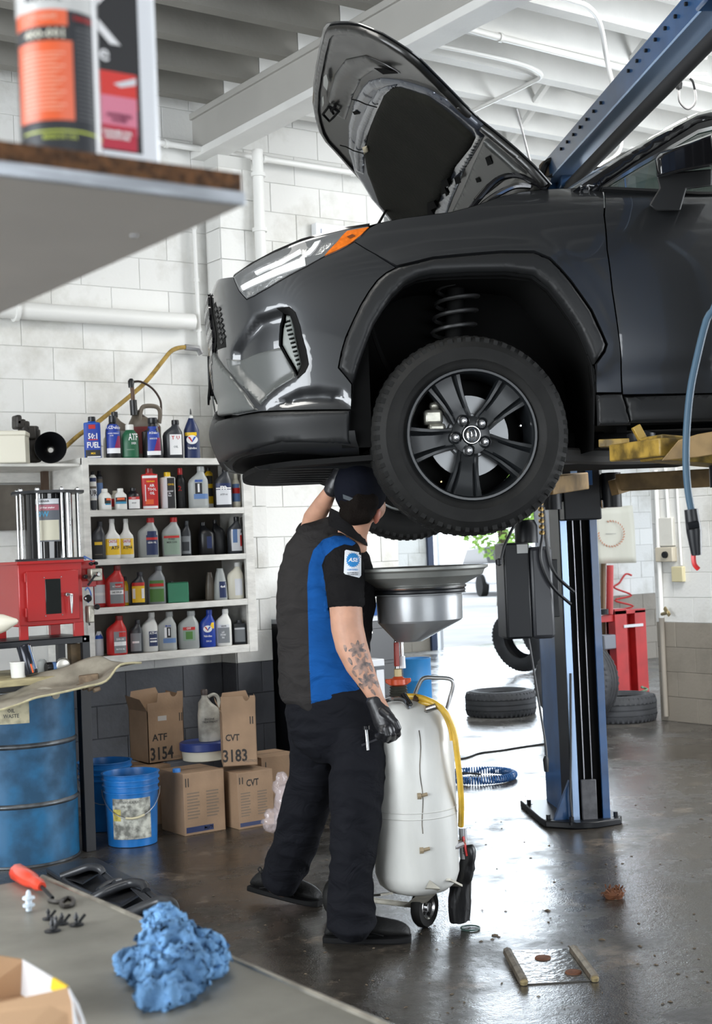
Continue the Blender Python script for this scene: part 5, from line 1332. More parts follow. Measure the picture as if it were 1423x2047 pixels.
# ------------------------------------------------------------------ waste oil drainer
DD = 5.45
def dp(x, y, d=DD): return at_d(x, y, d)
tb_ = at_z(828, 1838, 0); 
axp = dp(828, 1600); TC = Vector((axp.x, axp.y, 0))
dr_ = thing('oil_drainer', 'white wheeled waste oil drain tank with a grey funnel bowl on top', 'oil drainer', TC)
M_tank = P('dirty_white_tank', .62, .62, .59, .35, var=.12, vscale=9, stretch=(1, 1, .35), bump=.08, bscale=30, coat=.2)
rT = .1635
def zof(y, d=DD, x=828): return dp(x, y, d).z
zb_, zt2 = zof(1784), zof(1392)
prof = [(.02, zb_), (.07, zb_ + .004), (.12, zb_ + .020), (.150, zb_ + .045), (rT, zb_ + .085)]
zs = zof(1617); 
for q in (zs - .012, zs + .012): prof += [(rT, q - .003), (rT + .0025, q), (rT, q + .003)]
prof += [(rT - .001, zof(1452)), (.150, zof(1426)), (.125, zof(1410)), (.08, zof(1398)), (.02, zt2)]
tank = MB().lathe(prof, n=56, c=(0, 0, 0)).build('tank', M_tank, dr_, local=True, smooth=33)
tv = -(TC - Vector((0, 0, 0))); tv.z = 0; tv.normalize(); tr = Vector((-tv.y, tv.x, 0)) # toward viewer, and its right
tr = r0
def on(xo, z, out=0.0):   # a point on the tank wall, xo metres right of its axis as seen
    yy = math.sqrt(max(0, rT ** 2 - xo ** 2)); return tv * (yy + out) + r0 * xo + Vector((0, 0, z))
# weld seam and oil run
M_seam = P('grimy_seam', .16, .14, .11, .7, var=.6, vscale=30)
sx_ = (843 - 828) / FPX * DD
MB().tube([on(sx_ + .004 * math.sin(k), zof(1450) + (zof(1650) - zof(1450)) * k / 12, .0004) for k in range(13)], .0022, 5).build('weld_seam', M_seam, tank, local=True)
for y in (1577, 1682):
    z = zof(y); MB().tube([on(.02, z, .004), on(.05, z + .006, .006)], .007, 6).build('bracket_stud', P('stained_stud', .28, .22, .14, .5), tank, local=True)
    MB().tube([on(.012, z, .002), on(.026, z, .002)], .012, 8).build('bracket_stud', P('stained_stud', .3, .25, .17, .5), tank, local=True)
# frame, axle and wheels
wc = dp(848, 1800, 5.52); nrm_w = (r0 * .83 - f0 * .55).normalized(); wc.z = .08
wl2 = wc - nrm_w * .42; Wc, Wl = wc - TC, wl2 - TC
MB().tube([Wc - nrm_w * .01, Wl], .011, 10).build('axle', P('cream_paint', .55, .52, .44, .5, var=.3, vscale=20), dr_, local=True)
MB().add([Vector(p) for p in (on(.03, zof(1755), .002), on(.085, zof(1760), .002), Wc + nrm_w * -.03 + Vector((0, 0, -.01)), Wc + nrm_w * -.03 - r0 * .06 + Vector((0, 0, .0)), on(.045, zof(1740), .002))], [(0, 1, 2, 3), (0, 4, 1)]).build('axle_bracket', MATS['cream_paint'], dr_, local=True, smooth=0)
MB().bar(tv * .12 + r0 * .06 + Vector((0, 0, zb_ + .04)), Wc - nrm_w * .035, .05, .008).build('axle_bracket', MATS['cream_paint'], dr_, local=True)
MB().bar(tv * .12 - r0 * .12 + Vector((0, 0, zb_ + .03)), Wl + nrm_w * .035, .05, .008).build('axle_bracket', MATS['cream_paint'], dr_, local=True)
for c in (Wc, Wl):
    Q = nrm_w.to_track_quat('Z', 'Y').to_matrix().to_4x4(); Q.translation = c
    w_ = MB().lathe([(.048, -.018), (.074, -.020), (.080, -.010), (.080, .010), (.074, .020), (.048, .018)], n=36, M=Q, cap0=False, cap1=False).build('wheel', M_rub, dr_, local=True, smooth=40)
    MB().lathe([(.050, .016), (.046, .020), (.040, .012), (.018, .008), (.018, .022), (.004, .024)], n=30, M=Q, cap0=False).build('wheel_rim', P('chromed_rim', .5, .5, .5, .25, metal=1), w_, local=True)
    MB().lathe([(.050, -.016), (.046, -.020), (.040, -.012), (.018, -.008), (.018, -.022), (.004, -.024)], n=30, M=Q, cap0=False).build('wheel_rim', MATS['chromed_rim'], w_, local=True)
    for k in range(5):
        a = 2 * PI * k / 5; v = Q @ Vector((.031 * math.cos(a), .031 * math.sin(a), .013)); MB().lathe([(.008, -.002), (.008, .001)], n=10, M=Matrix.Translation(v) @ nrm_w.to_track_quat('Z', 'Y').to_matrix().to_4x4()).build('rim_opening', M_matte, w_, local=True)
# rear swivel caster wrapped in a black rag sleeve, under the drain valve
vb = dp(925, 1665, 5.5) - TC
vals = P('dull_steel', .35, .35, .36, .4, metal=.8)
MB().tube([on(.14, zof(1690), -.02), vb + Vector((0, 0, -.04))], .014, 8).build('drain_pipe', vals, dr_, local=True)
MB().tube([vb + Vector((0, 0, .02)), vb + Vector((0, 0, -.10))], .016, 10).build('ball_valve', vals, dr_, local=True)
MB().bar(vb + Vector((0, 0, -.01)) + tv * .02, vb + Vector((0, 0, -.085)) + tv * .025 + r0 * .012, .018, .006).build('valve_lever', P('red_plastic', .5, .02, .02, .4), dr_, local=True, bevel=.002)
MB().tube([dp(905, 1684, 5.48) - TC, dp(930, 1684, 5.48) - TC], .010, 8).build('pipe_elbow', P('brass_dull', .35, .28, .15, .5, metal=.6), dr_, local=True)
sl = [dp(934, 1690, 5.5) - TC, dp(936, 1715, 5.5) - TC, dp(930, 1745, 5.52) - TC, dp(920, 1770, 5.54) - TC, dp(917, 1798, 5.56) - TC]
sl[-1].z = .012
bag = MB().tube(smooth_path(sl, 5), [.020, .024, .026, .027, .027, .028, .028, .029, .030, .031, .032, .033, .034, .036, .038, .040, .042, .042, .042, .041, .040][:21], 18).build('black_sleeve', P('black_wrinkled_plastic', .012, .012, .013, .35, bump=.9, bscale=22, stretch=(1, 1, .3)), dr_, local=True, smooth=60)
folds(bag, .010, f=(30, 30, 9))
MB().bar(on(.10, zof(1745), -.01), dp(912, 1770, 5.5) - TC, .05, .008).build('caster_bracket', MATS['cream_paint'], dr_, local=True)
# yellow hose
M_yh = P('yellow_hose', .72, .45, .05, .35, coat=.3, var=.15, vscale=30)
hp = [dp(x, y, d) - TC for x, y, d in ((812, 1392, 5.42), (832, 1393, 5.40), (851, 1398, 5.37), (872, 1408, 5.34), (889, 1424, 5.33), (901, 1445, 5.33), (908, 1466, 5.33), (912, 1495, 5.33), (916, 1530, 5.34), (920, 1570, 5.36), (922, 1610, 5.4), (921, 1650, 5.46))]
MB().tube(smooth_path(hp, 5), .0118, 12).build('suction_hose', M_yh, dr_, local=True, smooth=60)
hp = [dp(x, y, d) - TC for x, y, d in ((838, 1404, 5.38), (856, 1407, 5.36), (876, 1414, 5.34), (890, 1432, 5.345), (900, 1458, 5.34), (903, 1480, 5.34))]
MB().tube(smooth_path(hp, 5), .0085, 10).build('suction_hose', M_yh, dr_, local=True, smooth=60)
MB().tube([dp(853, 1418, 5.34) - TC, dp(872, 1412, 5.33) - TC], .013, 10).build('hose_valve', P('chromed_rim', .5, .5, .5, .25, metal=1), dr_, local=True)
MB().tube([dp(848, 1424, 5.34) - TC, dp(862, 1418, 5.34) - TC], .008, 8).build('hose_valve', MATS['chromed_rim'], dr_, local=True)
MB().tube([dp(829, 1396, 5.4) - TC, dp(838, 1399, 5.39) - TC], .016, 10).build('hose_collar', P('brown_ferrule', .12, .07, .04, .4, metal=.5), dr_, local=True)
# handle
hs = [dp(x, y, d) - TC for x, y, d in ((826, 1396, 5.60), (833, 1378, 5.60), (842, 1360, 5.60), (852, 1354.5, 5.60), (872, 1355, 5.60), (893, 1356, 5.60), (904, 1361, 5.60), (905, 1374, 5.60), (899, 1396, 5.60), (890, 1428, 5.58))]
MB().tube(smooth_path(hs, 4), .0085, 10).build('push_handle', P('brushed_steel_tube', .42, .42, .42, .3, metal=.9), dr_, local=True, smooth=60)
# clamp, boot and mast
pc3 = dp(797, 1390, DD) - TC
px_, py_ = pc3.x, pc3.y
def L(r, z): return (r, z)
zr = lambda y: zof(y, DD, 797)
MB().lathe([(.045, zr(1412)), (.05, zr(1405)), (.035, zr(1398))], c=(px_, py_, 0), n=20).build('mast_base', M_blk, dr_, local=True)
prof = []
for k in range(6): z = zr(1400) + (zr(1368) - zr(1400)) * k / 6; prof += [(.040 - .001 * k, z), (.034 - .001 * k, z + .005)]
MB().lathe(prof, c=(px_, py_, 0), n=20).build('rubber_boot', P('olive_black_rubber', .03, .03, .022, .6), dr_, local=True, smooth=60)
wm = MB().lathe([(.018, zr(1372)), (.030, zr(1368)), (.030, zr(1358)), (.016, zr(1352))], c=(px_, py_, 0), n=16).build('wing_nut', P('orange_red_cast', .52, .07, .02, .45), dr_, local=True)
for sg in (-1, 1):
    MB().rings([[Vector((px_, py_, 0)) + r0 * (sg * x) + Vector((0, 0, z + dz)) + tv * dy for dy, dz in ((-.008, -h), (.008, -h), (.008, h), (-.008, h))] for x, z, h in ((.01, zr(1363), .016), (.032, zr(1363), .013), (.050, zr(1360), .007))]).build('wing', MATS['orange_red_cast'], wm, local=True, bevel=.003)
MB().lathe([(.011, zr(1356)), (.011, zr(1268))], c=(px_, py_, 0), n=14).build('mast', P('chromed_rim', .5, .5, .5, .25, metal=1), dr_, local=True)
MB().lathe([(.016, zr(1352)), (.016, zr(1338)), (.013, zr(1336))], c=(px_, py_, 0), n=6).build('mast_nut', P('brass_dull', .35, .28, .15, .5, metal=.6), dr_, local=True, smooth=20)
MB().lathe([(.014, zr(1336)), (.013, zr(1312))], c=(px_ + r0.x * .018, py_ + r0.y * .018, 0), n=12).build('bleed_tube', P('white_tube', .75, .76, .78, .3), dr_, local=True)
MB().lathe([(.009, zr(1312)), (.009, zr(1272))], c=(px_ + r0.x * .018, py_ + r0.y * .018, 0), n=12).build('bleed_tube', MATS['chromed_rim'], dr_, local=True)
MB().bar(dp(792, 1284, DD - .02) - TC, dp(793, 1332, DD - .02) - TC, .020, .012, up=(0, 1, 0)).build('red_lever', P('dark_red_paint', .26, .025, .015, .4), dr_, local=True, bevel=.003)
MB().tube([dp(806, 1388, 5.36) - TC, dp(820, 1410, 5.33) - TC], .012, 10).build('clamp_knob', M_gloss, dr_, local=True)
MB().tube(smooth_path([dp(770, 1402, 5.36) - TC, dp(785, 1398, 5.34) - TC, dp(806, 1400, 5.34) - TC, dp(818, 1416, 5.34) - TC]), .010, 8).build('clamp_lever', P('chromed_rim', .5, .5, .5, .25, metal=1), dr_, local=True)
MB().lathe([(.04, zof(1418)), (.045, zof(1410)), (.02, zof(1404))], c=tuple((dp(800, 1412, 5.40) - TC)[:2]) + (0,), n=18).build('filler_cap', M_blk, dr_, local=True)
# bowl
bc = dp(838, 1200, DD) - TC; M_bowl = P('grey_bowl_metal', .25, .26, .27, .35, metal=.35, var=.2, vscale=5, coat=.2)
M_bowl2 = P('grey_pan_metal', .21, .215, .20, .45, metal=.3, var=.3, vscale=7)
zz = lambda y: zof(y, DD, 838)
def lat(prof, c, name, mat, n=56, sm=30): return MB().lathe(prof, c=c, n=n, cap0=False, cap1=False).build(name, mat, dr_, local=True, smooth=sm)
c_ = (bc.x, bc.y, 0)
pan = lat([(.06, zz(1168) + .004), (.175, zz(1168) + .006), (.245, zz(1148) + .01), (.262, zz(1136)), (.264, zz(1133)), (.272, zz(1133)), (.272, zz(1138)), (.258, zz(1142)), (.250, zz(1152)), (.180, zz(1170)), (.172, zz(1174))], c_, 'drain_pan', M_bowl2)
lat([(.183, zz(1171)), (.186, zz(1173)), (.183, zz(1176))], c_, 'clamp_ring', MATS['chromed_rim'])
lat([(.176, zz(1176)), (.181, zz(1179)), (.181, zz(1183)), (.176, zz(1185))], c_, 'rubber_seal', M_blk)
lat([(.181, zz(1185)), (.183, zz(1187)), (.166, zz(1189)), (.168, zz(1193)), (.165, zz(1238))], c_, 'funnel', M_bowl)
# off-centre lower cone
oc = dp(818, 1280, DD) - TC; rs = []
for t in (0, .08, 1, 1.001):
    c2 = Vector((bc.x, bc.y, 0)).lerp(Vector((oc.x, oc.y, 0)), min(t, 1)); z = zz(1238) + (zz(1281) - zz(1238)) * min(t, 1); r = .165 + (.052 - .165) * min(t, 1) if t < 1.0005 else .02
    if t == .08: r = .162
    rs.append([c2 + Vector((r * math.cos(2 * PI * k / 48), r * math.sin(2 * PI * k / 48), z)) for k in range(48)])
MB().rings(rs, False, True).build('funnel_cone', M_bowl, dr_, local=True, smooth=30)
# the rag-stained lip marks
# ------------------------------------------------------------------ wall cabinet with bottles
M_wood = P('white_painted_wood', .74, .73, .69, .5, var=.18, vscale=9, bump=.2, bscale=30, stretch=(1, 1, 3))
M_woodin = P('shadow_toned_wood', .17, .15, .125, .8, var=.4, vscale=4)  # shadow inside the cabinet is put into the wood's colour
YS = 7.40
X0, X1 = at_y(166, 1000, YS).x, at_y(508, 1100, YS).x
xi0, xi1 = at_y(179, 980, YS).x, at_y(487, 1000, YS).x
def zp(px, py, y=YS): return at_y(px, py, y).z
SZ = [zp(178, 929), zp(180, 1033), zp(184, 1131), zp(188, 1229), zp(191, 1330)]        # lower edges of the face rails
ST = [zp(176, 915), zp(179, 1020), zp(184, 1119), zp(188, 1216), zp(190, 1314)]        # upper edges
cab = thing('wall_cabinet', 'white wooden open wall cabinet with five rails full of oil bottles', 'shelf', ((X0 + X1) / 2, YS, SZ[4]))
for k in range(5):
    MB().box((X0 + (0 if k in (0, 4) else .03), YS, SZ[k]), (X1, YS + .02, ST[k])).build('face_rail', M_wood, cab, bevel=.002)
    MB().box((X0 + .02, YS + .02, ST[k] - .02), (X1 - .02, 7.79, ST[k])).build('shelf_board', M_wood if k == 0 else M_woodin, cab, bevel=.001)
for a, b_ in ((X0, xi0), (xi1, X1)):
    MB().box((a, YS - .0015, SZ[4] - .0005), (b_, YS + .0225, ST[0] + .0005)).build('face_stile', M_wood, cab, bevel=.002)
MB().box((X0, YS + .02, SZ[4]), (X0 + .02, 7.985, ST[0])).build('side_panel', M_wood, cab)
MB().box((X1 - .02, YS + .02, SZ[4]), (X1, 7.79, ST[0])).build('side_panel', M_wood, cab)
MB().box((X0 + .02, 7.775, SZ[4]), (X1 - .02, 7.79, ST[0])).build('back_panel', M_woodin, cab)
# side shelf left of the cabinet
zs1 = zp(100, 926); zs0 = zp(100, 932)
sh = thing('side_shelf', 'narrow white shelf board left of the cabinet holding a funnel', 'shelf', (X0 - .5, YS + .05, zs0))
MB().box((X0 - 1.3, YS + .02, zs0), (X0 - .003, 7.96, zs1)).build('shelf_board', M_wood, sh, bevel=.002)
MB().box((X0 - 1.3, 7.93, zs0 - .06), (X0 - .003, 7.985, zs0)).build('cleat', M_wood, sh, bevel=.002)
xb = at_y(92, 960, 7.8).x
MB().box((xb - .018, 7.80, zs0 - .30), (xb + .018, 7.84, zs0)).build('bracket', P('dark_brown_wood', .06, .035, .02, .6), sh)
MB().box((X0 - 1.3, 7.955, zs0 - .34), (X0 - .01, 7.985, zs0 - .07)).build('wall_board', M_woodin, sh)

def rgb(h): 
    v = [int(h[i:i + 2], 16) / 255 for i in (0, 2, 4)]; return tuple((c / 12.92 if c <= .04045 else ((c + .055) / 1.055) ** 2.4) for c in v)
_pc = {}
CN = {'k': '17181b', 'w': 'e6e6e2', 'b': '1f3f9e', 'n': '1b2a55', 'r': 'c02420', 'y': 'edc21c', 'g': '1f5e40', 's': 'a3a7a6', 'd': '33363b', 'o': 'e2602a', 'm': '8d2350', 'c': 'dcd8c8', 'l': '5f7fb0', 't': '6b6257', 'G': '4c7a35', 'S': '82868a', 'R': '7a1512', 'p': 'd9dbe0', 'L': '2f8fb8', 'e': '8ba090', 'B': '0f4fb0'}
def pmat(ch, rough=.35):
    k = 'plastic_' + ch + ('_m' if rough > .4 else '')
    return pm({'k': 'black', 'w': 'white', 'b': 'blue', 'n': 'navy', 'r': 'red', 'y': 'yellow', 'g': 'green', 's': 'silver', 'd': 'charcoal', 'o': 'orange', 'm': 'magenta', 'c': 'cream', 'l': 'light_blue', 't': 'taupe', 'G': 'leaf_green', 'S': 'steel_grey', 'R': 'dark_red', 'p': 'pale_grey', 'L': 'cyan', 'e': 'sage', 'B': 'bright_blue'}[ch] + ('_print' if rough > .4 else '_plastic'), rgb(CN[ch]), rough)
# profile: (z, half width, half depth, x offset) as fractions of (h, w, w*dep)
KINDS_B = {
 'quart': (2.6, [(0, .46, .46, 0), (.02, .5, .5, 0), (.60, .5, .5, 0), (.68, .46, .48, .02), (.76, .33, .42, .07), (.83, .20, .30, .13), (.87, .17, .24, .15), (.90, .165, .22, .155)], (.88, 1.0, .19, .155)),
 'can': (2.0, [(0, .47, .47, 0), (.01, .5, .5, 0), (.84, .5, .5, 0), (.86, .5, .5, 0), (.90, .30, .30, 0), (.92, .26, .26, 0)], (.88, 1.0, .27, 0)),
 'tin': (6.0, [(0, .48, .48, 0), (.01, .5, .5, 0), (.84, .5, .5, 0), (.85, .48, .48, 0), (.87, .22, .3, 0), (.89, .22, .3, 0)], (.88, 1.0, .23, 0)),
 'round': (2.0, [(0, .46, .46, 0), (.02, .5, .5, 0), (.60, .5, .5, 0), (.70, .47, .47, 0), (.80, .32, .32, 0), (.84, .23, .23, 0), (.86, .23, .23, 0)], (.84, 1.0, .25, 0)),
 'funnelneck': (2.3, [(0, .46, .46, 0), (.02, .5, .5, 0), (.52, .5, .5, 0), (.58, .46, .48, 0), (.66, .28, .34, 0), (.74, .19, .24, 0), (.92, .14, .18, 0)], (.90, 1.0, .17, 0)),
 'tapered': (2.4, [(0, .48, .48, 0), (.02, .5, .5, 0), (.45, .45, .5, 0), (.70, .33, .42, 0), (.82, .24, .34, 0), (.86, .24, .30, 0)], (.86, 1.0, .26, 0)),
 'nozzle': (2.2, [(0, .47, .47, 0), (.02, .5, .5, 0), (.60, .48, .48, 0), (.72, .34, .36, 0), (.82, .20, .22, 0), (.86, .14, .14, 0)], (.85, .90, .13, 0)),
 'jug': (3.0, [(0, .47, .47, 0), (.02, .5, .5, 0), (.62, .5, .5, 0), (.72, .42, .46, -.03), (.80, .24, .32, -.14), (.88, .14, .2, -.2), (.90, .14, .18, -.2)], (.89, 1.0, .16, -.2)),
}
def section(kind, w_, h_, dep):
    n, pr, cap = KINDS_B[kind]
    tabs = [[(p[0] * h_, p[j] * w_ * (dep if j == 2 else 1)) for p in pr] for j in (1, 2, 3)]
    return n, pr, cap, tabs
def bottle(kind, px, py_or_z, wpx, hpx, y, col, capc, bands, label, group=None, txt=(), dep=.62, yaw=None, flip=1, name='bottle', z=None, mark=None, cat='bottle'):
    p = at_y(px, 1000, y); z = py_or_z if z is None else z
    q = at_y(px, 1100 - (z - 1.5) * 300, y); P0 = Vector((at_y(px, CY + (1.5 - z) * 330 + 70, y).x, y, z))
    d = (P0 - CAM).dot(cd); w_ = wpx / FPX * d; h_ = hpx / FPX * d
    rz = (-math.atan2(P0.x, P0.y)) * (.85 if yaw is None else yaw)
    t = thing(name, label, cat, P0, rz, group)
    n, pr, cap, tb = section(kind, w_, h_, dep)
    rs = []
    zs = [q[0] for q in pr]
    N = 20
    for z_ in zs:
        hw, hd, ox = interp(tb[0], z_ * h_), interp(tb[1], z_ * h_), interp(tb[2], z_ * h_) * flip; ring = []
        for k in range(N):
            a = 2 * PI * (k + .5) / N; c, s = math.cos(a), math.sin(a)
            ring.append((ox + hw * math.copysign(abs(c) ** (2 / n), c), hd * math.copysign(abs(s) ** (2 / n), s), z_ * h_))
        rs.append(ring)
    body = MB().rings(rs).build(name + '_body', pmat(col), t, local=True, smooth=45)
    c0_, c1_, cr, cx_ = cap
    if capc: MB().lathe([(cr * w_ * .97, c0_ * h_), (cr * w_, c0_ * h_ + .002), (cr * w_ * .96, c1_ * h_ - .002), (cr * w_ * .85, c1_ * h_)], c=(cx_ * w_ * flip, 0, 0), n=16).build('cap', pmat(capc), t, local=True, smooth=30)
    def sy(x, z_, o):
        hw, hd, ox = interp(tb[0], z_), interp(tb[1], z_), interp(tb[2], z_) * flip; u = min(.985, abs((x - ox) / hw)); return -hd * (1 - u ** n) ** (1 / n) - o
    lay = 0
    par = t
    for (z0_, z1_, xa, xb2, cc) in bands:
        lay += 1; g = []; nx, nz = 8, 4
        sk_ = 0
        if isinstance(cc, tuple): cc, sk_ = cc
        for j in range(nz + 1):
            zz_ = (z0_ + (z1_ - z0_) * j / nz) * h_; row = []
            for i in range(nx + 1):
                x = (xa + (xb2 - xa) * i / nx)
                if sk_: x = xa + (xb2 - xa) * (i / nx) * (1 - sk_ * j / nz) + (0 if sk_ > 0 else 0) + (xb2 - xa) * sk_ * j / nz
                x *= w_ / 2; x += interp(tb[2], zz_) * flip
                hw = interp(tb[0], zz_); ox = interp(tb[2], zz_) * flip; x = max(ox - hw * .97, min(ox + hw * .97, x))
                row.append((x, sy(x, zz_, .0006 + .0005 * lay), zz_))
            g.append(row)
        m = MB(); m.v = [Vector(p) for r in g for p in r]; m.f = [[j * (nx + 1) + i, j * (nx + 1) + i + 1, (j + 1) * (nx + 1) + i + 1, (j + 1) * (nx + 1) + i] for j in range(nz) for i in range(nx)]; m.mi = [0] * len(m.f)
        o = m.build('label', pmat(cc, .45), t if lay == 1 else par, local=True, smooth=60)
        if lay == 1: par = o
    for (s, xc, zc_, hh, cc, sq) in txt:
        cu = bpy.data.curves.new('lettering', 'FONT'); cu.body = s; cu.size = hh * h_ * 1.25; cu.align_x = 'CENTER'; cu.align_y = 'CENTER'; cu.offset = hh * h_ * .03; cu.resolution_u = 1
        o = bpy.data.objects.new('lettering', cu); me = bpy.data.meshes.new_from_object(o); bpy.data.objects.remove(o)
        for v in me.vertices:
            x = v.co.x * sq + xc * w_ / 2; z_ = v.co.y + zc_ * h_; v.co = (x, sy(x, z_, .0008 + .0005 * (lay + 1.5)), z_)
        me.materials.clear(); me.materials.append(pmat(cc, .45)); o = bpy.data.objects.new('lettering', me); C.objects.link(o); o.parent = par
    return t
F_ = [(.10, .60)]
zA, z1, z2, z3, z4 = ST
# ---- on top of the cabinet
bottle('tin', 185.5, zA, 33, 84, 7.47, 'B', 'k', [(.02, .82, -.9, .9, 'b'), (.02, .20, -.9, .9, 'k'), (.02, .05, -.7, .9, 'w'), (.43, .455, -.5, .6, 'r'), (.70, .80, -.45, .35, 'r')], 'blue rectangular fuel can reading 50:1 FUEL at the left end of the cabinet top', txt=[('50:1', .05, .52, .15, 'w', .75), ('FUEL', .05, .31, .15, 'w', .75), ('MIX', .0, .115, .05, 'y', 1)], name='fuel_can', cat='can')
MB().lathe([(.008, 0), (.008, .02)], c=at_y(198, 852, 7.44), n=8).build('yellow_tab', pmat('y'), bpy.data.objects['fuel_can'])
bottle('round', 227, zA, 31, 86, 7.47, 'k', 'k', [(.12, .80, -.86, .86, 'b'), (.12, .24, -.86, .86, 'w'), (.24, .52, .1, .86, ('m', .6)), (.66, .78, -.86, .86, 'b')], 'black bottle with blue label and white foot, second along the cabinet top', txt=[('ACDelco', 0, .72, .085, 'w', .85), ('POWER STEERING', 0, .58, .03, 'w', .8), ('FLUID', -.2, .53, .03, 'w', .8)])
bottle('round', 260.5, zA, 34, 68, 7.46, 'g', 'w', [(.05, .86, -.8, .9, 'g'), (.46, .80, .05, .9, 'g')], 'green bottle with white cap and white ATF lettering on the cabinet top', txt=[('ATF', .35, .62, .22, 'w', .55), ('DEX', .4, .44, .07, 'w', .8), ('transmission', .0, .26, .05, 'e', .7)])
bottle('tapered', 307, zA, 38, 82, 7.46, 'k', 'k', [(.08, .78, -.62, .62, 'b'), (.08, .18, -.7, .72, 'w'), (.18, .5, .0, .7, ('m', .6))], 'tapered black spray bottle with slanted blue and magenta label', txt=[('ACDelco', 0, .62, .06, 'w', .7), ('BRAKE FLUID', 0, .48, .04, 'w', .6)])
bottle('quart', 346, zA, 40, 78, 7.48, 'd', 'k', [(.10, .62, -.35, .85, 'w')], 'black quart bottle with plain white label beside the blue gear oil', flip=1, txt=[('T', .0, .53, .10, 'r', 1), ('U', .5, .53, .10, 'r', 1), ('OIL', .25, .3, .06, 'S', 1)])
t = bottle('nozzle', 384, zA, 32, 96, 7.48, 'n', 'w', [(.02, .56, -.9, .9, 'n'), (.48, .55, -.85, .6, 'y')], 'navy gear oil bottle with pointed nozzle at the right end of the cabinet top', txt=[('Valvoline', 0, .22, .05, 'w', .8)])
bd = bpy.data.objects[t.children[0].name]
MB().lathe([(.006, .0), (.004, .02), (.002, .035)], c=(0, 0, .27), n=8).build('nozzle_tip', pmat('k'), t, local=True)
def oval_logo(t, zf, h_, w_, yo=.03):
    MB().lathe([(w_, 0), (w_, .0008)], n=20, M=Matrix.Translation((0, -yo, zf)) @ Matrix.Rotation(PI / 2, 4, 'X') @ Matrix.Diagonal((1, .8, 1, 1))).build('logo_oval', pmat('w', .45), t, local=True, smooth=0)
    for sg, cc in ((-1, 'r'), (1, 'B')):
        MB().add([(sg * w_ * .75, -yo - .002, zf + w_ * .5), (sg * w_ * .35, -yo - .002, zf + w_ * .5), (0, -yo - .002, zf - w_ * .15), (0, -yo - .002, zf - w_ * .5)], [(0, 1, 2, 3)]).build('logo_stroke', pmat(cc, .45), t, local=True, smooth=0)
oval_logo(t, .115, 1, .034, .034)
oil_jug = bottle('jug', 290, zA, 66, 108, 7.61, 't', None, [(.12, .62, -.9, .9, 'R')], 'translucent brown gallon jug with hand pump behind the spray bottle', dep=.5, name='jug', cat='jug')
jd = (at_y(290, 900, 7.61) - CAM).dot(cd); k_ = jd / FPX
jp = lambda x, y: at_y(x, y, 7.59)
MB().tube(smooth_path([jp(279, 842), jp(282, 820), jp(290, 812), jp(312, 813), jp(320, 824), jp(318, 846)], 4), .014, 8).build('jug_handle', pmat('t'), oil_jug)
MB().tube([jp(268, 830), jp(266, 800)], .022, 12).build('pump_collar', pmat('k'), oil_jug)
MB().tube([jp(266, 802), jp(265, 785), jp(263, 768)], [.013, .012, .013], 10).build('pump_rod', P('rusty_pump', .10, .05, .03, .5), oil_jug)
MB().tube([jp(262, 775), jp(262, 762), jp(262, 757)], [.016, .02, .01], 10).build('pump_head', pmat('k'), oil_jug)
MB().tube(smooth_path([jp(264, 764), jp(281, 763), jp(304, 776), jp(319, 797), jp(322, 815), jp(320, 834), jp(310, 843), jp(290, 835), jp(276, 820)], 4), .007, 8).build('pump_hose', P('brown_hose', .035, .02, .014, .4), oil_jug)
bottle('jug', 240, zA, 42, 98, 7.62, 't', 'k', [(.1, .6, -.8, .8, 's')], 'grey brown jug with black cap behind the blue labelled bottles', dep=.5, name='jug', cat='jug')
bottle('round', 221, zA, 28, 62, 7.58, 'c', None, [], 'cream bottle half hidden behind the second bottle', name='bottle')
bottle('tin', 296, zA, 22, 66, 7.54, 'k', None, [], 'plain black tin between the green bottle and the spray bottle', name='can', cat='can')
# ---- first bay
bottle('can', 187, z1, 14, 78, 7.47, 'w', 'k', [(.0, .26, -.9, .9, 'd'), (.74, .84, -.9, .9, 'n'), (.32, .56, -.9, .9, 'p'), (.56, .62, -.9, .9, 't')], 'slim black and white spray can at the left end of the first bay', txt=[('UR', .0, .44, .16, 'k', .7)], name='spray_can', dep=1, cat='can')
bottle('can', 200, z1, 14, 80, 7.54, 'd', 'k', [(.3, .80, -.9, .9, 'l'), (.7, .8, -.9, .9, 't')], 'slim dark spray can with blue print behind the white bottles', name='spray_can', dep=1, cat='can')
bottle('round', 209.5, z1, 26, 43, 7.46, 'w', 'w', [(.30, .56, -.1, .9, 'k'), (.45, .55, .2, .9, 'o'), (.1, .28, -.5, .9, 'w'), (.24, .30, .0, .9, 'L')], 'small white additive bottle, left one of the white pair in the first bay', dep=.9)
bottle('round', 241, z1, 25, 43, 7.46, 'w', 'w', [(.28, .58, -.8, .9, 'k'), (.46, .56, -.6, .6, 'o'), (.28, .38, -.8, .9, 'L')], 'small white additive bottle, right one of the white pair in the first bay', dep=.9)
bottle('round', 230, z1, 20, 40, 7.56, 'c', 'c', [(.2, .6, -.8, .8, 'r')], 'small cream bottle standing behind the white pair', dep=.9)
bottle('round', 267, z1, 26, 44, 7.46, 'k', 'k', [(.05, .58, -.8, .9, 'w'), (.46, .58, -.8, .9, 'r')], 'small black bottle with red and white label in the first bay', dep=.9, txt=[('HEAT', 0, .52, .06, 'w', 1), ('SEALER', 0, .3, .05, 'd', 1)])
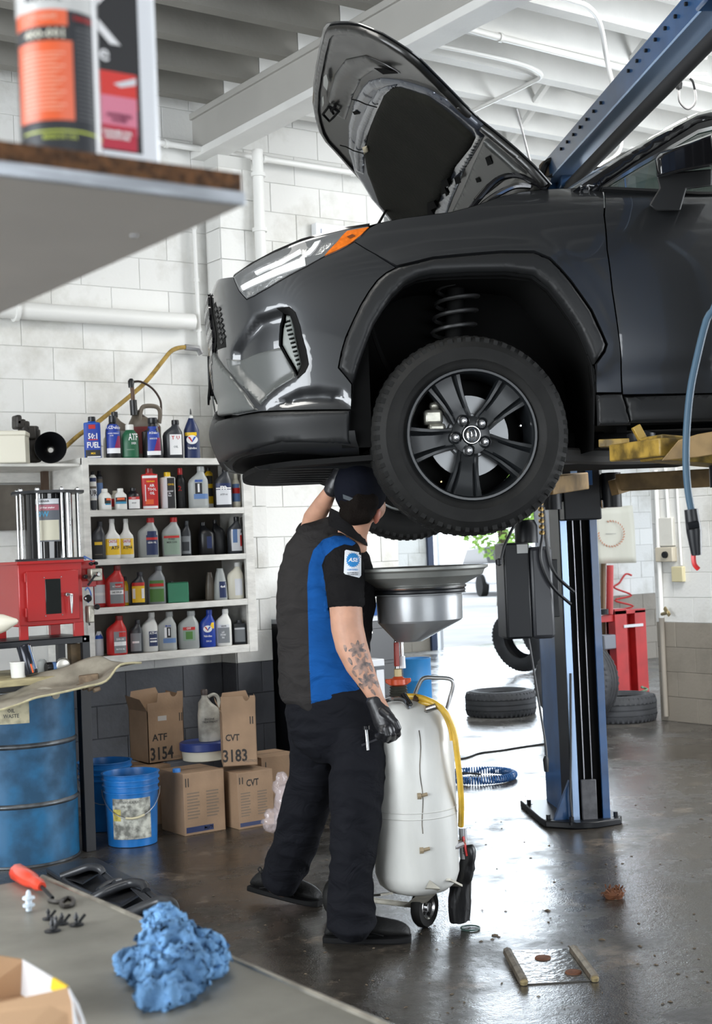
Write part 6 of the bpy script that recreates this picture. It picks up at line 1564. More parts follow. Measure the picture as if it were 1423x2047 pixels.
bottle('tin', 300, z1, 32, 82, 7.46, 'r', 'R', [(.02, .82, -.92, .92, 'r'), (.76, .82, -.92, .92, 'w'), (.02, .08, -.92, .92, 'w'), (.12, .24, -.6, .4, 'o'), (.2, .6, -.62, -.52, 'w')], 'red rectangular can with dark red cap in the first bay', txt=[('AIR\nTOOL\nOIL', .25, .48, .075, 'w', .8), ('lubricant', .1, .68, .05, 'y', .9)], name='oil_can', cat='can')
bottle('tin', 336, z1, 30, 74, 7.48, 'w', 'y', [(.02, .84, -.5, .9, 'k'), (.02, .84, -.9, -.1, ('p', .5))], 'white and black slanted label bottle with yellow cap', txt=[('COOL', .4, .66, .06, 'y', .8), ('extended\nlife\nfluid', .2, .42, .05, 'p', .8)])
bottle('round', 362, z1, 21, 82, 7.52, 'k', 'r', [(.3, .6, -.5, .5, 'k')], 'slim black bottle with red cap in the first bay', txt=[('2', -.2, .5, .14, 'r', 1)])
bottle('quart', 397, z1, 40, 84, 7.46, 's', 's', [(.06, .66, -.55, .85, 's'), (.34, .60, -.35, .35, 'k'), (.62, .68, -.4, .4, 'l'), (.22, .34, -.5, .9, 'l')], 'silver quart bottle marked 1 in the first bay', flip=1, txt=[('1', .0, .47, .22, 'w', 1.1), ('Mobil', .0, .65, .055, 'b', 1)])
bottle('can', 419, z1, 16, 82, 7.54, 'y', 'k', [(.02, .12, -.9, .9, 'w'), (.3, .5, -.9, .9, 'k'), (.6, .8, -.9, .9, 'k')], 'yellow and black spray can behind the silver quart', name='spray_can', dep=1, cat='can')
t = bottle('quart', 447, z1, 35, 82, 7.46, 'd', 'k', [(.08, .60, -.85, .85, 'p'), (.44, .60, -.85, .85, 'n'), (.46, .49, -.85, .85, 'w')], 'charcoal quart bottle with navy top label and letter m under the bumper', flip=1, txt=[('m', .0, .50, .15, 'w', 1.2), ('ATF+4', .0, .32, .05, 'S', 1)])
bottle('round', 472, z1, 18, 68, 7.48, 'c', 'c', [(.06, .70, -.9, .9, 'l'), (.42, .58, -.9, .9, 'r'), (.06, .18, -.9, .9, 'c')], 'slim red and blue bottle at the right end of the first bay', dep=.9)
# ---- second bay
bottle('quart', 197, z2, 27, 76, 7.47, 'd', 'd', [(.05, .52, -.9, .6, 'k'), (.38, .46, -.6, .5, 'y'), (.12, .14, -.6, .5, 't')], 'charcoal quart with gold stripes at the left end of the second bay', flip=1)
bottle('funnelneck', 225, z2, 32, 80, 7.46, 'w', 'w', [(.10, .50, -.95, .95, 'y'), (.32, .48, -.45, .5, 'w')], 'white long-necked bottle with yellow ATF label, left of the two', txt=[('CASTLE', .0, .43, .07, 'r', .75), ('ATF', .3, .27, .10, 'k', .9)])
bottle('funnelneck', 253, z2, 29, 79, 7.46, 'w', 'w', [(.10, .50, -.95, .95, 'y'), (.32, .48, -.45, .5, 'w')], 'white long-necked bottle with yellow ATF label, right of the two', txt=[('CASTLE', .0, .43, .07, 'r', .7), ('ATF+4', .1, .27, .10, 'k', .65)])
bottle('quart', 296, z2, 41, 79, 7.46, 's', 'r', [(.06, .56, -.2, .92, 'n'), (.44, .50, -.2, .92, 'r'), (.52, .66, -.1, .8, 'n')], 'silver quart with navy label and red cap in the second bay', flip=1, dep=.7, txt=[('GEAR OIL', .35, .37, .05, 'w', .8)])
bottle('quart', 343, z2, 38, 78, 7.46, 's', 'r', [(.05, .56, -.82, .82, 'e'), (.47, .53, -.82, .82, 'r')], 'silver quart with sage green label and red cap in the second bay', flip=1, txt=[('FORD', 0, .44, .05, 'k', 1), ('MERCON', 0, .36, .05, 'k', 1)])
bottle('quart', 371, z2, 23, 70, 7.50, 'd', 'd', [(.06, .56, -.85, .85, 'S'), (.14, .40, -.6, .6, 'd')], 'dark bottle with smoky label right of the two red capped quarts', flip=1)
bottle('jug', 413, z2, 32, 66, 7.54, 'k', 'k', [(.2, .56, .0, .6, 'n')], 'black jug with small navy label in the dark part of the second bay', name='jug', cat='jug', dep=.8)
bottle('jug', 437, z2, 28, 70, 7.56, 'k', 'k', [], 'plain black jug in the dark part of the second bay', name='jug', cat='jug', dep=.8)
bottle('quart', 470, z2, 30, 74, 7.48, 'd', 'k', [(.08, .66, -.5, .9, 'p'), (.30, .66, -.3, .3, 'l'), (.2, .5, .65, .9, 'r')], 'dark bottle with bright white and blue label at the right end of the second bay', flip=1)
# ---- third bay
M_redq = 'r'
bottle('quart', 199, z3, 26, 80, 7.50, 'r', 'R', [(.10, .56, -.8, .8, 'p'), (.3, .36, -.8, .8, 'w')], 'red quart half hidden behind the regulators in the third bay', flip=1)
bottle('quart', 230, z3, 38, 82, 7.45, 'r', 'R', [(.08, .60, -.55, .85, 'S'), (.30, .40, -.55, .85, 'w'), (.46, .56, .0, .8, 'r')], 'red quart with grey label in the third bay right of the regulators', flip=1, txt=[('MOTORCRAFT', .15, .49, .04, 'w', .6), ('SAE 5W-20', .15, .35, .05, 'k', .8)])
bottle('round', 251, z3, 12, 58, 7.54, 'y', 'd', [(.1, .5, -.8, .8, 'w')], 'narrow yellow bottle just behind the red quart')
bottle('quart', 276, z3, 31, 66, 7.47, 'd', 'd', [(.08, .68, -.8, .8, 'y'), (.58, .68, -.8, .8, 'r'), (.2, .5, -.75, -.4, 'w'), (.2, .5, .4, .75, 'w')], 'charcoal bottle with yellow and white label in the third bay', flip=1)
bottle('quart', 313, z3, 36, 76, 7.46, 'S', 'S', [(.06, .62, -.78, .78, 'G'), (.46, .54, -.78, .78, 'r'), (.4, .45, -.78, .78, 'e')], 'grey quart with leaf green label beside the green tin', flip=1)
t = thing('oil_tin', 'plain green square tin standing in the third bay', 'tin', Vector((at_y(354, 1200, 7.48).x, 7.48, z3)), -.30)
MB().box((-.063, -.05, 0), (.063, .05, .118)).build('tin_body', P('green_tin_paint', .02, .20, .10, .35), t, bevel=.004, local=True)
MB().box((-.061, -.048, .118), (.061, .048, .122)).build('tin_lid', P('dark_tin_lid', .03, .10, .06, .4), t, bevel=.002, local=True); MB().lathe([(.012, .122), (.012, .128)], c=(-.03, 0, 0), n=12).build('tin_cap', pmat('d'), t, local=True)
bottle('tapered', 420, z3, 20, 64, 7.56, 't', None, [], 'dim taupe bottle in the shade of the third bay')
bottle('tapered', 441, z3, 27, 73, 7.48, 's', None, [(.06, .5, -.2, .8, 'n')], 'silver tapered bottle with navy label in the third bay', txt=[('4x4', .3, .36, .07, 'w', 1)])
bottle('quart', 471, z3, 33, 73, 7.47, 'c', 'w', [(.1, .55, -.1, .8, 'p')], 'cream white quart at the right end of the third bay', flip=1)
# ---- fourth bay
bottle('round', 198, z4, 17, 54, 7.50, 'p', None, [(.1, .9, -.9, .9, 'p'), (.62, .8, -.9, .9, 'B')], 'pale bottle with blue top at the left end of the bottom bay')
bottle('quart', 233, z4, 41, 78, 7.45, 'r', 'R', [(.05, .60, -.3, .88, 'S'), (.24, .34, -.3, .88, 'w'), (.46, .58, .2, .85, 'r')], 'red quart with grey label on the bottom shelf', flip=1, dep=.75, txt=[('5W-30', .3, .40, .06, 'w', .9), ('MOTOR OIL', .3, .15, .045, 'w', .7)])
bottle('quart', 272, z4, 27, 66, 7.47, 'd', 'd', [(.06, .60, -.85, .7, 'S'), (.3, .36, -.6, .4, 'w')], 'charcoal quart with grey print on the bottom shelf', flip=1)
bottle('quart', 299, z4, 34, 78, 7.49, 'w', 'w', [(.14, .52, -.1, .9, 'n'), (.24, .28, .0, .8, 'w'), (.32, .345, .0, .8, 'w')], 'white quart with navy label reading ATF-4 on the bottom shelf', flip=1, txt=[('ATF-4', .4, .47, .07, 'w', .8)])
bottle('quart', 334, z4, 38, 77, 7.46, 's', 's', [(.06, .66, -.5, .88, 's'), (.34, .60, -.3, .38, 'w'), (.34, .60, -.05, .38, 'k'), (.20, .32, -.45, .88, 'l')], 'silver quart marked 1 on the bottom shelf', flip=1, txt=[('1', .18, .47, .2, 'w', 1), ('Mobil', .1, .64, .05, 'b', 1)])
bottle('quart', 377, z4, 42, 75, 7.46, 's', 's', [(.22, .58, -.55, .6, 'e'), (.50, .58, -.55, .6, 'r'), (.26, .46, -.3, .35, 'G')], 'silver quart with green shield label on the bottom shelf', flip=1, txt=[('CVT', 0, .54, .05, 'w', 1)])
t = bottle('quart', 415, z4, 32, 74, 7.46, 'b', 'b', [(.5, .66, .2, .8, ('y', .5))], 'blue quart with round white logo on the bottom shelf', flip=1, txt=[('Valvoline', .0, .30, .06, 'w', .8), ('5W-20', .1, .16, .05, 'w', .8)])
oval_logo(t, .110, 1, .026, .034)
bottle('quart', 447, z4, 33, 73, 7.46, 'w', 'w', [(.08, .58, -.7, .7, 'S'), (.50, .58, -.7, .7, 'p')], 'white quart with grey label on the bottom shelf', flip=1, txt=[('GEAR', 0, .54, .05, 'd', 1), ('oil\n75W\n90', -.1, .3, .06, 'w', 1)])
bottle('tin', 479, z4, 26, 48, 7.48, 'd', 'd', [(.1, .7, -.8, .8, 'S'), (.62, .68, -.8, .8, 'p')], 'small dark bottle at the right end of the bottom shelf')
# ---- on the side shelf: funnel, cream tub, dark parts
fn = at_y(105, 924, 7.46); t = thing('funnel', 'big black funnel lying on its side on the side shelf', 'funnel', Vector((fn.x, 7.46, zs1)))
dv = (CAM - fn); dv.z = 0; dv.normalize(); rF = 32 / FPX * (fn - CAM).dot(cd)
Q = dv.to_track_quat('Z', 'Y').to_matrix().to_4x4(); Q.translation = Vector((fn.x, 7.48, zs1 + rF + .003))
MB().lathe([(rF, .02), (rF * .98, .03), (rF * .94, .02), (rF * .5, -.08), (.02, -.12), (.014, -.17), (.018, -.17), (.024, -.12), (rF * .53, -.085)], n=36, M=Q, cap0=False, cap1=False).build('cone', pmat('k'), t)
tb2 = at_y(28, 900, 7.44)
t = thing('cream_tub', 'cream plastic tub on the side shelf at the left edge', 'tub', Vector((tb2.x, 7.44, zs1)))
wt = 31 / FPX * 8.2; MB().lathe([(wt * .95, 0), (wt, .004), (wt * .98, .15), (wt * 1.05, .155), (wt * 1.05, .175), (wt * .98, .178)], n=4, M=Matrix.Rotation(PI / 4 - .4, 4, 'Z'), sx=1.3, sy=1.0).build('tub_body', P('cream_plastic', .62, .56, .36, .45), t, local=True, bevel=.008, smooth=30)
t = thing('black_air_parts', 'heap of greasy black fittings behind the cream tub', 'car parts', Vector((at_y(62, 900, 7.60).x, 7.60, zs1)))
for k, (x, y, w_, h_) in enumerate(((64, 925, 24, 68), (72, 925, 14, 62), (58, 880, 20, 26), (48, 866, 16, 22), (38, 858, 20, 18), (34, 852, 12, 20))):
    p = at_y(x, y, 7.60 if k < 2 else 7.58); d = p.y / .9 / FPX * 1.0; ww, hh = w_ * 8.6 / FPX, h_ * 8.6 / FPX
    MB().box((p.x - ww / 2, p.y - .04, max(p.z, zs1)), (p.x + ww / 2, p.y + .04, p.z + hh)).build('fitting', P('greasy_dark', .03, .026, .022, .5, var=.4, vscale=30), t, bevel=.012, smooth=40)
# ------------------------------------------------------------------ left side: bench, drum, buckets, boxes
M_chr = MATS['chromed_rim']; M_redp = P('red_powder_coat', .36, .008, .008, .32, coat=.3); M_bkp = P('black_powder_coat', .012, .013, .016, .4)
# black vessel with rods
yv = 7.05
def Y_(px, py, y=yv): return at_y(px, py, y)
c = Y_(95, 1000, 7.0); zt_, zb = Y_(95, 988, 7.0).z, at_y(100, 1122, 6.82).z + .0045; pxs = (c - CAM).dot(cd) / FPX
t = thing('filter_vessel', 'tall black cylinder with chrome rods and printed label behind the red cabinet', 'pressure vessel', (c.x, 7.0, zb), -.33)
MB().lathe([(.19, 0), (.19, .012)], n=8, M=Matrix.Rotation(PI / 8, 4, 'Z')).build('base_plate', M_bkp, t, local=True, smooth=0)
hV = zt_ - zb
MB().lathe([(.20, hV), (.20, hV + .014)], n=8, M=Matrix.Rotation(PI / 8, 4, 'Z')).build('top_plate', M_bkp, t, local=True, smooth=0)
MB().lathe([(.128, .012), (.128, hV)], n=40).build('cylinder', M_gloss, t, local=True)
for a in (-150, -112, -68, -24, 20, 70, 110, 160):
    x, y = .165 * math.cos(R_(a)), .165 * math.sin(R_(a)); MB().tube([(x, y, 0), (x, y, hV + .02)], .0075, 10).build('tie_rod', M_chr, t, local=True)
    MB().lathe([(.012, hV + .014), (.012, hV + .024), (.006, hV + .03)], c=(x, y, 0), n=6).build('nut', M_chr, t, local=True, smooth=20)
MB().tube([(.095, -.115, .0), (.095, -.115, hV)], .017, 12).build('chrome_tube', M_chr, t, local=True)
def cyl_patch(r, a0, a1, z0_, z1_, mat, par, name='label'):
    m = MB(); n = 36; m.v = [Vector((r * math.cos(R_(a0 + (a1 - a0) * i / n)), r * math.sin(R_(a0 + (a1 - a0) * i / n)), z)) for z in (z0_, z1_) for i in range(n + 1)]; m.f = [[i, i + 1, n + 2 + i, n + 1 + i] for i in range(n)]; m.mi = [0] * n
    return m.build(name, mat, par, local=True)
lb = cyl_patch(.1292, -122, -66, hV * .28, hV * .92, P('label_slate', .10, .11, .13, .5), t)
cyl_patch(.1297, -122, -68, hV * .84, hV * .915, pmat('p', .45), lb); cyl_patch(.1298, -122, -68, hV * .745, hV * .83, P('label_rose', .36, .11, .15, .5), lb); cyl_patch(.1297, -119, -69, hV * .30, hV * .60, P('label_cream', .55, .53, .42, .5), lb)
def cyl_text(s, r, a, z, h_, mat, par, sq=.9):
    cu = bpy.data.curves.new('lettering', 'FONT'); cu.body = s; cu.size = h_ * 1.3; cu.align_x = 'CENTER'; cu.align_y = 'CENTER'; cu.offset = h_ * .03; cu.resolution_u = 1
    o = bpy.data.objects.new('lettering', cu); me = bpy.data.meshes.new_from_object(o); bpy.data.objects.remove(o)
    for v in me.vertices:
        th = R_(a) + v.co.x * sq / r; v.co = (r * math.cos(th), r * math.sin(th), z + v.co.y)
    me.materials.clear(); me.materials.append(mat); o = bpy.data.objects.new('lettering', me); C.objects.link(o); o.parent = par; return o
cyl_text('10W', .1303, -108, hV * .685, .030, pmat('L', .45), lb); cyl_text('ROBINAIR', .1303, -104, hV * .878, .012, pmat('k', .45), lb); cyl_text('oil filter crusher', .1303, -95, hV * .785, .010, pmat('w', .45), lb)
# red cabinet with door, window and lever
yr = 6.82
def R2(px, py): return at_y(px, py, yr)
xa, xb_ = R2(-60, 1200).x, R2(166, 1200).x; za, zb1, zt1 = R2(100, 1276).z, R2(100, 1250).z, R2(100, 1122).z
xl0 = R2(38, 1200).x
t = thing('red_cabinet', 'red metal blast cabinet with a small window and chrome lever handle', 'cabinet', (xl0, yr, za))
zdoor0, zdoor1 = R2(110, 1240).z, R2(110, 1140).z
MB().box((xl0, yr, zb1), (xb_, yr + .34, zt1)).build('cabinet_body', M_redp, t, bevel=.006)
MB().box((xl0 - .01, yr - .012, zt1 - .012), (xb_ + .008, yr + .35, zt1 + .004)).build('top_rim', M_redp, t, bevel=.003)
dd = MB().box((R2(52, 1200).x, yr - .014, zdoor0), (R2(157, 1200).x, yr, zdoor1)).build('door', M_redp, t, bevel=.004)
wx0, wx1, wz0, wz1 = R2(89, 1200).x, R2(120, 1200).x, R2(104, 1227).z, R2(104, 1157).z
MB().box((wx0, yr - .017, wz0), (wx1, yr - .013, wz1)).build('door_window', P('dark_window_pane', .01, .012, .012, .08), dd, bevel=.002)
for x, z in ((wx0 - .004, wz0 - .008), (wx1 + .004, wz0 - .008), (wx0 - .004, wz1 + .008), (wx1 + .004, wz1 + .008)): MB().lathe([(.0035, 0), (.003, -.003)], c=(x, 0, z), axis='y', n=8, M=Matrix.Translation((0, yr - .014, 0))).build('screw', M_chr, dd)
hx, hz = R2(133, 1188), R2(133, 1188).z
MB().tube([Vector((hx.x - .012, yr - .014, hz)), Vector((hx.x - .012, yr - .04, hz))], .010, 12).build('lever_boss', M_chr, dd)
MB().tube([Vector((hx.x - .018, yr - .04, hz + .002)), Vector((hx.x + .008, yr - .042, hz - .002)), Vector((hx.x + .008, yr - .042, hz - .05)), Vector((hx.x + .008, yr - .04, hz - .098))], [.008, .010, .008, .004], 10).build('lever_handle', M_chr, dd)
for z in (R2(50, 1155).z, R2(50, 1225).z): MB().tube([Vector((R2(50, 1200).x, yr - .01, z - .022)), Vector((R2(50, 1200).x, yr - .01, z + .022))], .006, 8).build('hinge', M_redp, dd)
for x0_, x1_ in ((xl0, xl0 + .045), (xb_ - .055, xb_)):
    MB().prism([(x0_, za), (x1_, za), (x1_ + .0, zb1 + .01), (x0_, zb1 + .01)], lambda x, z, y: Vector((x, y, z)), yr, yr + .02).build('leg', M_redp, t, bevel=.002)
    MB().box((x0_, yr + .31, za), (x1_, yr + .34, zb1 + .01)).build('leg', M_redp, t)
MB().box((xb_, yr + .05, R2(170, 1174).z), (R2(200, 1150).x, yr + .07, zt1 - .004)).build('side_bracket', M_redp, t, bevel=.003)
# regulators on the bracket
reg = thing('air_regulator', 'pair of pale air regulators with black knobs on the right of the red cabinet', 'air regulator', R2(186, 1160))
al_ = P('cast_aluminium', .42, .40, .34, .4, metal=.6, var=.3, vscale=40)
def RG(px, py, y): return at_y(px, py, y)
for lo, hi in (((178, 1162), (200, 1136)), ((174, 1245), (184, 1210))):
    a, b_ = RG(lo[0], lo[1], yr + .02), RG(hi[0], hi[1], yr + .02); MB().box((a.x, yr - .01, a.z), (b_.x, yr + .045, b_.z)).build('regulator_body', al_, reg, bevel=.006)
for px, py, r in ((181, 1127, .010), (190, 1126, .010), (169, 1153, .012), (194, 1148, .013), (192, 1213, .015), (174, 1196, .02)):
    c = RG(px, py, yr - .01); MB().lathe([(r * .8, .01), (r, 0), (r, -.018), (r * .7, -.024)], c=c, axis='y', n=14).build('knob' if px != 194 else 'gauge', M_gloss if px != 194 else M_chr, reg)
MB().tube([RG(190, 1150, yr - .01), RG(176, 1170, yr - .02)], .006, 8).build('valve_lever', M_bkp, reg)
MB().tube([RG(178, 1245, yr), RG(179, 1250, yr)], .005, 8).build('drain_cock', M_bkp, reg)
MB().tube(smooth_path([RG(172, 1118, yr), RG(168, 1112, yr), RG(184, 1120, yr)]), .004, 6).build('air_tube', P('blue_tube', .05, .12, .35, .4), reg)
MB().tube(smooth_path([RG(176, 1205, yr), RG(182, 1190, yr), RG(176, 1175, yr), RG(170, 1180, yr)]), .004, 6).build('air_tube', MATS['blue_tube'], reg)
# black stand carrying the cabinet
sz1, sz0 = za, R2(100, 1345).z
st = thing('cabinet_stand', 'black angle iron stand under the red cabinet', 'stand', (xl0, yr, sz0))
xr_ = R2(178, 1290).x
MB().box((xl0 - .2, yr - .01, sz1 - .035), (xr_, yr + .0, sz1)).build('front_rail', M_bkp, st, bevel=.002)
MB().box((xl0 - .2, yr + .34, sz1 - .035), (xr_, yr + .35, sz1)).build('rear_rail', M_bkp, st)
MB().box((xl0 - .2, yr - .01, sz1 - .006), (xr_, yr + .35, sz1)).build('stand_top', M_bkp, st)
for x in (xr_ - .04, xl0 - .2):
    for y in (yr - .01, yr + .31): MB().box((x, y, sz0), (x + .04, y + .04, sz1)).build('leg', M_bkp, st)
MB().lathe([(.007, 0), (.006, -.004)], c=(R2(168, 1278).x, yr - .01, R2(168, 1277).z), axis='y', n=10).build('bolt', M_chr, st)
MB().box((R2(145, 1300).x, yr + .02, sz0), (R2(165, 1300).x, yr + .07, sz1 - .04)).build('wooden_upright', P('dark_stained_timber', .10, .065, .03, .7, var=.4, vscale=20), st)
# workbench under it
wz = sz0; yb0, yb1 = 6.62, 7.25
lx = at_z(184, 1702, 0); xr2 = lx.x
wbn = thing('workbench', 'old wooden topped workbench on black iron legs behind the blue drum', 'workbench', (xr2 - .8, yb0, 0))
M_ply = P('worn_plywood', .42, .36, .20, .6, var=.35, vscale=9, bump=.2, bscale=40, stretch=(1, 1, 4))
MB().box((xr2 - 1.6, yb0 + .0, wz - .035), (at_y(158, 1340, yb0).x, yb1, wz)).build('bench_top', M_ply, wbn, bevel=.003)
MB().box((xr2 - 1.6, yb0 + .02, wz - .06), (xr2 + .03, yb0 + .06, wz - .036)).build('front_rail', M_bkp, wbn)
MB().box((xr2 - 1.6, yb1 - .06, wz - .09), (xr2 + .03, yb1 - .02, wz - .036)).build('rear_rail', M_bkp, wbn)
for x in (xr2 - .03, xr2 - 1.6):
    for y in (lx.y, yb1 - .06): MB().box((x - .0, y, 0), (x + .055, y + .055, wz - .036)).build('leg', M_bkp, wbn, bevel=.002)
# clutter on the bench: tilted can, silver cans, paper
def onb(px, y=6.75, z=None): return Vector((at_y(px, 1330, y).x, y, wz if z is None else z))
p = onb(62, 6.70); t = thing('spray_can', 'black and blue can leaning on the bench in front of the stand', 'can', p)
Mx = Matrix.Translation(p + Vector((0, 0, .012))) @ Matrix.Rotation(R_(-14), 4, f0)
MB().lathe([(.033, 0), (.035, .005), (.035, .145), (.030, .152)], n=28, M=Mx).build('can_body', P('can_black', .02, .022, .03, .2, metal=.4), t)
for a0, cc, z0_, z1_ in ((-70, 'l', .02, .14), (-50, 'w', .02, .14), (-38, 'n', .02, .14), (-100, 'o', .005, .05)):
    m = MB(); m.v = [Mx @ Vector((.0356 * math.cos(R_(a0 + i * 4)), .0356 * math.sin(R_(a0 + i * 4)), z)) for z in (z0_, z1_) for i in range(4)]; m.f = [[i, i + 1, 5 + i, 4 + i] for i in range(3)]; m.mi = [0] * 3; m.build('stripe', pmat(cc, .45), t)
p = onb(126, 6.76); t = thing('oil_filter', 'silver oil filter lying on the bench with its round end facing out', 'oil filter', p)
rr = 14 / FPX * 7.1; Q = (CAM - p); Q.z = 0; Q = Q.normalized().to_track_quat('Z', 'Y').to_matrix().to_4x4(); Q.translation = p + Vector((0, 0, rr))
MB().lathe([(rr * .7, .002), (rr * .93, .0), (rr, -.008), (rr, -.09), (rr * .9, -.095)], n=28, M=Q).build('filter_shell', P('satin_silver', .55, .53, .48, .3, metal=.7), t)
p = onb(103, 6.80); t = thing('bench_can', 'small dark can with blue print lying between the leaning can and the filter', 'can', p)
Q = Matrix.Rotation(PI / 2, 4, 'Y'); Q.translation = p + Vector((-.03, 0, .028)); MB().lathe([(.026, 0), (.028, .005), (.028, .08), (.02, .09)], n=20, M=Q).build('can_body', pmat('k'), t); MB().lathe([(.0283, .03), (.0283, .05)], n=20, M=Q, cap0=False, cap1=False).build('stripe', pmat('l'), t)
p = onb(36, 6.72); t = thing('white_tub', 'white plastic tub at the left edge of the bench', 'tub', p); MB().lathe([(.035, 0), (.04, .07), (.043, .075), (.04, .078)], n=24, c=p).build('tub_body', pmat('w'), t)
p = onb(84, 6.86); t = thing('grease_cartridge', 'silver capped tube standing behind the leaning can', 'tube', p); MB().lathe([(.022, 0), (.024, .004), (.024, .06), (.012, .07)], n=20, c=p).build('tube_body', pmat('s'), t)
p = at_y(30, 1254, 6.7); t = thing('funnel', 'white plastic funnel tip poking in at the left edge', 'funnel', p); Q = (r0 * 1 + z0 * .1).normalized().to_track_quat('Z', 'Y').to_matrix().to_4x4(); Q.translation = at_y(10, 1245, 6.7)
MB().lathe([(.05, -.03), (.042, 0), (.012, .06), (.004, .065)], n=20, M=Q).build('cone', pmat('c'), t)
# ---- blue oil drum
fp = at_z(44, 1737, 0); hd_ = Vector((fp.x, fp.y, 0)).normalized(); dc = Vector((fp.x, fp.y, 0)) + hd_ * .292
M_drum = P('worn_blue_drum_paint', .008, .10, .22, .38, var=.55, vscale=7, bump=.1, bscale=12, rvar=.3)
M_drst = P('bare_drum_steel', .12, .13, .14, .4, metal=.6, var=.4, vscale=20)
dr0 = thing('oil_drum', 'large blue steel drum at the left edge with dented dark hoops', 'drum', dc)
zd = lambda py: at_d(100, py, (fp - CAM).dot(cd)).z
zd1 = zd(1382)
MB().lathe([(.28, .0), (.292, .004), (.292, zd(1612) - .012)], n=64, cap1=False).build('drum_shell', M_drum, dr0, local=True)
MB().lathe([(.291, zd(1612) + .012), (.291, zd(1492) - .012)], n=64, cap0=False, cap1=False).build('drum_shell', M_drum, dr0, local=True)
MB().lathe([(.291, zd(1492) + .012), (.291, zd1 - .01), (.27, zd1 - .012)], n=64, cap0=False).build('drum_shell', M_drum, dr0, local=True)
for py in (1612, 1492): z = zd(py); MB().lathe([(.290, z - .014), (.300, z - .006), (.302, z), (.300, z + .006), (.290, z + .014)], n=64, cap0=False, cap1=False).build('hoop', M_drst, dr0, local=True, smooth=60)
for z in (.006, zd1 - .008): MB().lathe([(.288, z - .007), (.298, z - .004), (.298, z + .006), (.288, z + .008)], n=64, cap0=False, cap1=False).build('chime', M_drst, dr0, local=True, smooth=60)
va = math.degrees(math.atan2(-hd_.y, -hd_.x)); lb = cyl_patch(.2935, va - 22, va + 12, zd(1445), zd(1398), P('old_paper_label', .55, .50, .34, .7, var=.4, vscale=20), dr0)
cyl_text('OIL\nWASTE', .2945, va - 5, zd(1424), .02, P('faded_print', .10, .10, .09, .7), lb)
# beige splash cover lying across drum and bench
M_beige = P('dusty_beige_plastic', .34, .31, .25, .5, var=.4, vscale=9, bump=.3, bscale=14); M_foam = P('foam_edge_cream', .50, .45, .28, .8, var=.3, vscale=20)
dcy = (fp - CAM).dot(cd)
cov = thing('splash_cover', 'dusty beige plastic engine splash cover lying over the drum', 'engine cover', dc + Vector((0, 0, zd1)))
def CV(px, py, d): return at_d(px, py, d)
g = []
ctrl = [  # near edge, floor, rear wall, rear lip
 [(-60, 1438, 6.55), (28, 1412, 6.62), (70, 1396, 6.66), (110, 1388, 6.72), (170, 1374, 6.80), (212, 1362, 6.86), (240, 1330, 6.92), (282, 1326, 7.0)],
 [(-60, 1422, 6.62), (28, 1400, 6.68), (70, 1388, 6.72), (110, 1380, 6.78), (170, 1370, 6.85), (205, 1358, 6.9), (228, 1338, 6.95), (262, 1329, 7.0)],
 [(-60, 1408, 6.8), (28, 1392, 6.85), (70, 1374, 6.88), (112, 1374, 6.92), (165, 1362, 6.96), (200, 1352, 7.0), (226, 1336, 7.02), (256, 1330, 7.04)],
 [(-60, 1390, 6.95), (28, 1368, 6.95), (80, 1352, 7.0), (120, 1345, 7.02), (158, 1338, 7.05), (200, 1330, 7.06), (228, 1330, 7.06), (252, 1328, 7.08)],
 [(-60, 1376, 7.0), (28, 1360, 7.0), (80, 1346, 7.05), (126, 1336, 7.08), (170, 1318, 7.1), (200, 1312, 7.1), (220, 1322, 7.1), (250, 1326, 7.12)]]
rows = [smooth_path([CV(*q) for q in r], 4) for r in ctrl]
cols = [smooth_path([r[i] for r in rows], 3) for i in range(len(rows[0]))]
m = MB(); nr, nc = len(cols[0]), len(cols)
m.v = [p for c_ in cols for p in c_]; m.f = [[i * nr + j, i * nr + j + 1, (i + 1) * nr + j + 1, (i + 1) * nr + j] for i in range(nc - 1) for j in range(nr - 1)]; m.mi = [0] * len(m.f)
o = m.build('cover_shell', M_beige, cov, smooth=70); sm = o.modifiers.new('s', 'SOLIDIFY'); sm.thickness = .005
MB().tube([p + Vector((0, 0, .002)) for p in rows[0]], .006, 6).build('foam_edge', M_foam, cov)
p = CV(205, 1345, 6.98)
MB().bar(CV(158, 1362, 6.93), CV(198, 1357, 6.95), .06, .055).build('cover_box', P('muddy_beige', .22, .155, .10, .8, var=.5, vscale=25), cov, bevel=.006)
MB().tube(smooth_path([CV(62, 1392, 6.8), CV(86, 1380, 6.84), CV(104, 1384, 6.84), CV(112, 1390, 6.8)]), .02, 8).build('cover_bulge', M_beige, cov, smooth=60)
for k in range(4): MB().tube([CV(154 + 11 * k, 1374 + 2 * k, 6.86), CV(166 + 11 * k, 1370 + 2 * k, 6.88)], .013, 7).build('mud_clump', MATS['muddy_beige'], cov, smooth=60)
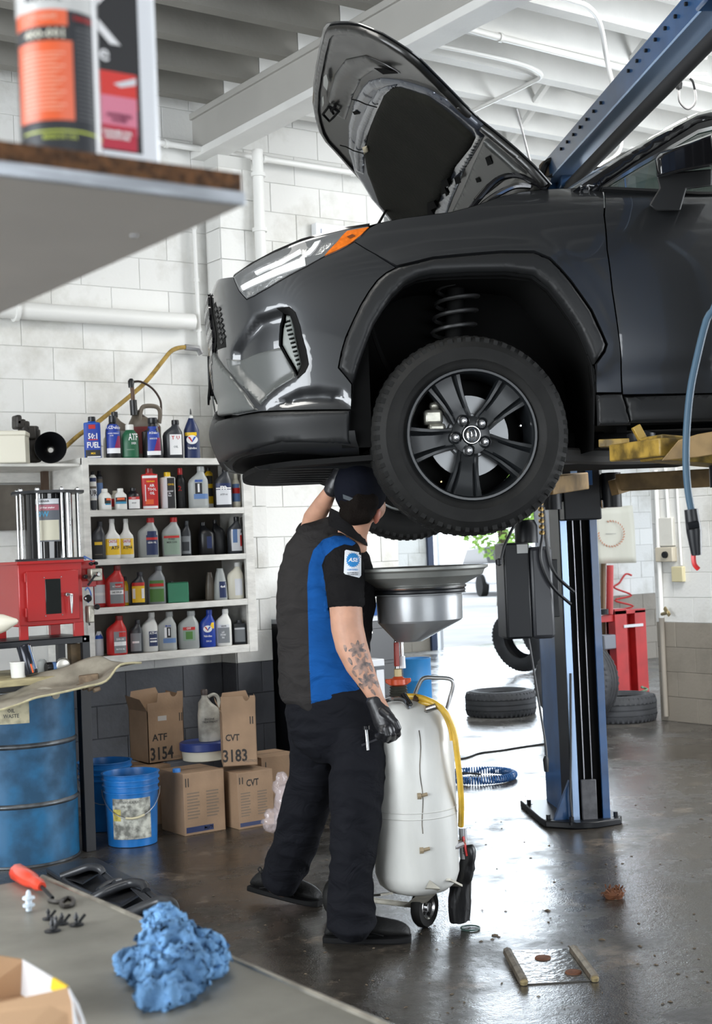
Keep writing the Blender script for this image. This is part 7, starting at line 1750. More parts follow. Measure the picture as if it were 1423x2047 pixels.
# ---- buckets
M_bkt = P('blue_bucket_plastic', .012, .15, .45, .35, var=.3, vscale=6)
def bucket(px, pyb, label, rt=.152, h=.375, lab=True):
    f = at_z(px, pyb, 0); dv = Vector((f.x, f.y, 0)).normalized(); c = Vector((f.x, f.y, 0)) + dv * .13
    t = thing('bucket', label, 'bucket', c, group=None)
    prof = [(.120, 0), (.130, .003), (.138, .20), (.142, h - .10), (.149, h - .098), (.149, h - .092), (.143, h - .088), (.144, h - .066), (.152, h - .064), (.152, h - .058), (.145, h - .054), (.146, h - .036), (.154, h - .034), (.154, h - .028), (.148, h - .024), (.150, h - .006), (.156, h - .003), (.156, h), (.144, h), (.140, h - .05), (.124, .012), (0.01, .01)]
    prof = [(r * rt / .154, z) for r, z in prof]
    MB().lathe(prof, n=48).build('bucket_body', M_bkt, t, local=True, smooth=35)
    va = math.degrees(math.atan2(-c.y, -c.x))
    rs = []
    for k in range(15):
        a = R_(va - 88 + 176 * k / 14); dz = -.10 * math.sin(PI * k / 14); rs.append((.152 * math.cos(a), .152 * math.sin(a), h - .085 + dz * 1.35))
    MB().tube(rs, .0022, 6).build('wire_handle', P('wire_steel', .4, .4, .4, .35, metal=.9), t, local=True)
    if lab:
        a = 7; MB().tube(rs[a - 1:a + 3], .006, 8).build('handle_grip', P('cream_grip', .5, .45, .3, .6), t, local=True)
        l = cyl_patch(.1402 * rt / .154 + .001, va - 44, va + 44, .045, .255, P('stained_white_label', .50, .50, .44, .7, var=.75, vscale=24), t)
        cyl_patch(.1402 * rt / .154 + .0017, va - 42, va - 24, .14, .20, P('label_faded_yellow', .55, .45, .10, .7, var=.5, vscale=40), l)
        cyl_text('HYDRAULIC', .1402 * rt / .154 + .0018, va, .235, .014, P('faded_print', .10, .10, .09, .7), l); cyl_text('OIL', .1402 * rt / .154 + .0018, va - 18, .215, .014, MATS['faded_print'], l)
    return t
bucket(266, 1695, 'blue plastic bucket with a torn white label in front of the boxes')
bucket(214, 1664, 'blue plastic bucket half hidden behind the black bench leg', lab=False)
# ---- cardboard boxes
M_card = P('cardboard', .36, .235, .145, .75, var=.22, vscale=5, bump=.08, bscale=80); M_cprint = P('cardboard_black_print', .03, .027, .025, .8); M_cgrey = P('cardboard_grey_print', .20, .15, .11, .8)
def cbox(px, py, z, pxr, pyt, dep, label, txt=(), open_=0, cap=None, name='cardboard_box', shift=0, rot=0):
    p = at_z(px, py, z); x1_ = at_y(pxr, py, p.y).x; w_ = x1_ - p.x; h_ = at_y(px, pyt, p.y).z - z
    if rot: w_ = (pxr - px) / FPX * (p - CAM).dot(cd)
    t = thing(name, label, 'box', p, R_(rot))
    if open_:
        for lo, hi in (((0, 0, 0), (w_, .004, h_)), ((0, dep - .004, 0), (w_, dep, h_)), ((0, 0, 0), (.004, dep, h_)), ((w_ - .004, 0, 0), (w_, dep, h_)), ((0, 0, 0), (w_, dep, .004))): MB().box(lo, hi).build('box_wall', M_card, t, local=True)
        fh = open_
        # front flap with a rounded hand cut-out, sides and rear flap standing up
        cut = [(w_ * (.74 + .10 * math.cos(a)), h_ + fh - .028 * math.sin(a) * 1.0) for a in [PI * (1 - k / 8) for k in range(9)]]
        fl_ = [(0, h_), (w_, h_), (w_, h_ + fh)] + [(x, z_) for x, z_ in reversed(cut)] + ([(w_ * .3, h_ + fh), (w_ * .27, h_ + fh * .5), (0, h_ + fh * .45)] if name == 'cardboard_box' and pxr < 400 else [(w_ * .06, h_ + fh), (0, h_ + fh * 1.02)])
        MB().prism(fl_, lambda x, z_, y: Vector((x, y - (z_ - h_) * .05, z_)), 0, .004).build('flap', M_card, t, local=True, smooth=0)
        MB().add([(0, 0, h_), (0, dep, h_), (-.03, dep - .02, h_ + fh * .85), (-.03, .03, h_ + fh * .7)], [(0, 1, 2, 3)]).build('flap', M_card, t, local=True, smooth=0)
        MB().add([(w_, 0, h_), (w_, dep, h_), (w_ + .005, dep - .02, h_ + fh * .9), (w_ + .005, .03, h_ + fh * .8)], [(0, 1, 2, 3)]).build('flap', M_card, t, local=True, smooth=0)
        MB().add([(0, dep, h_), (w_, dep, h_), (w_ * .8, dep + .01, h_ + fh * 1.1), (w_ * .1, dep + .01, h_ + fh)], [(0, 1, 2, 3)]).build('flap', M_card, t, local=True, smooth=0)
    else:
        MB().box((0, 0, 0), (w_, dep, h_)).build('box_body', M_card, t, local=True, bevel=.002)
        MB().box((0, dep / 2 - .0015, h_), (w_, dep / 2 + .0015, h_ + .0008)).build('tape_seam', M_cprint, t, local=True, smooth=0)
    for (s, fx, fz, hh, m_, sq) in txt:
        if s == '|': MB().box((fx * w_, -.0008, fz * h_), (fx * w_ + hh, -.0002, (fz + sq) * h_)).build('print', m_, t, local=True, smooth=0); continue
        M = Matrix.Translation((fx * w_, -.0006, fz * h_)) @ Matrix.Rotation(PI / 2, 4, 'X')
        text('lettering', s, hh * h_ * 1.3, m_, M, t, ext=.0002, squash=sq, bold=hh * h_ * .03, world=False)
    if cap:
        MB().lathe([(.022, h_), (.022, h_ + .018), (.018, h_ + .02)], c=(cap[0] * w_, cap[1] * dep, 0), n=16).build('spout_cap', P('blue_cap_plastic', .05, .22, .60, .35), t, local=True)
    return t, h_
B_, G_ = M_cprint, M_cgrey
fine = [('|', .08 + .46 * (k % 2), .60 - .062 * (k // 2), 0, G_, .0) for k in range(0)]
def para(x0_, z1_, n, ww): return [('|', x0_, z1_ - .05 * k, ww * (1 - .15 * (k % 3 == 2)), G_, .022) for k in range(n)]
tA, hA = cbox(370, 1672, 0, 452, 1547, .27, 'closed cardboard box with blue spout cap right of the labelled bucket', [('|', .05, .78, .006, B_, .14), ('|', .11, .78, .006, B_, .14), ('|', .04, .04, .165, P('navy_print', .04, .05, .09, .8), .09), ('MOTUL', .62, .085, .05, M_card, 1)] + para(.08, .66, 9, .075) + para(.55, .66, 9, .075), cap=(.05, .35))
tB, hB = cbox(478, 1659, 0, 549, 1546, .27, 'closed cardboard box printed CVT, lower box on the right', [('CVT', .42, .80, .13, B_, .8), ('|', .05, .80, .006, B_, .12), ('|', .13, .80, .006, B_, .12), ('|', .04, .04, .15, MATS['navy_print'], .07)] + para(.08, .62, 9, .06) + para(.55, .62, 9, .06))
tC, hC = cbox(566, 1632, 0, 640, 1512, .26, 'cardboard box with blue cap behind the mechanic\'s leg', [('|', .1, .8, .006, B_, .12)], cap=(-.35, .3))
tC.location.x -= .10; tC.location.y += .05
t0, _ = cbox(300, 1660, 0, 366, 1540, .25, 'cardboard box in the back row under the box marked 3154', [])
t0.location.y += .12
zl = hA
tD, _ = cbox(298, 1527, zl, 370, 1423, .24, 'open cardboard box printed ATF 3154 with raised flaps', [('ATF', .32, .53 - .05, .14, B_, 1), ('3154', .36, .16, .26, B_, .75), ('|', .88, .76, .006, B_, .16), ('|', .94, .76, .006, B_, .16), ('CASTROL', .80, .07, .05, G_, .9)], open_=.10)
MB().box((.065, -.001, .235), (.12, -.0004, .262)).build('shipping_label', P('silver_tape', .5, .48, .45, .3), tD, local=True, smooth=0)
tE, _ = cbox(446, 1533, zl, 515, 1424, .22, 'open cardboard box printed CVT 3183 with torn flaps', [('CVT', .30, .52, .13, B_, .8), ('3183', .36, .18, .24, B_, .75), ('|', .82, .76, .006, B_, .14), ('|', .89, .76, .006, B_, .14), ('CASTROL', .80, .08, .05, G_, .9)], open_=.085, rot=-27)
MB().lathe([(.02, .19), (.022, .24), (.016, .26), (.016, .29), (.018, .30)], c=(.11, .10, 0), n=16).build('jug_neck', pmat('c'), tE, local=True)
# pail and jug between the open boxes
pp = at_z(408, 1532, zl - .0) + Vector((.125, .10, -.0)); t = thing('pail', 'white pail with blue lid between the two open boxes', 'bucket', pp + Vector((0, .13, 0)))
MB().lathe([(.11, 0), (.12, .005), (.125, .055), (.13, .06)], n=40).build('pail_body', pmat('c'), t, local=True)
MB().lathe([(.132, .058), (.136, .062), (.136, .10), (.130, .106), (.11, .104)], n=40).build('lid', P('navy_lid', .02, .04, .18, .4), t, local=True)
dj = (pp - CAM).dot(cd) + .1; jb = Vector((at_d(416, 1485, dj).x, at_d(416, 1485, dj).y, zl + .104)); jb = pp + Vector((.03, .11, 0)); jb.z = zl + .106
t = thing('jug', 'grimy white gallon jug standing on the blue lidded pail', 'jug', jb, -.4)
n_, w_, h_ = 20, .125, .28; rs = []
for z_, a, b_ in ((0, .46, .36), (.03, .5, .4), (.55, .5, .4), (.66, .46, .38), (.78, .30, .28), (.88, .15, .15), (.93, .13, .13), (.98, .14, .14), (1, .12, .12)): rs.append([((-.02 * (z_ > .7)) + w_ * a * math.copysign(abs(math.cos(2 * PI * k / n_)) ** .75, math.cos(2 * PI * k / n_)), w_ * b_ * math.copysign(abs(math.sin(2 * PI * k / n_)) ** .75, math.sin(2 * PI * k / n_)), z_ * h_) for k in range(n_)])
MB().rings(rs).build('jug_body', P('grimy_white_plastic', .50, .48, .42, .5, var=.5, vscale=12), t, local=True, smooth=50)
MB().tube(smooth_path([(.0, 0, .25), (.035, 0, .262), (.058, 0, .24), (.06, 0, .19), (.052, 0, .16)]), .010, 8).build('jug_handle', MATS['grimy_white_plastic'], t, local=True)
MB().lathe([(.019, .262), (.021, .288), (.017, .294)], c=(-.02, 0, 0), n=14).build('cap', P('brown_grease', .05, .035, .03, .5), t, local=True)
text('lettering', 'ENGINE\nTREATMENT', .016, M_bk, Matrix.Translation((.0, -.0515, .12)) @ Matrix.Rotation(PI / 2, 4, 'X'), t, world=False)
# clear plastic bag
bg_ = at_z(560, 1662, 0)
M_bag = pm('clear_pinkish_film', (.85, .74, .75), .10, alpha=.30, bump=.9, bscale=14, coat=1)
bgt = thing('plastic_bag', 'crumpled clear pinkish plastic bag on the floor beside the CVT box', 'bag', bg_)
for k, (px, py, r, h_) in enumerate(((545, 1640, .05, .06), (572, 1612, .055, .17), (562, 1575, .035, .11))):
    c = at_d(px, py, 7.35 + .05 * k); mm = blob(c, r, r * .8, h_ * .5 + .02, n=20); o = mm.build('bag_film', M_bag, bgt, smooth=60)
    me = o.data
    for v in me.vertices: q = v.co * 22; v.co += v.normal * ((1 - 3 * abs(mnoise.noise(q * 1.4))) * .022)
# ---- black moulded tray on the floor
M_tray = P('black_moulded_plastic', .035, .037, .042, .35, var=.3, vscale=10)
tp0 = at_z(110, 1735, 0.05); tray = thing('drain_tray', 'black moulded plastic tray with scooped pockets on the floor beside the bench', 'tray', Vector((tp0.x, tp0.y, 0)))
def TZ(px, py, z): return at_z(px, py, z)
base_p = [TZ(x, y, 0) for x, y in ((92, 1745), (188, 1722), (205, 1730), (352, 1812), (352, 1850), (250, 1850))]
o = MB().add([p for p in base_p] + [p + Vector((0, 0, .025)) for p in base_p], [tuple(range(6))[::-1], tuple(range(6, 12))] + [(i, (i + 1) % 6, 6 + (i + 1) % 6, 6 + i) for i in range(6)]).build('tray_base', M_tray, tray, bevel=.006)
def ridge(pts, r, nm='tray_ridge', sq=1.0): return MB().tube(smooth_path([TZ(x, y, z) for x, y, z in pts], 5), r, 12, sq=sq).build(nm, M_tray, tray, smooth=60)
ridge([(122, 1752, .05), (150, 1742, .07), (178, 1733, .09), (198, 1736, .09), (206, 1745, .07)], .018); ridge([(126, 1756, .04), (150, 1772, .03), (185, 1790, .03)], .012)
ridge([(186, 1796, .05), (215, 1780, .08), (258, 1765, .10), (285, 1768, .10), (292, 1782, .08)], .02); ridge([(205, 1745, .06), (222, 1760, .05), (232, 1770, .04)], .014)
ridge([(196, 1780, .04), (214, 1766, .05), (240, 1758, .05)], .012)
ridge([(250, 1830, .06), (290, 1812, .09), (322, 1801, .11), (342, 1806, .11), (348, 1822, .09), (346, 1850, .05)], .024); ridge([(292, 1782, .07), (308, 1796, .06), (318, 1804, .06)], .016)
for q in (((130, 1756), (180, 1737), (204, 1744), (165, 1768)), ((192, 1797), (262, 1770), (292, 1784), (240, 1815)), ((255, 1834), (325, 1805), (346, 1820), (300, 1850))):
    vs = [TZ(x, y, .055) for x, y in q] + [TZ(x, y, .028).lerp(sum((TZ(a, b_, .028) for a, b_ in q), Vector()) / 4, .3) for x, y in q]
    MB().add(vs, [(i, (i + 1) % 4, 4 + (i + 1) % 4, 4 + i) for i in range(4)] + [(4, 5, 6, 7)]).build('tray_pocket', M_tray, tray, smooth=0)
for k in range(9):
    MB().tube([TZ(262 + 3.2 * k, 1776 + 1.2 * k, .075), TZ(290 + 2.6 * k, 1802 + .6 * k, .06)], .0035, 5).build('grip_rib', M_tray, tray)
# ---- near bench
NZ = .9; XB = 1.027
M_bench = P('scuffed_steel_sheet', .25, .24, .205, .38, metal=.15, var=.35, vscale=4, bump=.12, bscale=18, rvar=.2, spec=.6)
nb = thing('steel_bench', 'grey scuffed metal topped bench in the lower left foreground', 'workbench', (.2, 1.4, 0))
MB().box((-.9, .25, NZ - .03), (XB, 2.56, NZ)).build('bench_top', M_bench, nb, bevel=.002)
MB().tube([(XB + .001, .25, NZ - .001), (XB + .001, 2.56, NZ - .001)], .0055, 10).build('edge_rod', P('worn_steel_edge', .42, .39, .33, .35, metal=.7, var=.4, vscale=18), nb)
for x in (-.85, XB - .12):
    for y in (.32, 2.44): MB().box((x, y, 0), (x + .06, y + .06, NZ - .03)).build('leg', M_bkp, nb, bevel=.003)
MB().box((-.85, .32, .3), (XB - .08, 2.5, .33)).build('lower_shelf', M_bench, nb)
def NB(px, py, z=0.0): return at_z(px, py, NZ + z)
# rag
M_rag = pm('blue_shop_towel', (.20, .42, .74), .95, col2=(.12, .26, .48), vscale=14, bump=.6, bscale=260)
rg = [blob(NB(330, 1860, .025), .030, .036, .030), blob(NB(345, 1905, .03), .050, .055, .034), blob(NB(395, 1905, .024), .034, .05, .028), blob(NB(350, 1945, .022), .048, .045, .028), blob(NB(330, 1985, .014), .036, .028, .018), blob(NB(290, 1930, .020), .026, .03, .024), blob(NB(268, 1925, .016), .018, .032, .020), blob(NB(410, 1930, .016), .026, .03, .02)]
ragr = thing('shop_towel', 'crumpled light blue shop towel on the metal bench', 'towel', NB(340, 1930))
rg = fuse(rg, 'towel_cloth', M_rag, ragr, voxel=.0032, smooth_it=4)
for v in rg.data.vertices:
    q = v.co; a = mnoise.noise(Vector((q.x * 24 + q.y * 9, q.y * 26 - q.x * 6, q.z * 16 + 3))); b_ = mnoise.noise(Vector((q.x * 60 + 5, q.y * 48, q.z * 40)))
    v.co = q + v.normal * ((1 - 3.2 * abs(a)) * .017 - .003 + (1 - 2.5 * abs(b_)) * .004)
    if v.co.z < .0008: v.co.z = .0008
# screwdriver / pick
sdr = thing('screwdriver', 'red handled screwdriver on the bench', 'screwdriver', NB(60, 1755))
a, b_ = NB(32, 1742, .016), NB(84, 1772, .014)
ax_ = (b_ - a)
MB().tube([a, a + ax_ * .06, a + ax_ * .45, a + ax_ * .62, a + ax_ * .72, a + ax_ * .85, b_], [.010, .0165, .0165, .0145, .011, .0125, .008], 10).build('handle', P('translucent_red_grip', .70, .05, .02, .3, coat=.5), sdr, smooth=50)
MB().tube([b_ - ax_ * .05, NB(105, 1795, .006)], .0035, 8).build('shaft', M_blk, sdr)
hk = thing('hook_clip', 'dark metal hook tool lying at the screwdriver tip', 'tool', NB(125, 1805))
MB().tube(smooth_path([NB(98, 1800, .004), NB(118, 1803, .004), NB(134, 1795, .004), NB(146, 1798, .004), NB(144, 1808, .004), NB(130, 1812, .004), NB(122, 1806, .004)], 4), .004, 6).build('hook', P('dark_oxide_steel', .05, .045, .04, .4, metal=.5), hk)
vp = thing('nylon_clip', 'small pale blue barbed nylon clip near the screwdriver', 'fastener', NB(58, 1826))
cc = NB(58, 1822, .0); Qv = Matrix.Translation(cc) ; prf = [(.002, .0), (.0045, .001), (.0045, .006), (.009, .008), (.009, .011), (.005, .012), (.0048, .017), (.0095, .019), (.009, .022), (.004, .024), (.003, .030), (.001, .032)]
MB().lathe(prf, n=14, M=Qv @ Matrix.Scale(1.15, 4)).build('clip_body', P('pale_blue_nylon', .62, .70, .78, .4), vp, smooth=30)
for k, (px, py, s_) in enumerate(((97, 1838, 1.0), (105, 1862, 1.3), (124, 1848, 1.1), (112, 1850, .9), (153, 1850, 1.2))):
    lab = ('small black push clip, upright one left of the loose clips', 'broad black push clip, nearest of the loose clips', 'small black push clip standing right of the broad one', 'silver ringed push clip in the middle of the loose clips', 'round black push clip apart to the right of the others')[k]
    t = thing('push_clip', lab, 'fastener', NB(px, py), group='loose push clips on the bench')
    MB().lathe([(.0095 * s_, .0), (.0105 * s_, .0015), (.0095 * s_, .003), (.003 * s_, .004), (.0025 * s_, .010), (.0042 * s_, .012), (.001, .018 * s_)], c=(0, 0, 0), n=14).build('clip_head', M_bkp if k != 3 else P('greyish_metal', .2, .2, .21, .3, metal=.8), t, local=True)
    MB().tube([(.004, 0, .004), (.014 * s_, .003, .012 * s_)], .0025, 6).build('clip_prong', M_bkp, t, local=True)
# cardboard tray box at the lower left corner
cbx = thing('parts_box', 'small open cardboard box with white inside and yellow edge in the bottom left corner', 'box', NB(60, 2040))
M_kr = P('tan_card_inside', .48, .30, .17, .75); M_wi = P('white_card_face', .62, .62, .64, .5)
def th(pts, mat, nm, off=.003):
    n = len(pts); c = (pts[1] - pts[0]).cross(pts[2] - pts[0]).normalized() * off
    MB().add(list(pts) + [p + c for p in pts], [tuple(range(n))[::-1], tuple(range(n, 2 * n))] + [(i, (i + 1) % n, n + (i + 1) % n, n + i) for i in range(n)]).build(nm, mat, cbx, smooth=0)
A0, A1 = NB(44, 1990, .0), NB(122, 2036, .0)
hh_ = .075
U0, U1 = at_d(47, 1917, (A0 - CAM).dot(cd) - .02), at_d(138, 1972, (A1 - CAM).dot(cd) - .02)
th([A0, A1, U1, U0], M_wi, 'inner_wall')
ym = U0.lerp(U1, .70); yl_ = A0.lerp(A1, .70); th([yl_.lerp(ym, .68), A1.lerp(U1, .70), U1 + Vector((0, 0, .001)), ym + Vector((0, 0, .001))], P('yellow_card_edge', .75, .50, .02, .5), 'yellow_edge', .004)
L0 = NB(-80, 2010, .0); LU = at_d(-60, 1900, (L0 - CAM).dot(cd)); th([L0, A0, U0, LU], M_kr, 'side_wall')
Ff0, Ff1 = at_d(-60, 2018, 1.60), at_d(136, 1974, 1.60); G0, G1 = at_d(-60, 2150, 1.48), at_d(172, 2130, 1.50)
th([Ff0, Ff1, at_d(150, 2010, 1.57), at_d(160, 2035, 1.55), G1, G0], M_kr, 'front_flap')
th([NB(-60, 2130, .001), NB(120, 2100, .001), NB(122, 2036, .001), NB(44, 1990, .001), NB(-80, 2010, .001)], M_kr, 'box_floor', .002)
th([at_d(138, 1974, 1.60), at_d(158, 2008, 1.59), at_d(172, 2047, 1.56), at_d(168, 2120, 1.53), at_d(150, 2047, 1.53), at_d(146, 2000, 1.57)], M_wi, 'torn_edge', .002)
# ---- shelf over the bench at the upper left, with two containers
SY, SX = 1.034, .618
szu = at_y(512, 415, SY).z; thk = at_y(512, 352, SY).z - at_y(512, 389, SY).z; mtk = at_y(512, 389, SY).z - at_y(512, 416, SY).z
us = thing('upper_shelf', 'raw edged particleboard shelf with metal strip at the upper left', 'shelf', (SX - .7, SY, szu))
ztop = szu + mtk + thk
MB().box((-1.0, SY, szu + mtk), (SX, 1.70, ztop)).build('shelf_board', P('particleboard', .17, .075, .028, .85, var=.7, vscale=110, bump=.9, bscale=160), us, smooth=0)
MB().box((-1.0, SY + .001, szu), (SX, 1.70, szu + mtk - .0005)).build('shelf_underside', P('grey_laminate', .62, .585, .55, .6, var=.08, vscale=4), us, smooth=0)
MB().box((-1.0, SY - .003, szu + .0), (SX + .002, SY + .001, szu + mtk)).build('metal_strip', P('scratched_aluminium', .52, .55, .60, .35, metal=.6, var=.45, vscale=12, stretch=(1, 1, 6)), us, bevel=.001)
MB().lathe([(.0035, 0), (.003, -.0015)], c=at_z(268, 470, szu), n=10).build('screw', P('dull_steel', .35, .35, .36, .4, metal=.8), us) 
for y in (1.1, 1.62): MB().box((-1.0, y, NZ), (-.95, y + .05, szu)).build('post', M_bkp, us)
# aerosol can
ac = at_y(118, 285, 1.09); rc = 81 / FPX * ((ac - CAM).dot(cd))
t = thing('spray_can', 'large black and orange aerosol can with grey top on the upper shelf', 'can', Vector((ac.x, 1.085, ztop)))
MB().lathe([(rc * .97, 0), (rc, .002), (rc, .006), (rc * .985, .008), (rc * .985, .175), (rc * .93, .185), (rc * .6, .20), (rc * .5, .205)], n=56).build('can_body', P('can_dark_grey', .055, .058, .066, .28, metal=.2, coat=.3), t, local=True)
vA = math.degrees(math.atan2(-1.085, -ac.x))
rl = rc * .99 
hz_ = lambda py: at_y(118, py, 1.085 - .02).z - ztop
cw = lambda px: vA + math.degrees(math.asin(max(-.99, min(.99, (px - 118) / 82))))
l0 = cyl_patch(rl, vA - 85, cw(186), hz_(30), .176, P('can_light_grey', .58, .58, .57, .35), t); cyl_patch(rl, vA - 150, vA + 85, hz_(-70), .178, MATS['can_light_grey'], l0)
orng = P('label_orange', .78, .13, .045, .35)
cyl_patch(rl + .0004, cw(40), cw(138), hz_(62), hz_(30), orng, l0); cyl_patch(rl + .0004, cw(40), cw(140), hz_(90), hz_(63), pmat('k', .45), l0); cyl_patch(rl + .0004, cw(42), cw(146), hz_(248), hz_(91), orng, l0)
cyl_patch(rl + .0003, vA - 60, vA + 80, hz_(271), hz_(267), P('label_lime', .48, .55, .08, .4), l0)
cyl_patch(rl + .0006, cw(186), cw(194), .004, .176, pmat('w', .45), l0)
cyl_text('400-001', rl + .0009, cw(92), hz_(78), .0085, pmat('c', .45), l0, 1.0); cyl_text('ADHESIVE', rl + .0009, cw(90), hz_(45), .0045, P('pale_orange_print', .85, .45, .32, .5), l0); cyl_text('MOTIVE', rl + .0009, cw(90), hz_(5), .008, pmat('d', .45), l0)
for k in range(14): cyl_patch(rl + .0007, cw(50), cw(130 - 9 * (k % 3)), hz_(117 + 8.5 * k), hz_(114.6 + 8.5 * k), MATS['pale_orange_print'], l0)
for k in range(22): cyl_patch(rl + .0007, cw(152), cw(184), hz_(66 + 8.5 * k), hz_(64.4 + 8.5 * k), P('grey_fine_print', .20, .20, .21, .5), l0)
cyl_text('MADE IN USA', rl + .0009, cw(116), hz_(281), .004, MATS['label_lime'], l0); cyl_text('DANGER', rl + .0009, cw(168), hz_(45), .004, pmat('r', .45), l0)
MB().lathe([(rc * .5, .205), (rc * .5, .25), (rc * .4, .255)], n=30).build('cap', pmat('r'), t, local=True)
# white container behind
yj = 1.16
xj0, xj1 = at_y(150, 250, yj).x, at_y(325, 320, yj).x
zj = ztop
t = thing('white_container', 'white plastic container with black and red label behind the aerosol can', 'container', ((xj0 + xj1) / 2, yj, zj))
o = MB().box((xj0, yj, zj), (xj1, yj + .085, zj + .26)).build('container_body', P('white_hdpe', .80, .82, .86, .3), t, bevel=.006)
def J(px, py): return at_y(px, py, yj)
def jlab(x0_, y0_, x1_, y1_, mat, off, nm='label', par=None, r=.0):
    a, b_ = J(x0_, y1_), J(x1_, y0_); return MB().box((a.x, yj - off, a.z), (b_.x, yj - off + .0003, b_.z)).build(nm, mat, par or t, smooth=0)
L_ = jlab(160, -80, 270, 292, pmat('k', .45), .0008); jlab(160, 152, 271, 205, P('label_red_glow', .70, .04, .03, .4), .0013, par=L_); jlab(160, 200, 271, 258, P('label_pink', .72, .22, .32, .4), .0018, par=L_); jlab(160, 258, 271, 290, P('label_crimson', .50, .02, .05, .4), .0023, par=L_)
MB().add([J(225, 168) - Vector((0, .0016, 0)), J(270, 158) - Vector((0, .0016, 0)), J(270, 172) - Vector((0, .0016, 0)), J(240, 176) - Vector((0, .0016, 0))], [(0, 1, 2, 3)]).build('label_flash', pmat('p', .45), L_, smooth=0)
RX = Matrix.Rotation(PI / 2, 4, 'X')
for s, px, py, hh2, m_ in (('K', 186, 35, .060, pmat('w', .45)), ('e', 205, 108, .018, pmat('w', .45)), ('ANTIFREEZE\nWATER', 236, 238, .0036, P('dark_rose_print', .25, .04, .10, .5)), ('CLEANER FOR\nRADIATORS', 232, 272, .0036, pmat('w', .45))):
    q = J(px, py); text('lettering', s, hh2 * 1.25, m_, Matrix.Translation(q - Vector((0, .0032, 0))) @ RX, L_, bold=.0002, ext=.0001)
# ------------------------------------------------------------------ behind the mechanic and at the right
# black tool counter along the back wall
cx0, cx1 = 4.82, 5.42; cty = 7.35
ctz = at_y(565, 1246, cty).z
tc = thing('tool_counter', 'black metal counter with pale worktop standing along the back wall', 'cabinet', (cx0, cty, 0))
MB().box((cx0, cty, .04), (cx1, 7.95, ctz - .03)).build('counter_body', P('black_cabinet', .008, .009, .012, .35), tc, bevel=.004)
MB().box((cx0 - .01, cty - .02, ctz - .03), (cx1 + .01, 7.97, ctz)).build('worktop', P('pale_grey_worktop', .45, .47, .50, .35), tc, bevel=.003)
for k in range(4):
    z0_, z1_ = .08 + k * (ctz - .14) / 4, .07 + (k + 1) * (ctz - .14) / 4
    d_ = MB().box((cx0 + .02, cty - .008, z0_), (cx1 - .02, cty, z1_ - .008)).build('drawer', P('black_cabinet', .008, .009, .012, .35), tc, bevel=.003)
    MB().bar((cx0 + .2, cty - .016, z1_ - .03), (cx1 - .2, cty - .016, z1_ - .03), .012, .012).build('handle', M_chr, d_)
mch = at_y(552, 1243, 7.5); t = thing('bench_machine', 'pale grey machine standing on the counter behind the mechanic', 'machine', Vector((4.95, 7.5, ctz)))
MB().box((4.88, 7.5, ctz), (5.12, 7.8, ctz + .22)).build('machine_body', P('pale_grey_machine', .50, .55, .62, .35), t, bevel=.02)
MB().box((4.90, 7.49, ctz + .12), (5.10, 7.5, ctz + .2)).build('panel', P('blue_grey_panel', .25, .35, .5, .4), t, bevel=.003)
t = thing('parts_bin', 'blue plastic bin on the counter partly behind the oil drainer', 'bin', Vector((5.30, 7.5, ctz)))
MB().rings([[(5.26, 7.45, ctz), (5.39, 7.45, ctz), (5.39, 7.62, ctz), (5.26, 7.62, ctz)], [(5.25, 7.43, ctz + .07), (5.40, 7.43, ctz + .07), (5.40, 7.63, ctz + .09), (5.25, 7.63, ctz + .09)]], True, False).build('bin_shell', P('blue_bin', .02, .08, .25, .4), t, smooth=0)
# small pale cabinet with dark frame and the open shelf unit behind the drainer
p = at_z(757, 1450, 0); p.x, p.y = at_y(757, 1400, 7.3).x, 7.3
q = lambda px, py: at_y(px, py, 6.98)
t = thing('service_cabinet', 'pale grey service cabinet with a dark framed door behind the oil drainer', 'cabinet', Vector((q(745, 1400).x, 7.0, 0)))
xa_, xb2, zt3 = q(738, 1400).x, q(772, 1400).x, q(755, 1318).z
MB().box((xa_, 6.98, 0), (xb2, 7.3, zt3)).build('cabinet_body', P('service_grey', .55, .57, .60, .4), t, bevel=.006)
a, b_ = q(749, 1410), q(767, 1330); MB().box((a.x, 6.97, a.z), (b_.x, 6.98, b_.z)).build('door', P('dark_door_frame', .03, .035, .045, .4), t, bevel=.003)
a, b_ = q(752, 1405), q(764, 1338); MB().box((a.x, 6.962, a.z), (b_.x, 6.97, b_.z)).build('door_panel', P('service_grey', .55, .57, .60, .4), t, bevel=.002)
# tyres lying about
M_tyg = P('grey_dusty_tyre', .055, .058, .065, .7, var=.3, vscale=8)
def tyre(M, label, rt=.335, rr=.205, wd=.215, group=None):
    t = thing('tyre', label, 'tyre', M=M); tyre_mesh(t, rt, rr, wd, 'tyre_casing', M_tyg, True, 46)
    return t
def flat_tyre(px, pyb, label, z=0.0, rt=.31, wd=.21):
    f = at_z(px, pyb, 0); dv = Vector((f.x, f.y, 0)).normalized(); c = Vector((f.x, f.y, 0)) + dv * rt
    M = Matrix.Translation(c + Vector((0, 0, z + wd))) @ Matrix.Rotation(PI / 2, 4, 'X')
    return tyre(M, label, rt=rt, rr=rt * .64, wd=wd)
flat_tyre(1002, 1437, 'grey tyre lying flat on the floor in front of the open door')
flat_tyre(1238, 1449, 'tyre lying flat at the right behind the upright tyre', rt=.31)
def up_tyre(px, pyb, az, label, rt=.335, lean=0, wd=.215):
    f = at_z(px, pyb, 0); c = Vector((f.x, f.y, rt * math.cos(R_(lean)) + abs(math.sin(R_(lean))) * wd * .5))
    M = Matrix.Translation(c) @ Matrix.Rotation(R_(az), 4, 'Z') @ Matrix.Rotation(R_(lean), 4, 'X') @ Matrix.Translation((0, wd / 2, 0))
    return tyre(M, label, rt=rt, wd=wd)
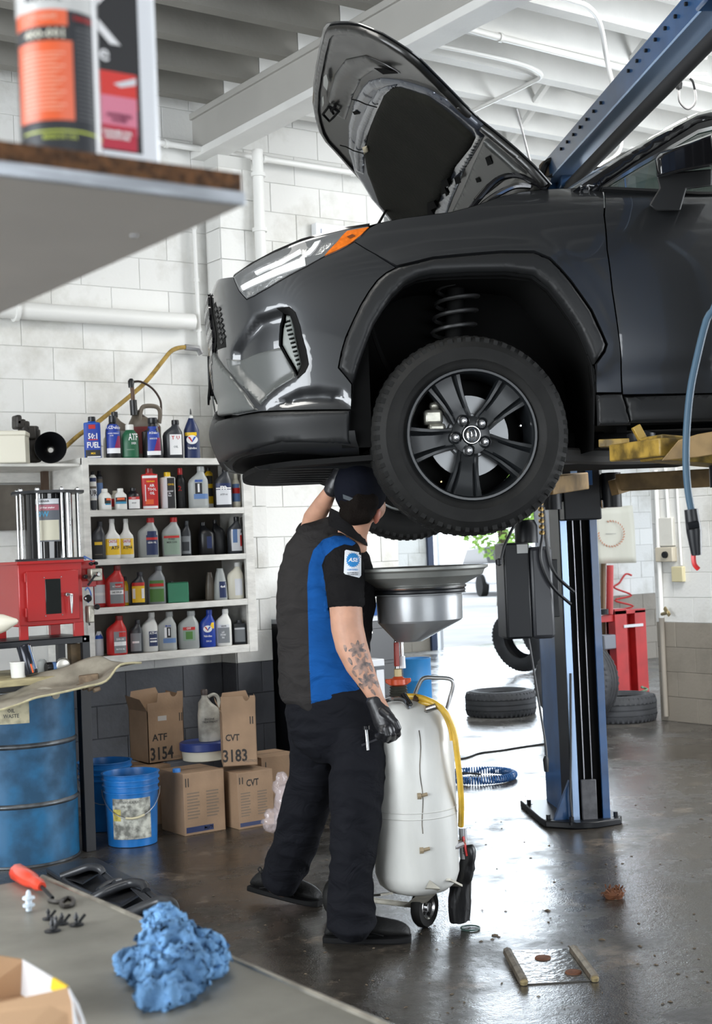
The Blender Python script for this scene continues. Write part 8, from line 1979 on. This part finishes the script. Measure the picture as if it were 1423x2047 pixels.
up_tyre(1155, 1452, 180 - 35 - 18 + 180 - 20, 'upright tyre standing directly behind the blue lift post', rt=.345, lean=-6)
up_tyre(1045, 1345, 180 + 100, 'tyre leaning behind the hydraulic box in front of the open door', rt=.36, lean=14)
up_tyre(1092, 1318, 180 + 90, 'second tyre behind the leaning one, mostly hidden by the lift post', rt=.36, lean=4)
# far blue drum
f = at_z(838, 1403, 0); t = thing('oil_drum', 'light blue open topped drum standing far back behind the drainer handle', 'drum', Vector((f.x, f.y, 0)) + f0 * .28)
kd = (f - CAM).dot(cd) / FPX; hD = 83 * kd; rD = 29 * kd * 1.0
M_drb = P('light_blue_drum', .03, .25, .60, .45, var=.2, vscale=4)
MB().lathe([(rD, 0), (rD, hD * .45), (rD * 1.03, hD * .47), (rD, hD * .49), (rD, hD * .97), (rD * 1.03, hD), (rD * .97, hD), (rD * .95, hD * .9), (rD * .95, .02), (.01, .02)], n=40).build('drum_shell', M_drb, t, local=True)
# red press frame, rod, coiled line and spring at the bay wall
M_rd = P('press_red_paint', .48, .025, .025, .4, var=.2, vscale=6)
fr = at_z(1262, 1387, 0); yR = fr.y; q = lambda px, py, y=None: at_y(px, py, y or yR)
t = thing('hydraulic_press', 'red steel shop press frame against the bay wall right of the lift post', 'press', fr)
for xa_, xb2, ya_, yb_, d0 in ((1236, 1252, 1216, 1385, 0), (1276, 1290, 1218, 1385, 0)):
    a, b_ = q(xa_, yb_), q(xb2, ya_); MB().box((a.x, yR, 0), (b_.x, yR + .12, b_.z)).build('press_upright', M_rd, t, bevel=.004)
a, b_ = q(1236, 1385), q(1290, 1216); MB().box((a.x, yR + .09, 0), (b_.x, yR + .12, b_.z)).build('press_web', M_rd, t)
MB().box((a.x, yR, b_.z - .04), (b_.x, yR + .12, b_.z)).build('press_head', M_rd, t, bevel=.004)
a, b_ = q(1246, 1255), q(1284, 1246); MB().box((a.x, yR - .01, a.z), (b_.x, yR + .02, b_.z)).build('shelf_rail', P('pale_rail', .65, .65, .66, .4), t)
for ya_, yb_ in ((1228, 1246), (1326, 1342)):
    a, b_ = q(1190, yb_), q(1237, ya_); MB().box((a.x, yR + .02, a.z), (b_.x, yR + .1, b_.z)).build('press_beam', M_rd, t, bevel=.004)
a, b_ = q(1209, 1299), q(1231, 1268); MB().box((a.x, yR, a.z), (b_.x, yR + .10, b_.z)).build('vise_block', P('grey_casting', .20, .21, .24, .45), t, bevel=.01)
a, b_ = q(1190, 1385), q(1240, 1342); MB().box((a.x, yR + .03, 0.0), (b_.x, yR + .10, .10)).build('press_base', M_rd, t, bevel=.004)
MB().tube([q(1218, 1228), q(1219, 1130)], .035, 10).build('red_ram', M_rd, t); MB().lathe([(.05, 0), (.05, .05)], c=q(1206, 1228), n=14).build('ram_cap', M_blk, t)
for x, c2 in ((1206, P('bronze_bar', .20, .12, .06, .5)), (1190, M_blk)): MB().tube([Vector((q(x, 1380, yR + .25).x, yR + .25, 0)), q(x, 1000, yR + .25)], .028, 8).build('pole', c2, thing('leaning_pole', 'brown pole standing behind the press near the hanging sheet' if x == 1206 else 'black pole standing behind the press beside the lift post', 'pole', Vector((q(x, 1380, yR + .25).x, yR + .25, 0))))
yw = 12.0; cq = [at_y(x, y, yw) for x, y in ((1262, 1150), (1250, 1148), (1238, 1165), (1228, 1175), (1262, 1190), (1228, 1200), (1266, 1212), (1230, 1222), (1262, 1228))]
t = thing('red_air_line', 'thin red zigzag air line hanging on the wall above the press', 'hose', cq[0]); MB().tube(smooth_path(cq, 5), .012, 6).build('tube', P('red_plastic', .5, .02, .02, .4), t)
gq = at_z(1290, 1425, 0); t = thing('coil_spring', 'greenish white coil spring standing at the foot of the wall corner', 'spring', gq)
hp = [gq + Vector((.05 * math.cos(a * .5) * (1 - a / 120), .05 * math.sin(a * .5) * (1 - a / 120), .01 + a * .0031)) for a in range(70)]
MB().tube(hp, .010, 6).build('spring_wire', P('green_white_spring', .25, .40, .25, .5, var=.6, vscale=30), t)
# hanging sheet with a faint printed ring
ys = 9.6
t = thing('hanging_sheet', 'pale beige hanging sheet printed with a faint orange toothed ring', 'sheet', at_y(1232, 1120, ys))
pts = [at_y(x, y, ys) for x, y in ((1188, 1018), (1262, 1010), (1273, 1125), (1192, 1127))]
g = MB(); n = 8; g.v = [pts[0].lerp(pts[1], i / n).lerp(pts[3].lerp(pts[2], i / n), j / n) + Vector((0, .012 * math.sin(i * 1.3 + j * .4), 0)) for j in range(n + 1) for i in range(n + 1)]; g.f = [[j * (n + 1) + i, j * (n + 1) + i + 1, (j + 1) * (n + 1) + i + 1, (j + 1) * (n + 1) + i] for j in range(n) for i in range(n)]; g.mi = [0] * 64
o = g.build('sheet_cloth', P('beige_vinyl', .52, .50, .42, .6), t, smooth=60); sm = o.modifiers.new('s', 'SOLIDIFY'); sm.thickness = .003
kk = ys / ray(1222, 1067).y / FPX
for i in range(30):
    a = 2 * PI * i / 30 + .2
    if 3.2 < a < 4.3: continue
    e = at_y(1222 + 27 * math.cos(a), 1067 + 27 * math.sin(a), ys - .02); e2 = at_y(1222 + 24 * math.cos(a + .12), 1067 + 24 * math.sin(a + .12), ys - .02)
    MB().bar(e, e2, .010, .002, up=(0, 1, 0)).build('ring_print', P('faint_orange_print', .42, .16, .08, .6), t, smooth=0)
MB().bar(at_y(1211, 1067, ys - .02), at_y(1231, 1067, ys - .02), .005, .002, up=(0, 1, 0)).build('ring_print', P('faint_grey_print', .25, .24, .22, .6), t, smooth=0)
for x in (1190, 1261): MB().tube([at_y(x, 1012, ys), at_y(x, 960, ys)], .006, 6).build('hanging_cord', M_wood, t)
# fittings on the right wall
def RWp(px, py, o=.0): return at_x(px, py, XR - o)
t = thing('wall_pipe', 'white water pipe running down the right wall to a spigot', 'pipe', RWp(1330, 1420, .03))
MB().tube([RWp(1310, 940, .03), RWp(1316, 1080, .03), RWp(1322, 1235, .03)], .020, 10).build('tube', M_pipe, t)
MB().tube([RWp(1322, 1235, .03), RWp(1326, 1330, .03), RWp(1331, 1432, .03)], .022, 10).build('tube', P('taupe_pipe', .28, .25, .21, .5), t)
MB().tube([RWp(1322, 1228, .03), RWp(1336, 1224, .10)], .014, 8).build('spigot', P('brass_dull', .35, .28, .15, .5, metal=.6), t); MB().bar(RWp(1328, 1215, .09), RWp(1338, 1230, .10), .012, .03).build('spigot_handle', P('brass_dull', .35, .28, .15, .5, metal=.6), t)
def wbox(pa, pb, d, nm, label, cat, mat, extra=None):
    a, b_ = RWp(*pa), RWp(*pb); y0_, y1_ = sorted((a.y, b_.y)); z0_, z1_ = sorted((a.z, b_.z))
    t = thing(nm, label, cat, Vector((XR, (y0_ + y1_) / 2, z0_)))
    MB().box((XR - d, y0_, z0_), (XR - .001, y1_, z1_)).build('box_body', mat, t, bevel=.006); return t, (y0_, y1_, z0_, z1_)
t, bb_ = wbox((1320, 1123), (1353, 1093), .06, 'switch_box', 'beige switch box with black knob on the right wall', 'switch', P('beige_enamel', .55, .50, .40, .5))
c = RWp(1330, 1109, .065); MB().lathe([(.028, 0), (.026, -.02)], c=c, axis='x', n=16).build('knob', M_blk, t)
wbox((1322, 1092), (1349, 1034), .04, 'conduit_cover', 'white raised conduit cover above the switch box', 'conduit', P('dusty_white_cover', .66, .65, .60, .6, bump=.3, bscale=20))
t = thing('conduit', 'white conduit going up from the cover on the right wall', 'conduit', RWp(1337, 1034, .02)); MB().tube([RWp(1336, 1036, .02), RWp(1329, 930, .02)], .014, 8).build('tube', M_pipe, t); MB().tube([RWp(1362, 1130, .02), RWp(1350, 930, .02)], .010, 8).build('tube', M_pipe, t)
wbox((1349, 1163), (1370, 1132), .04, 'outlet_box', 'small yellowed outlet box low right of the switch box', 'outlet', P('yellowed_plastic', .60, .54, .34, .5))
# coiled blue air hose on the floor
cc = at_z(960, 1560, 0); rc1, rc2 = .215, .021
hp = []
for k in range(62 * 14):
    a = -2.4 + 4.9 * k / (62 * 14); b_ = 2 * PI * k / 14
    rr = rc1 + rc2 * math.cos(b_); hp.append(Vector((cc.x, cc.y, 0)) + f0 * (rr * math.sin(a) * .95 + .03) + r0 * (rr * math.cos(a) - .0) + Vector((0, 0, rc2 + .006 + rc2 * math.sin(b_))))
t = thing('coiled_air_hose', 'dark blue coiled air hose lying on the floor right of the yellow hose', 'hose', cc)
MB().tube(hp, .0052, 5).build('coil', P('dark_blue_nylon', .02, .08, .22, .3), t, smooth=60)
a = hp[-1]; MB().tube(smooth_path([a, a - r0 * .03 + Vector((0, 0, .02)), at_z(960, 1548, .02), at_z(925, 1545, .012), at_z(880, 1552, .01)]), .006, 6).build('hose_tail', M_blk, t)
# thin black cable on the floor
cq = [at_z(x, y, .006) for x, y in ((870, 1522), (905, 1517), (930, 1515), (960, 1505), (1000, 1500), (1050, 1492), (1110, 1484))]
t = thing('floor_cable', 'thin dark cable crossing the floor towards the lift post', 'cable', cq[0]); MB().tube(smooth_path(cq, 4), .007, 6).build('cable', M_blk, t)
# floor plate and two worn rails sunk in the floor
t = thing('floor_rail', 'left of the two short worn steel bars on the floor', 'steel bar', at_z(1030, 1940, 0), group=None)
M_rail = P('rail_worn_steel', .26, .22, .17, .35, metal=.7, var=.5, vscale=30)
def rail(t, a, b_):
    A, B_ = at_z(*a, 0.006), at_z(*b_, 0.006); MB().rings([[p + Vector((0, 0, z)) + (B_ - A).normalized().cross(z0) * y for y, z in ((-.016, 0), (.016, 0), (.013, .016), (0, .022), (-.013, .016))] for p in (A, B_)]).build('bar', M_rail, t, smooth=0); 
    MB().lathe([(.012, 0), (.014, .012), (.006, .018)], c=B_ - Vector((0, 0, .004)), n=10).build('bar_end', P('brass_dull', .35, .28, .15, .5, metal=.6), t)
rail(t, (1014, 1905), (1047, 1966))
t = thing('floor_rail', 'right of the two short worn steel bars on the floor', 'steel bar', at_z(1168, 1930, 0)); rail(t, (1146, 1900), (1189, 1959))
pl_ = [at_z(x, y, 0) for x, y in ((1022, 1902), (1142, 1898), (1188, 1961), (1052, 1969))]
t = struct(MB().add([p + Vector((0, 0, z)) for z in (.0005, .004) for p in pl_], [(0, 1, 2, 3), (4, 5, 6, 7), (0, 1, 5, 4), (1, 2, 6, 5), (2, 3, 7, 6), (3, 0, 4, 7)]).build('trim_3', P('wet_floor_plate', .10, .095, .085, .18, var=.4, vscale=9, bump=.2, bscale=40), smooth=0))
for (px, py) in ((1085, 1916), (1146, 1945)): MB().lathe([(.03, 0), (.028, .006), (.01, .008)], c=at_z(px, py, 0.003), n=10).build('rust_lump', P('rust_brown', .14, .05, .02, .8, var=.4, vscale=40), t, smooth=60)
# brown clump, ring and litter
c = at_z(1227, 1795, 0); t = thing('brown_clump', 'ragged brown clump of fibre on the wet floor right of the drainer', 'debris', c)
m = MB(); rnd = random.Random(4)
for k in range(160):
    a = rnd.uniform(0, 2 * PI); r = rnd.uniform(0, .05); p0 = c + r0 * (r * math.cos(a) * 1.1) + f0 * (r * math.sin(a)) + Vector((0, 0, rnd.uniform(.002, .035)))
    dv = Vector((rnd.uniform(-1, 1), rnd.uniform(-1, 1), rnd.uniform(-.4, .9))).normalized() * .02; s_ = Vector((rnd.uniform(-1, 1), rnd.uniform(-1, 1), 0)).normalized() * .003
    m.add([p0 - s_, p0 + s_, p0 + dv + s_, p0 + dv - s_], [(0, 1, 2, 3)])
m.build('fibre', P('rust_fibre', .15, .055, .022, .9), t, smooth=0)['kind'] = 'stuff'
MB().lathe([(.035, 0), (.045, .02), (.02, .035)], c=c, n=12).build('clump_core', P('rust_fibre', .15, .055, .022, .9), t)
c = at_z(940, 1855, 0.004); t = thing('rubber_ring', 'thin dark green rubber ring on the floor by the drainer wheel', 'ring', c); MB().tube([c + r0 * (.036 * math.cos(a)) + f0 * (.036 * math.sin(a)) for a in [2 * PI * k / 30 for k in range(31)]], .0035, 6, caps=False).build('ring', P('green_black_rubber', .02, .05, .04, .5), t)
m = MB(); rnd = random.Random(9)
for k in range(260):
    px, py = rnd.uniform(420, 1423), rnd.uniform(1560, 2040)
    c = at_z(px, py, 0.001); s_ = rnd.uniform(.002, .008) * (2.2 if rnd.random() < .06 else 1)
    a = rnd.uniform(0, PI); u = Vector((math.cos(a), math.sin(a), 0)) * s_; v = Vector((-math.sin(a), math.cos(a), 0)) * s_ * rnd.uniform(.3, .8); h = Vector((0, 0, s_ * .5))
    m.add([c - u - v, c + u - v, c + u + v, c - u + v, c + h], [(0, 1, 4), (1, 2, 4), (2, 3, 4), (3, 0, 4)])
lit = m.build('floor_litter', P('litter_brown', .10, .075, .05, .9), None, smooth=0); tag(lit, 'small bits of grit and leaf litter scattered over the floor', 'debris', None, 'stuff')
# ---- outside: tree and a parked car beyond the door
tr_p = at_d(1000, 1090, 34); tr_p.z = -.03
t = thing('tree', 'yellowish green tree outside beyond the open door', 'tree', tr_p)
MB().tube([tr_p, tr_p + Vector((.1, 0, 1.6)), tr_p + Vector((0, .1, 3.2))], [.16, .12, .07], 10).build('trunk', P('bark', .12, .09, .06, .9), t)
m = MB(); rnd = random.Random(2)
for k in range(5000):
    a, b_, r = rnd.uniform(0, 2 * PI), rnd.gauss(0, .5), rnd.uniform(.5, 1) ** .5
    p0 = tr_p + Vector((1.3 * r * math.cos(a) * math.cos(b_), 1.3 * r * math.sin(a) * math.cos(b_), 2.9 + 1.8 * r * math.sin(b_)))
    u = Vector((rnd.uniform(-1, 1), rnd.uniform(-1, 1), rnd.uniform(-1, 1))).normalized() * .09; v = u.orthogonal().normalized() * .05
    m.add([p0 - u, p0 + v, p0 + u, p0 - v], [(0, 1, 2, 3)])
m.build('foliage', P('yellow_green_leaf', .35, .55, .12, .7), t, smooth=0)['kind'] = 'stuff'  # leaves in one even yellowish green
cp = at_d(990, 1182, 42); cp.z = -.03
t = thing('parked_car', 'white car parked far outside beyond the open door', 'car', cp, 1.2)
wpc = P('white_car_paint', .8, .8, .82, .3)
MB().rings([[(x, y, z) for x, z in ((-2.1, .35), (2.1, .35), (2.15, .7), (1.2, .9), (-1.9, .95), (-2.2, .7))] for y in (-.85, .85)]).build('car_body', wpc, t, local=True, bevel=.08)
MB().rings([[(x, y, z) for x, z in ((-1.7, .92), (.9, .88), (.3, 1.4), (-1.3, 1.42))] for y in (-.75, .75)]).build('cabin', M_gloss, t, local=True, bevel=.05)
MB().box((-1.2, -.7, 1.40), (.3, .7, 1.45)).build('roof', wpc, t, local=True, bevel=.02)
for x in (-1.35, 1.35):
    for y in (-.86, .86): MB().lathe([(.32, -.1), (.32, .1)], c=(x, y, .32), axis='y', n=24).build('wheel', M_rub, t, local=True)
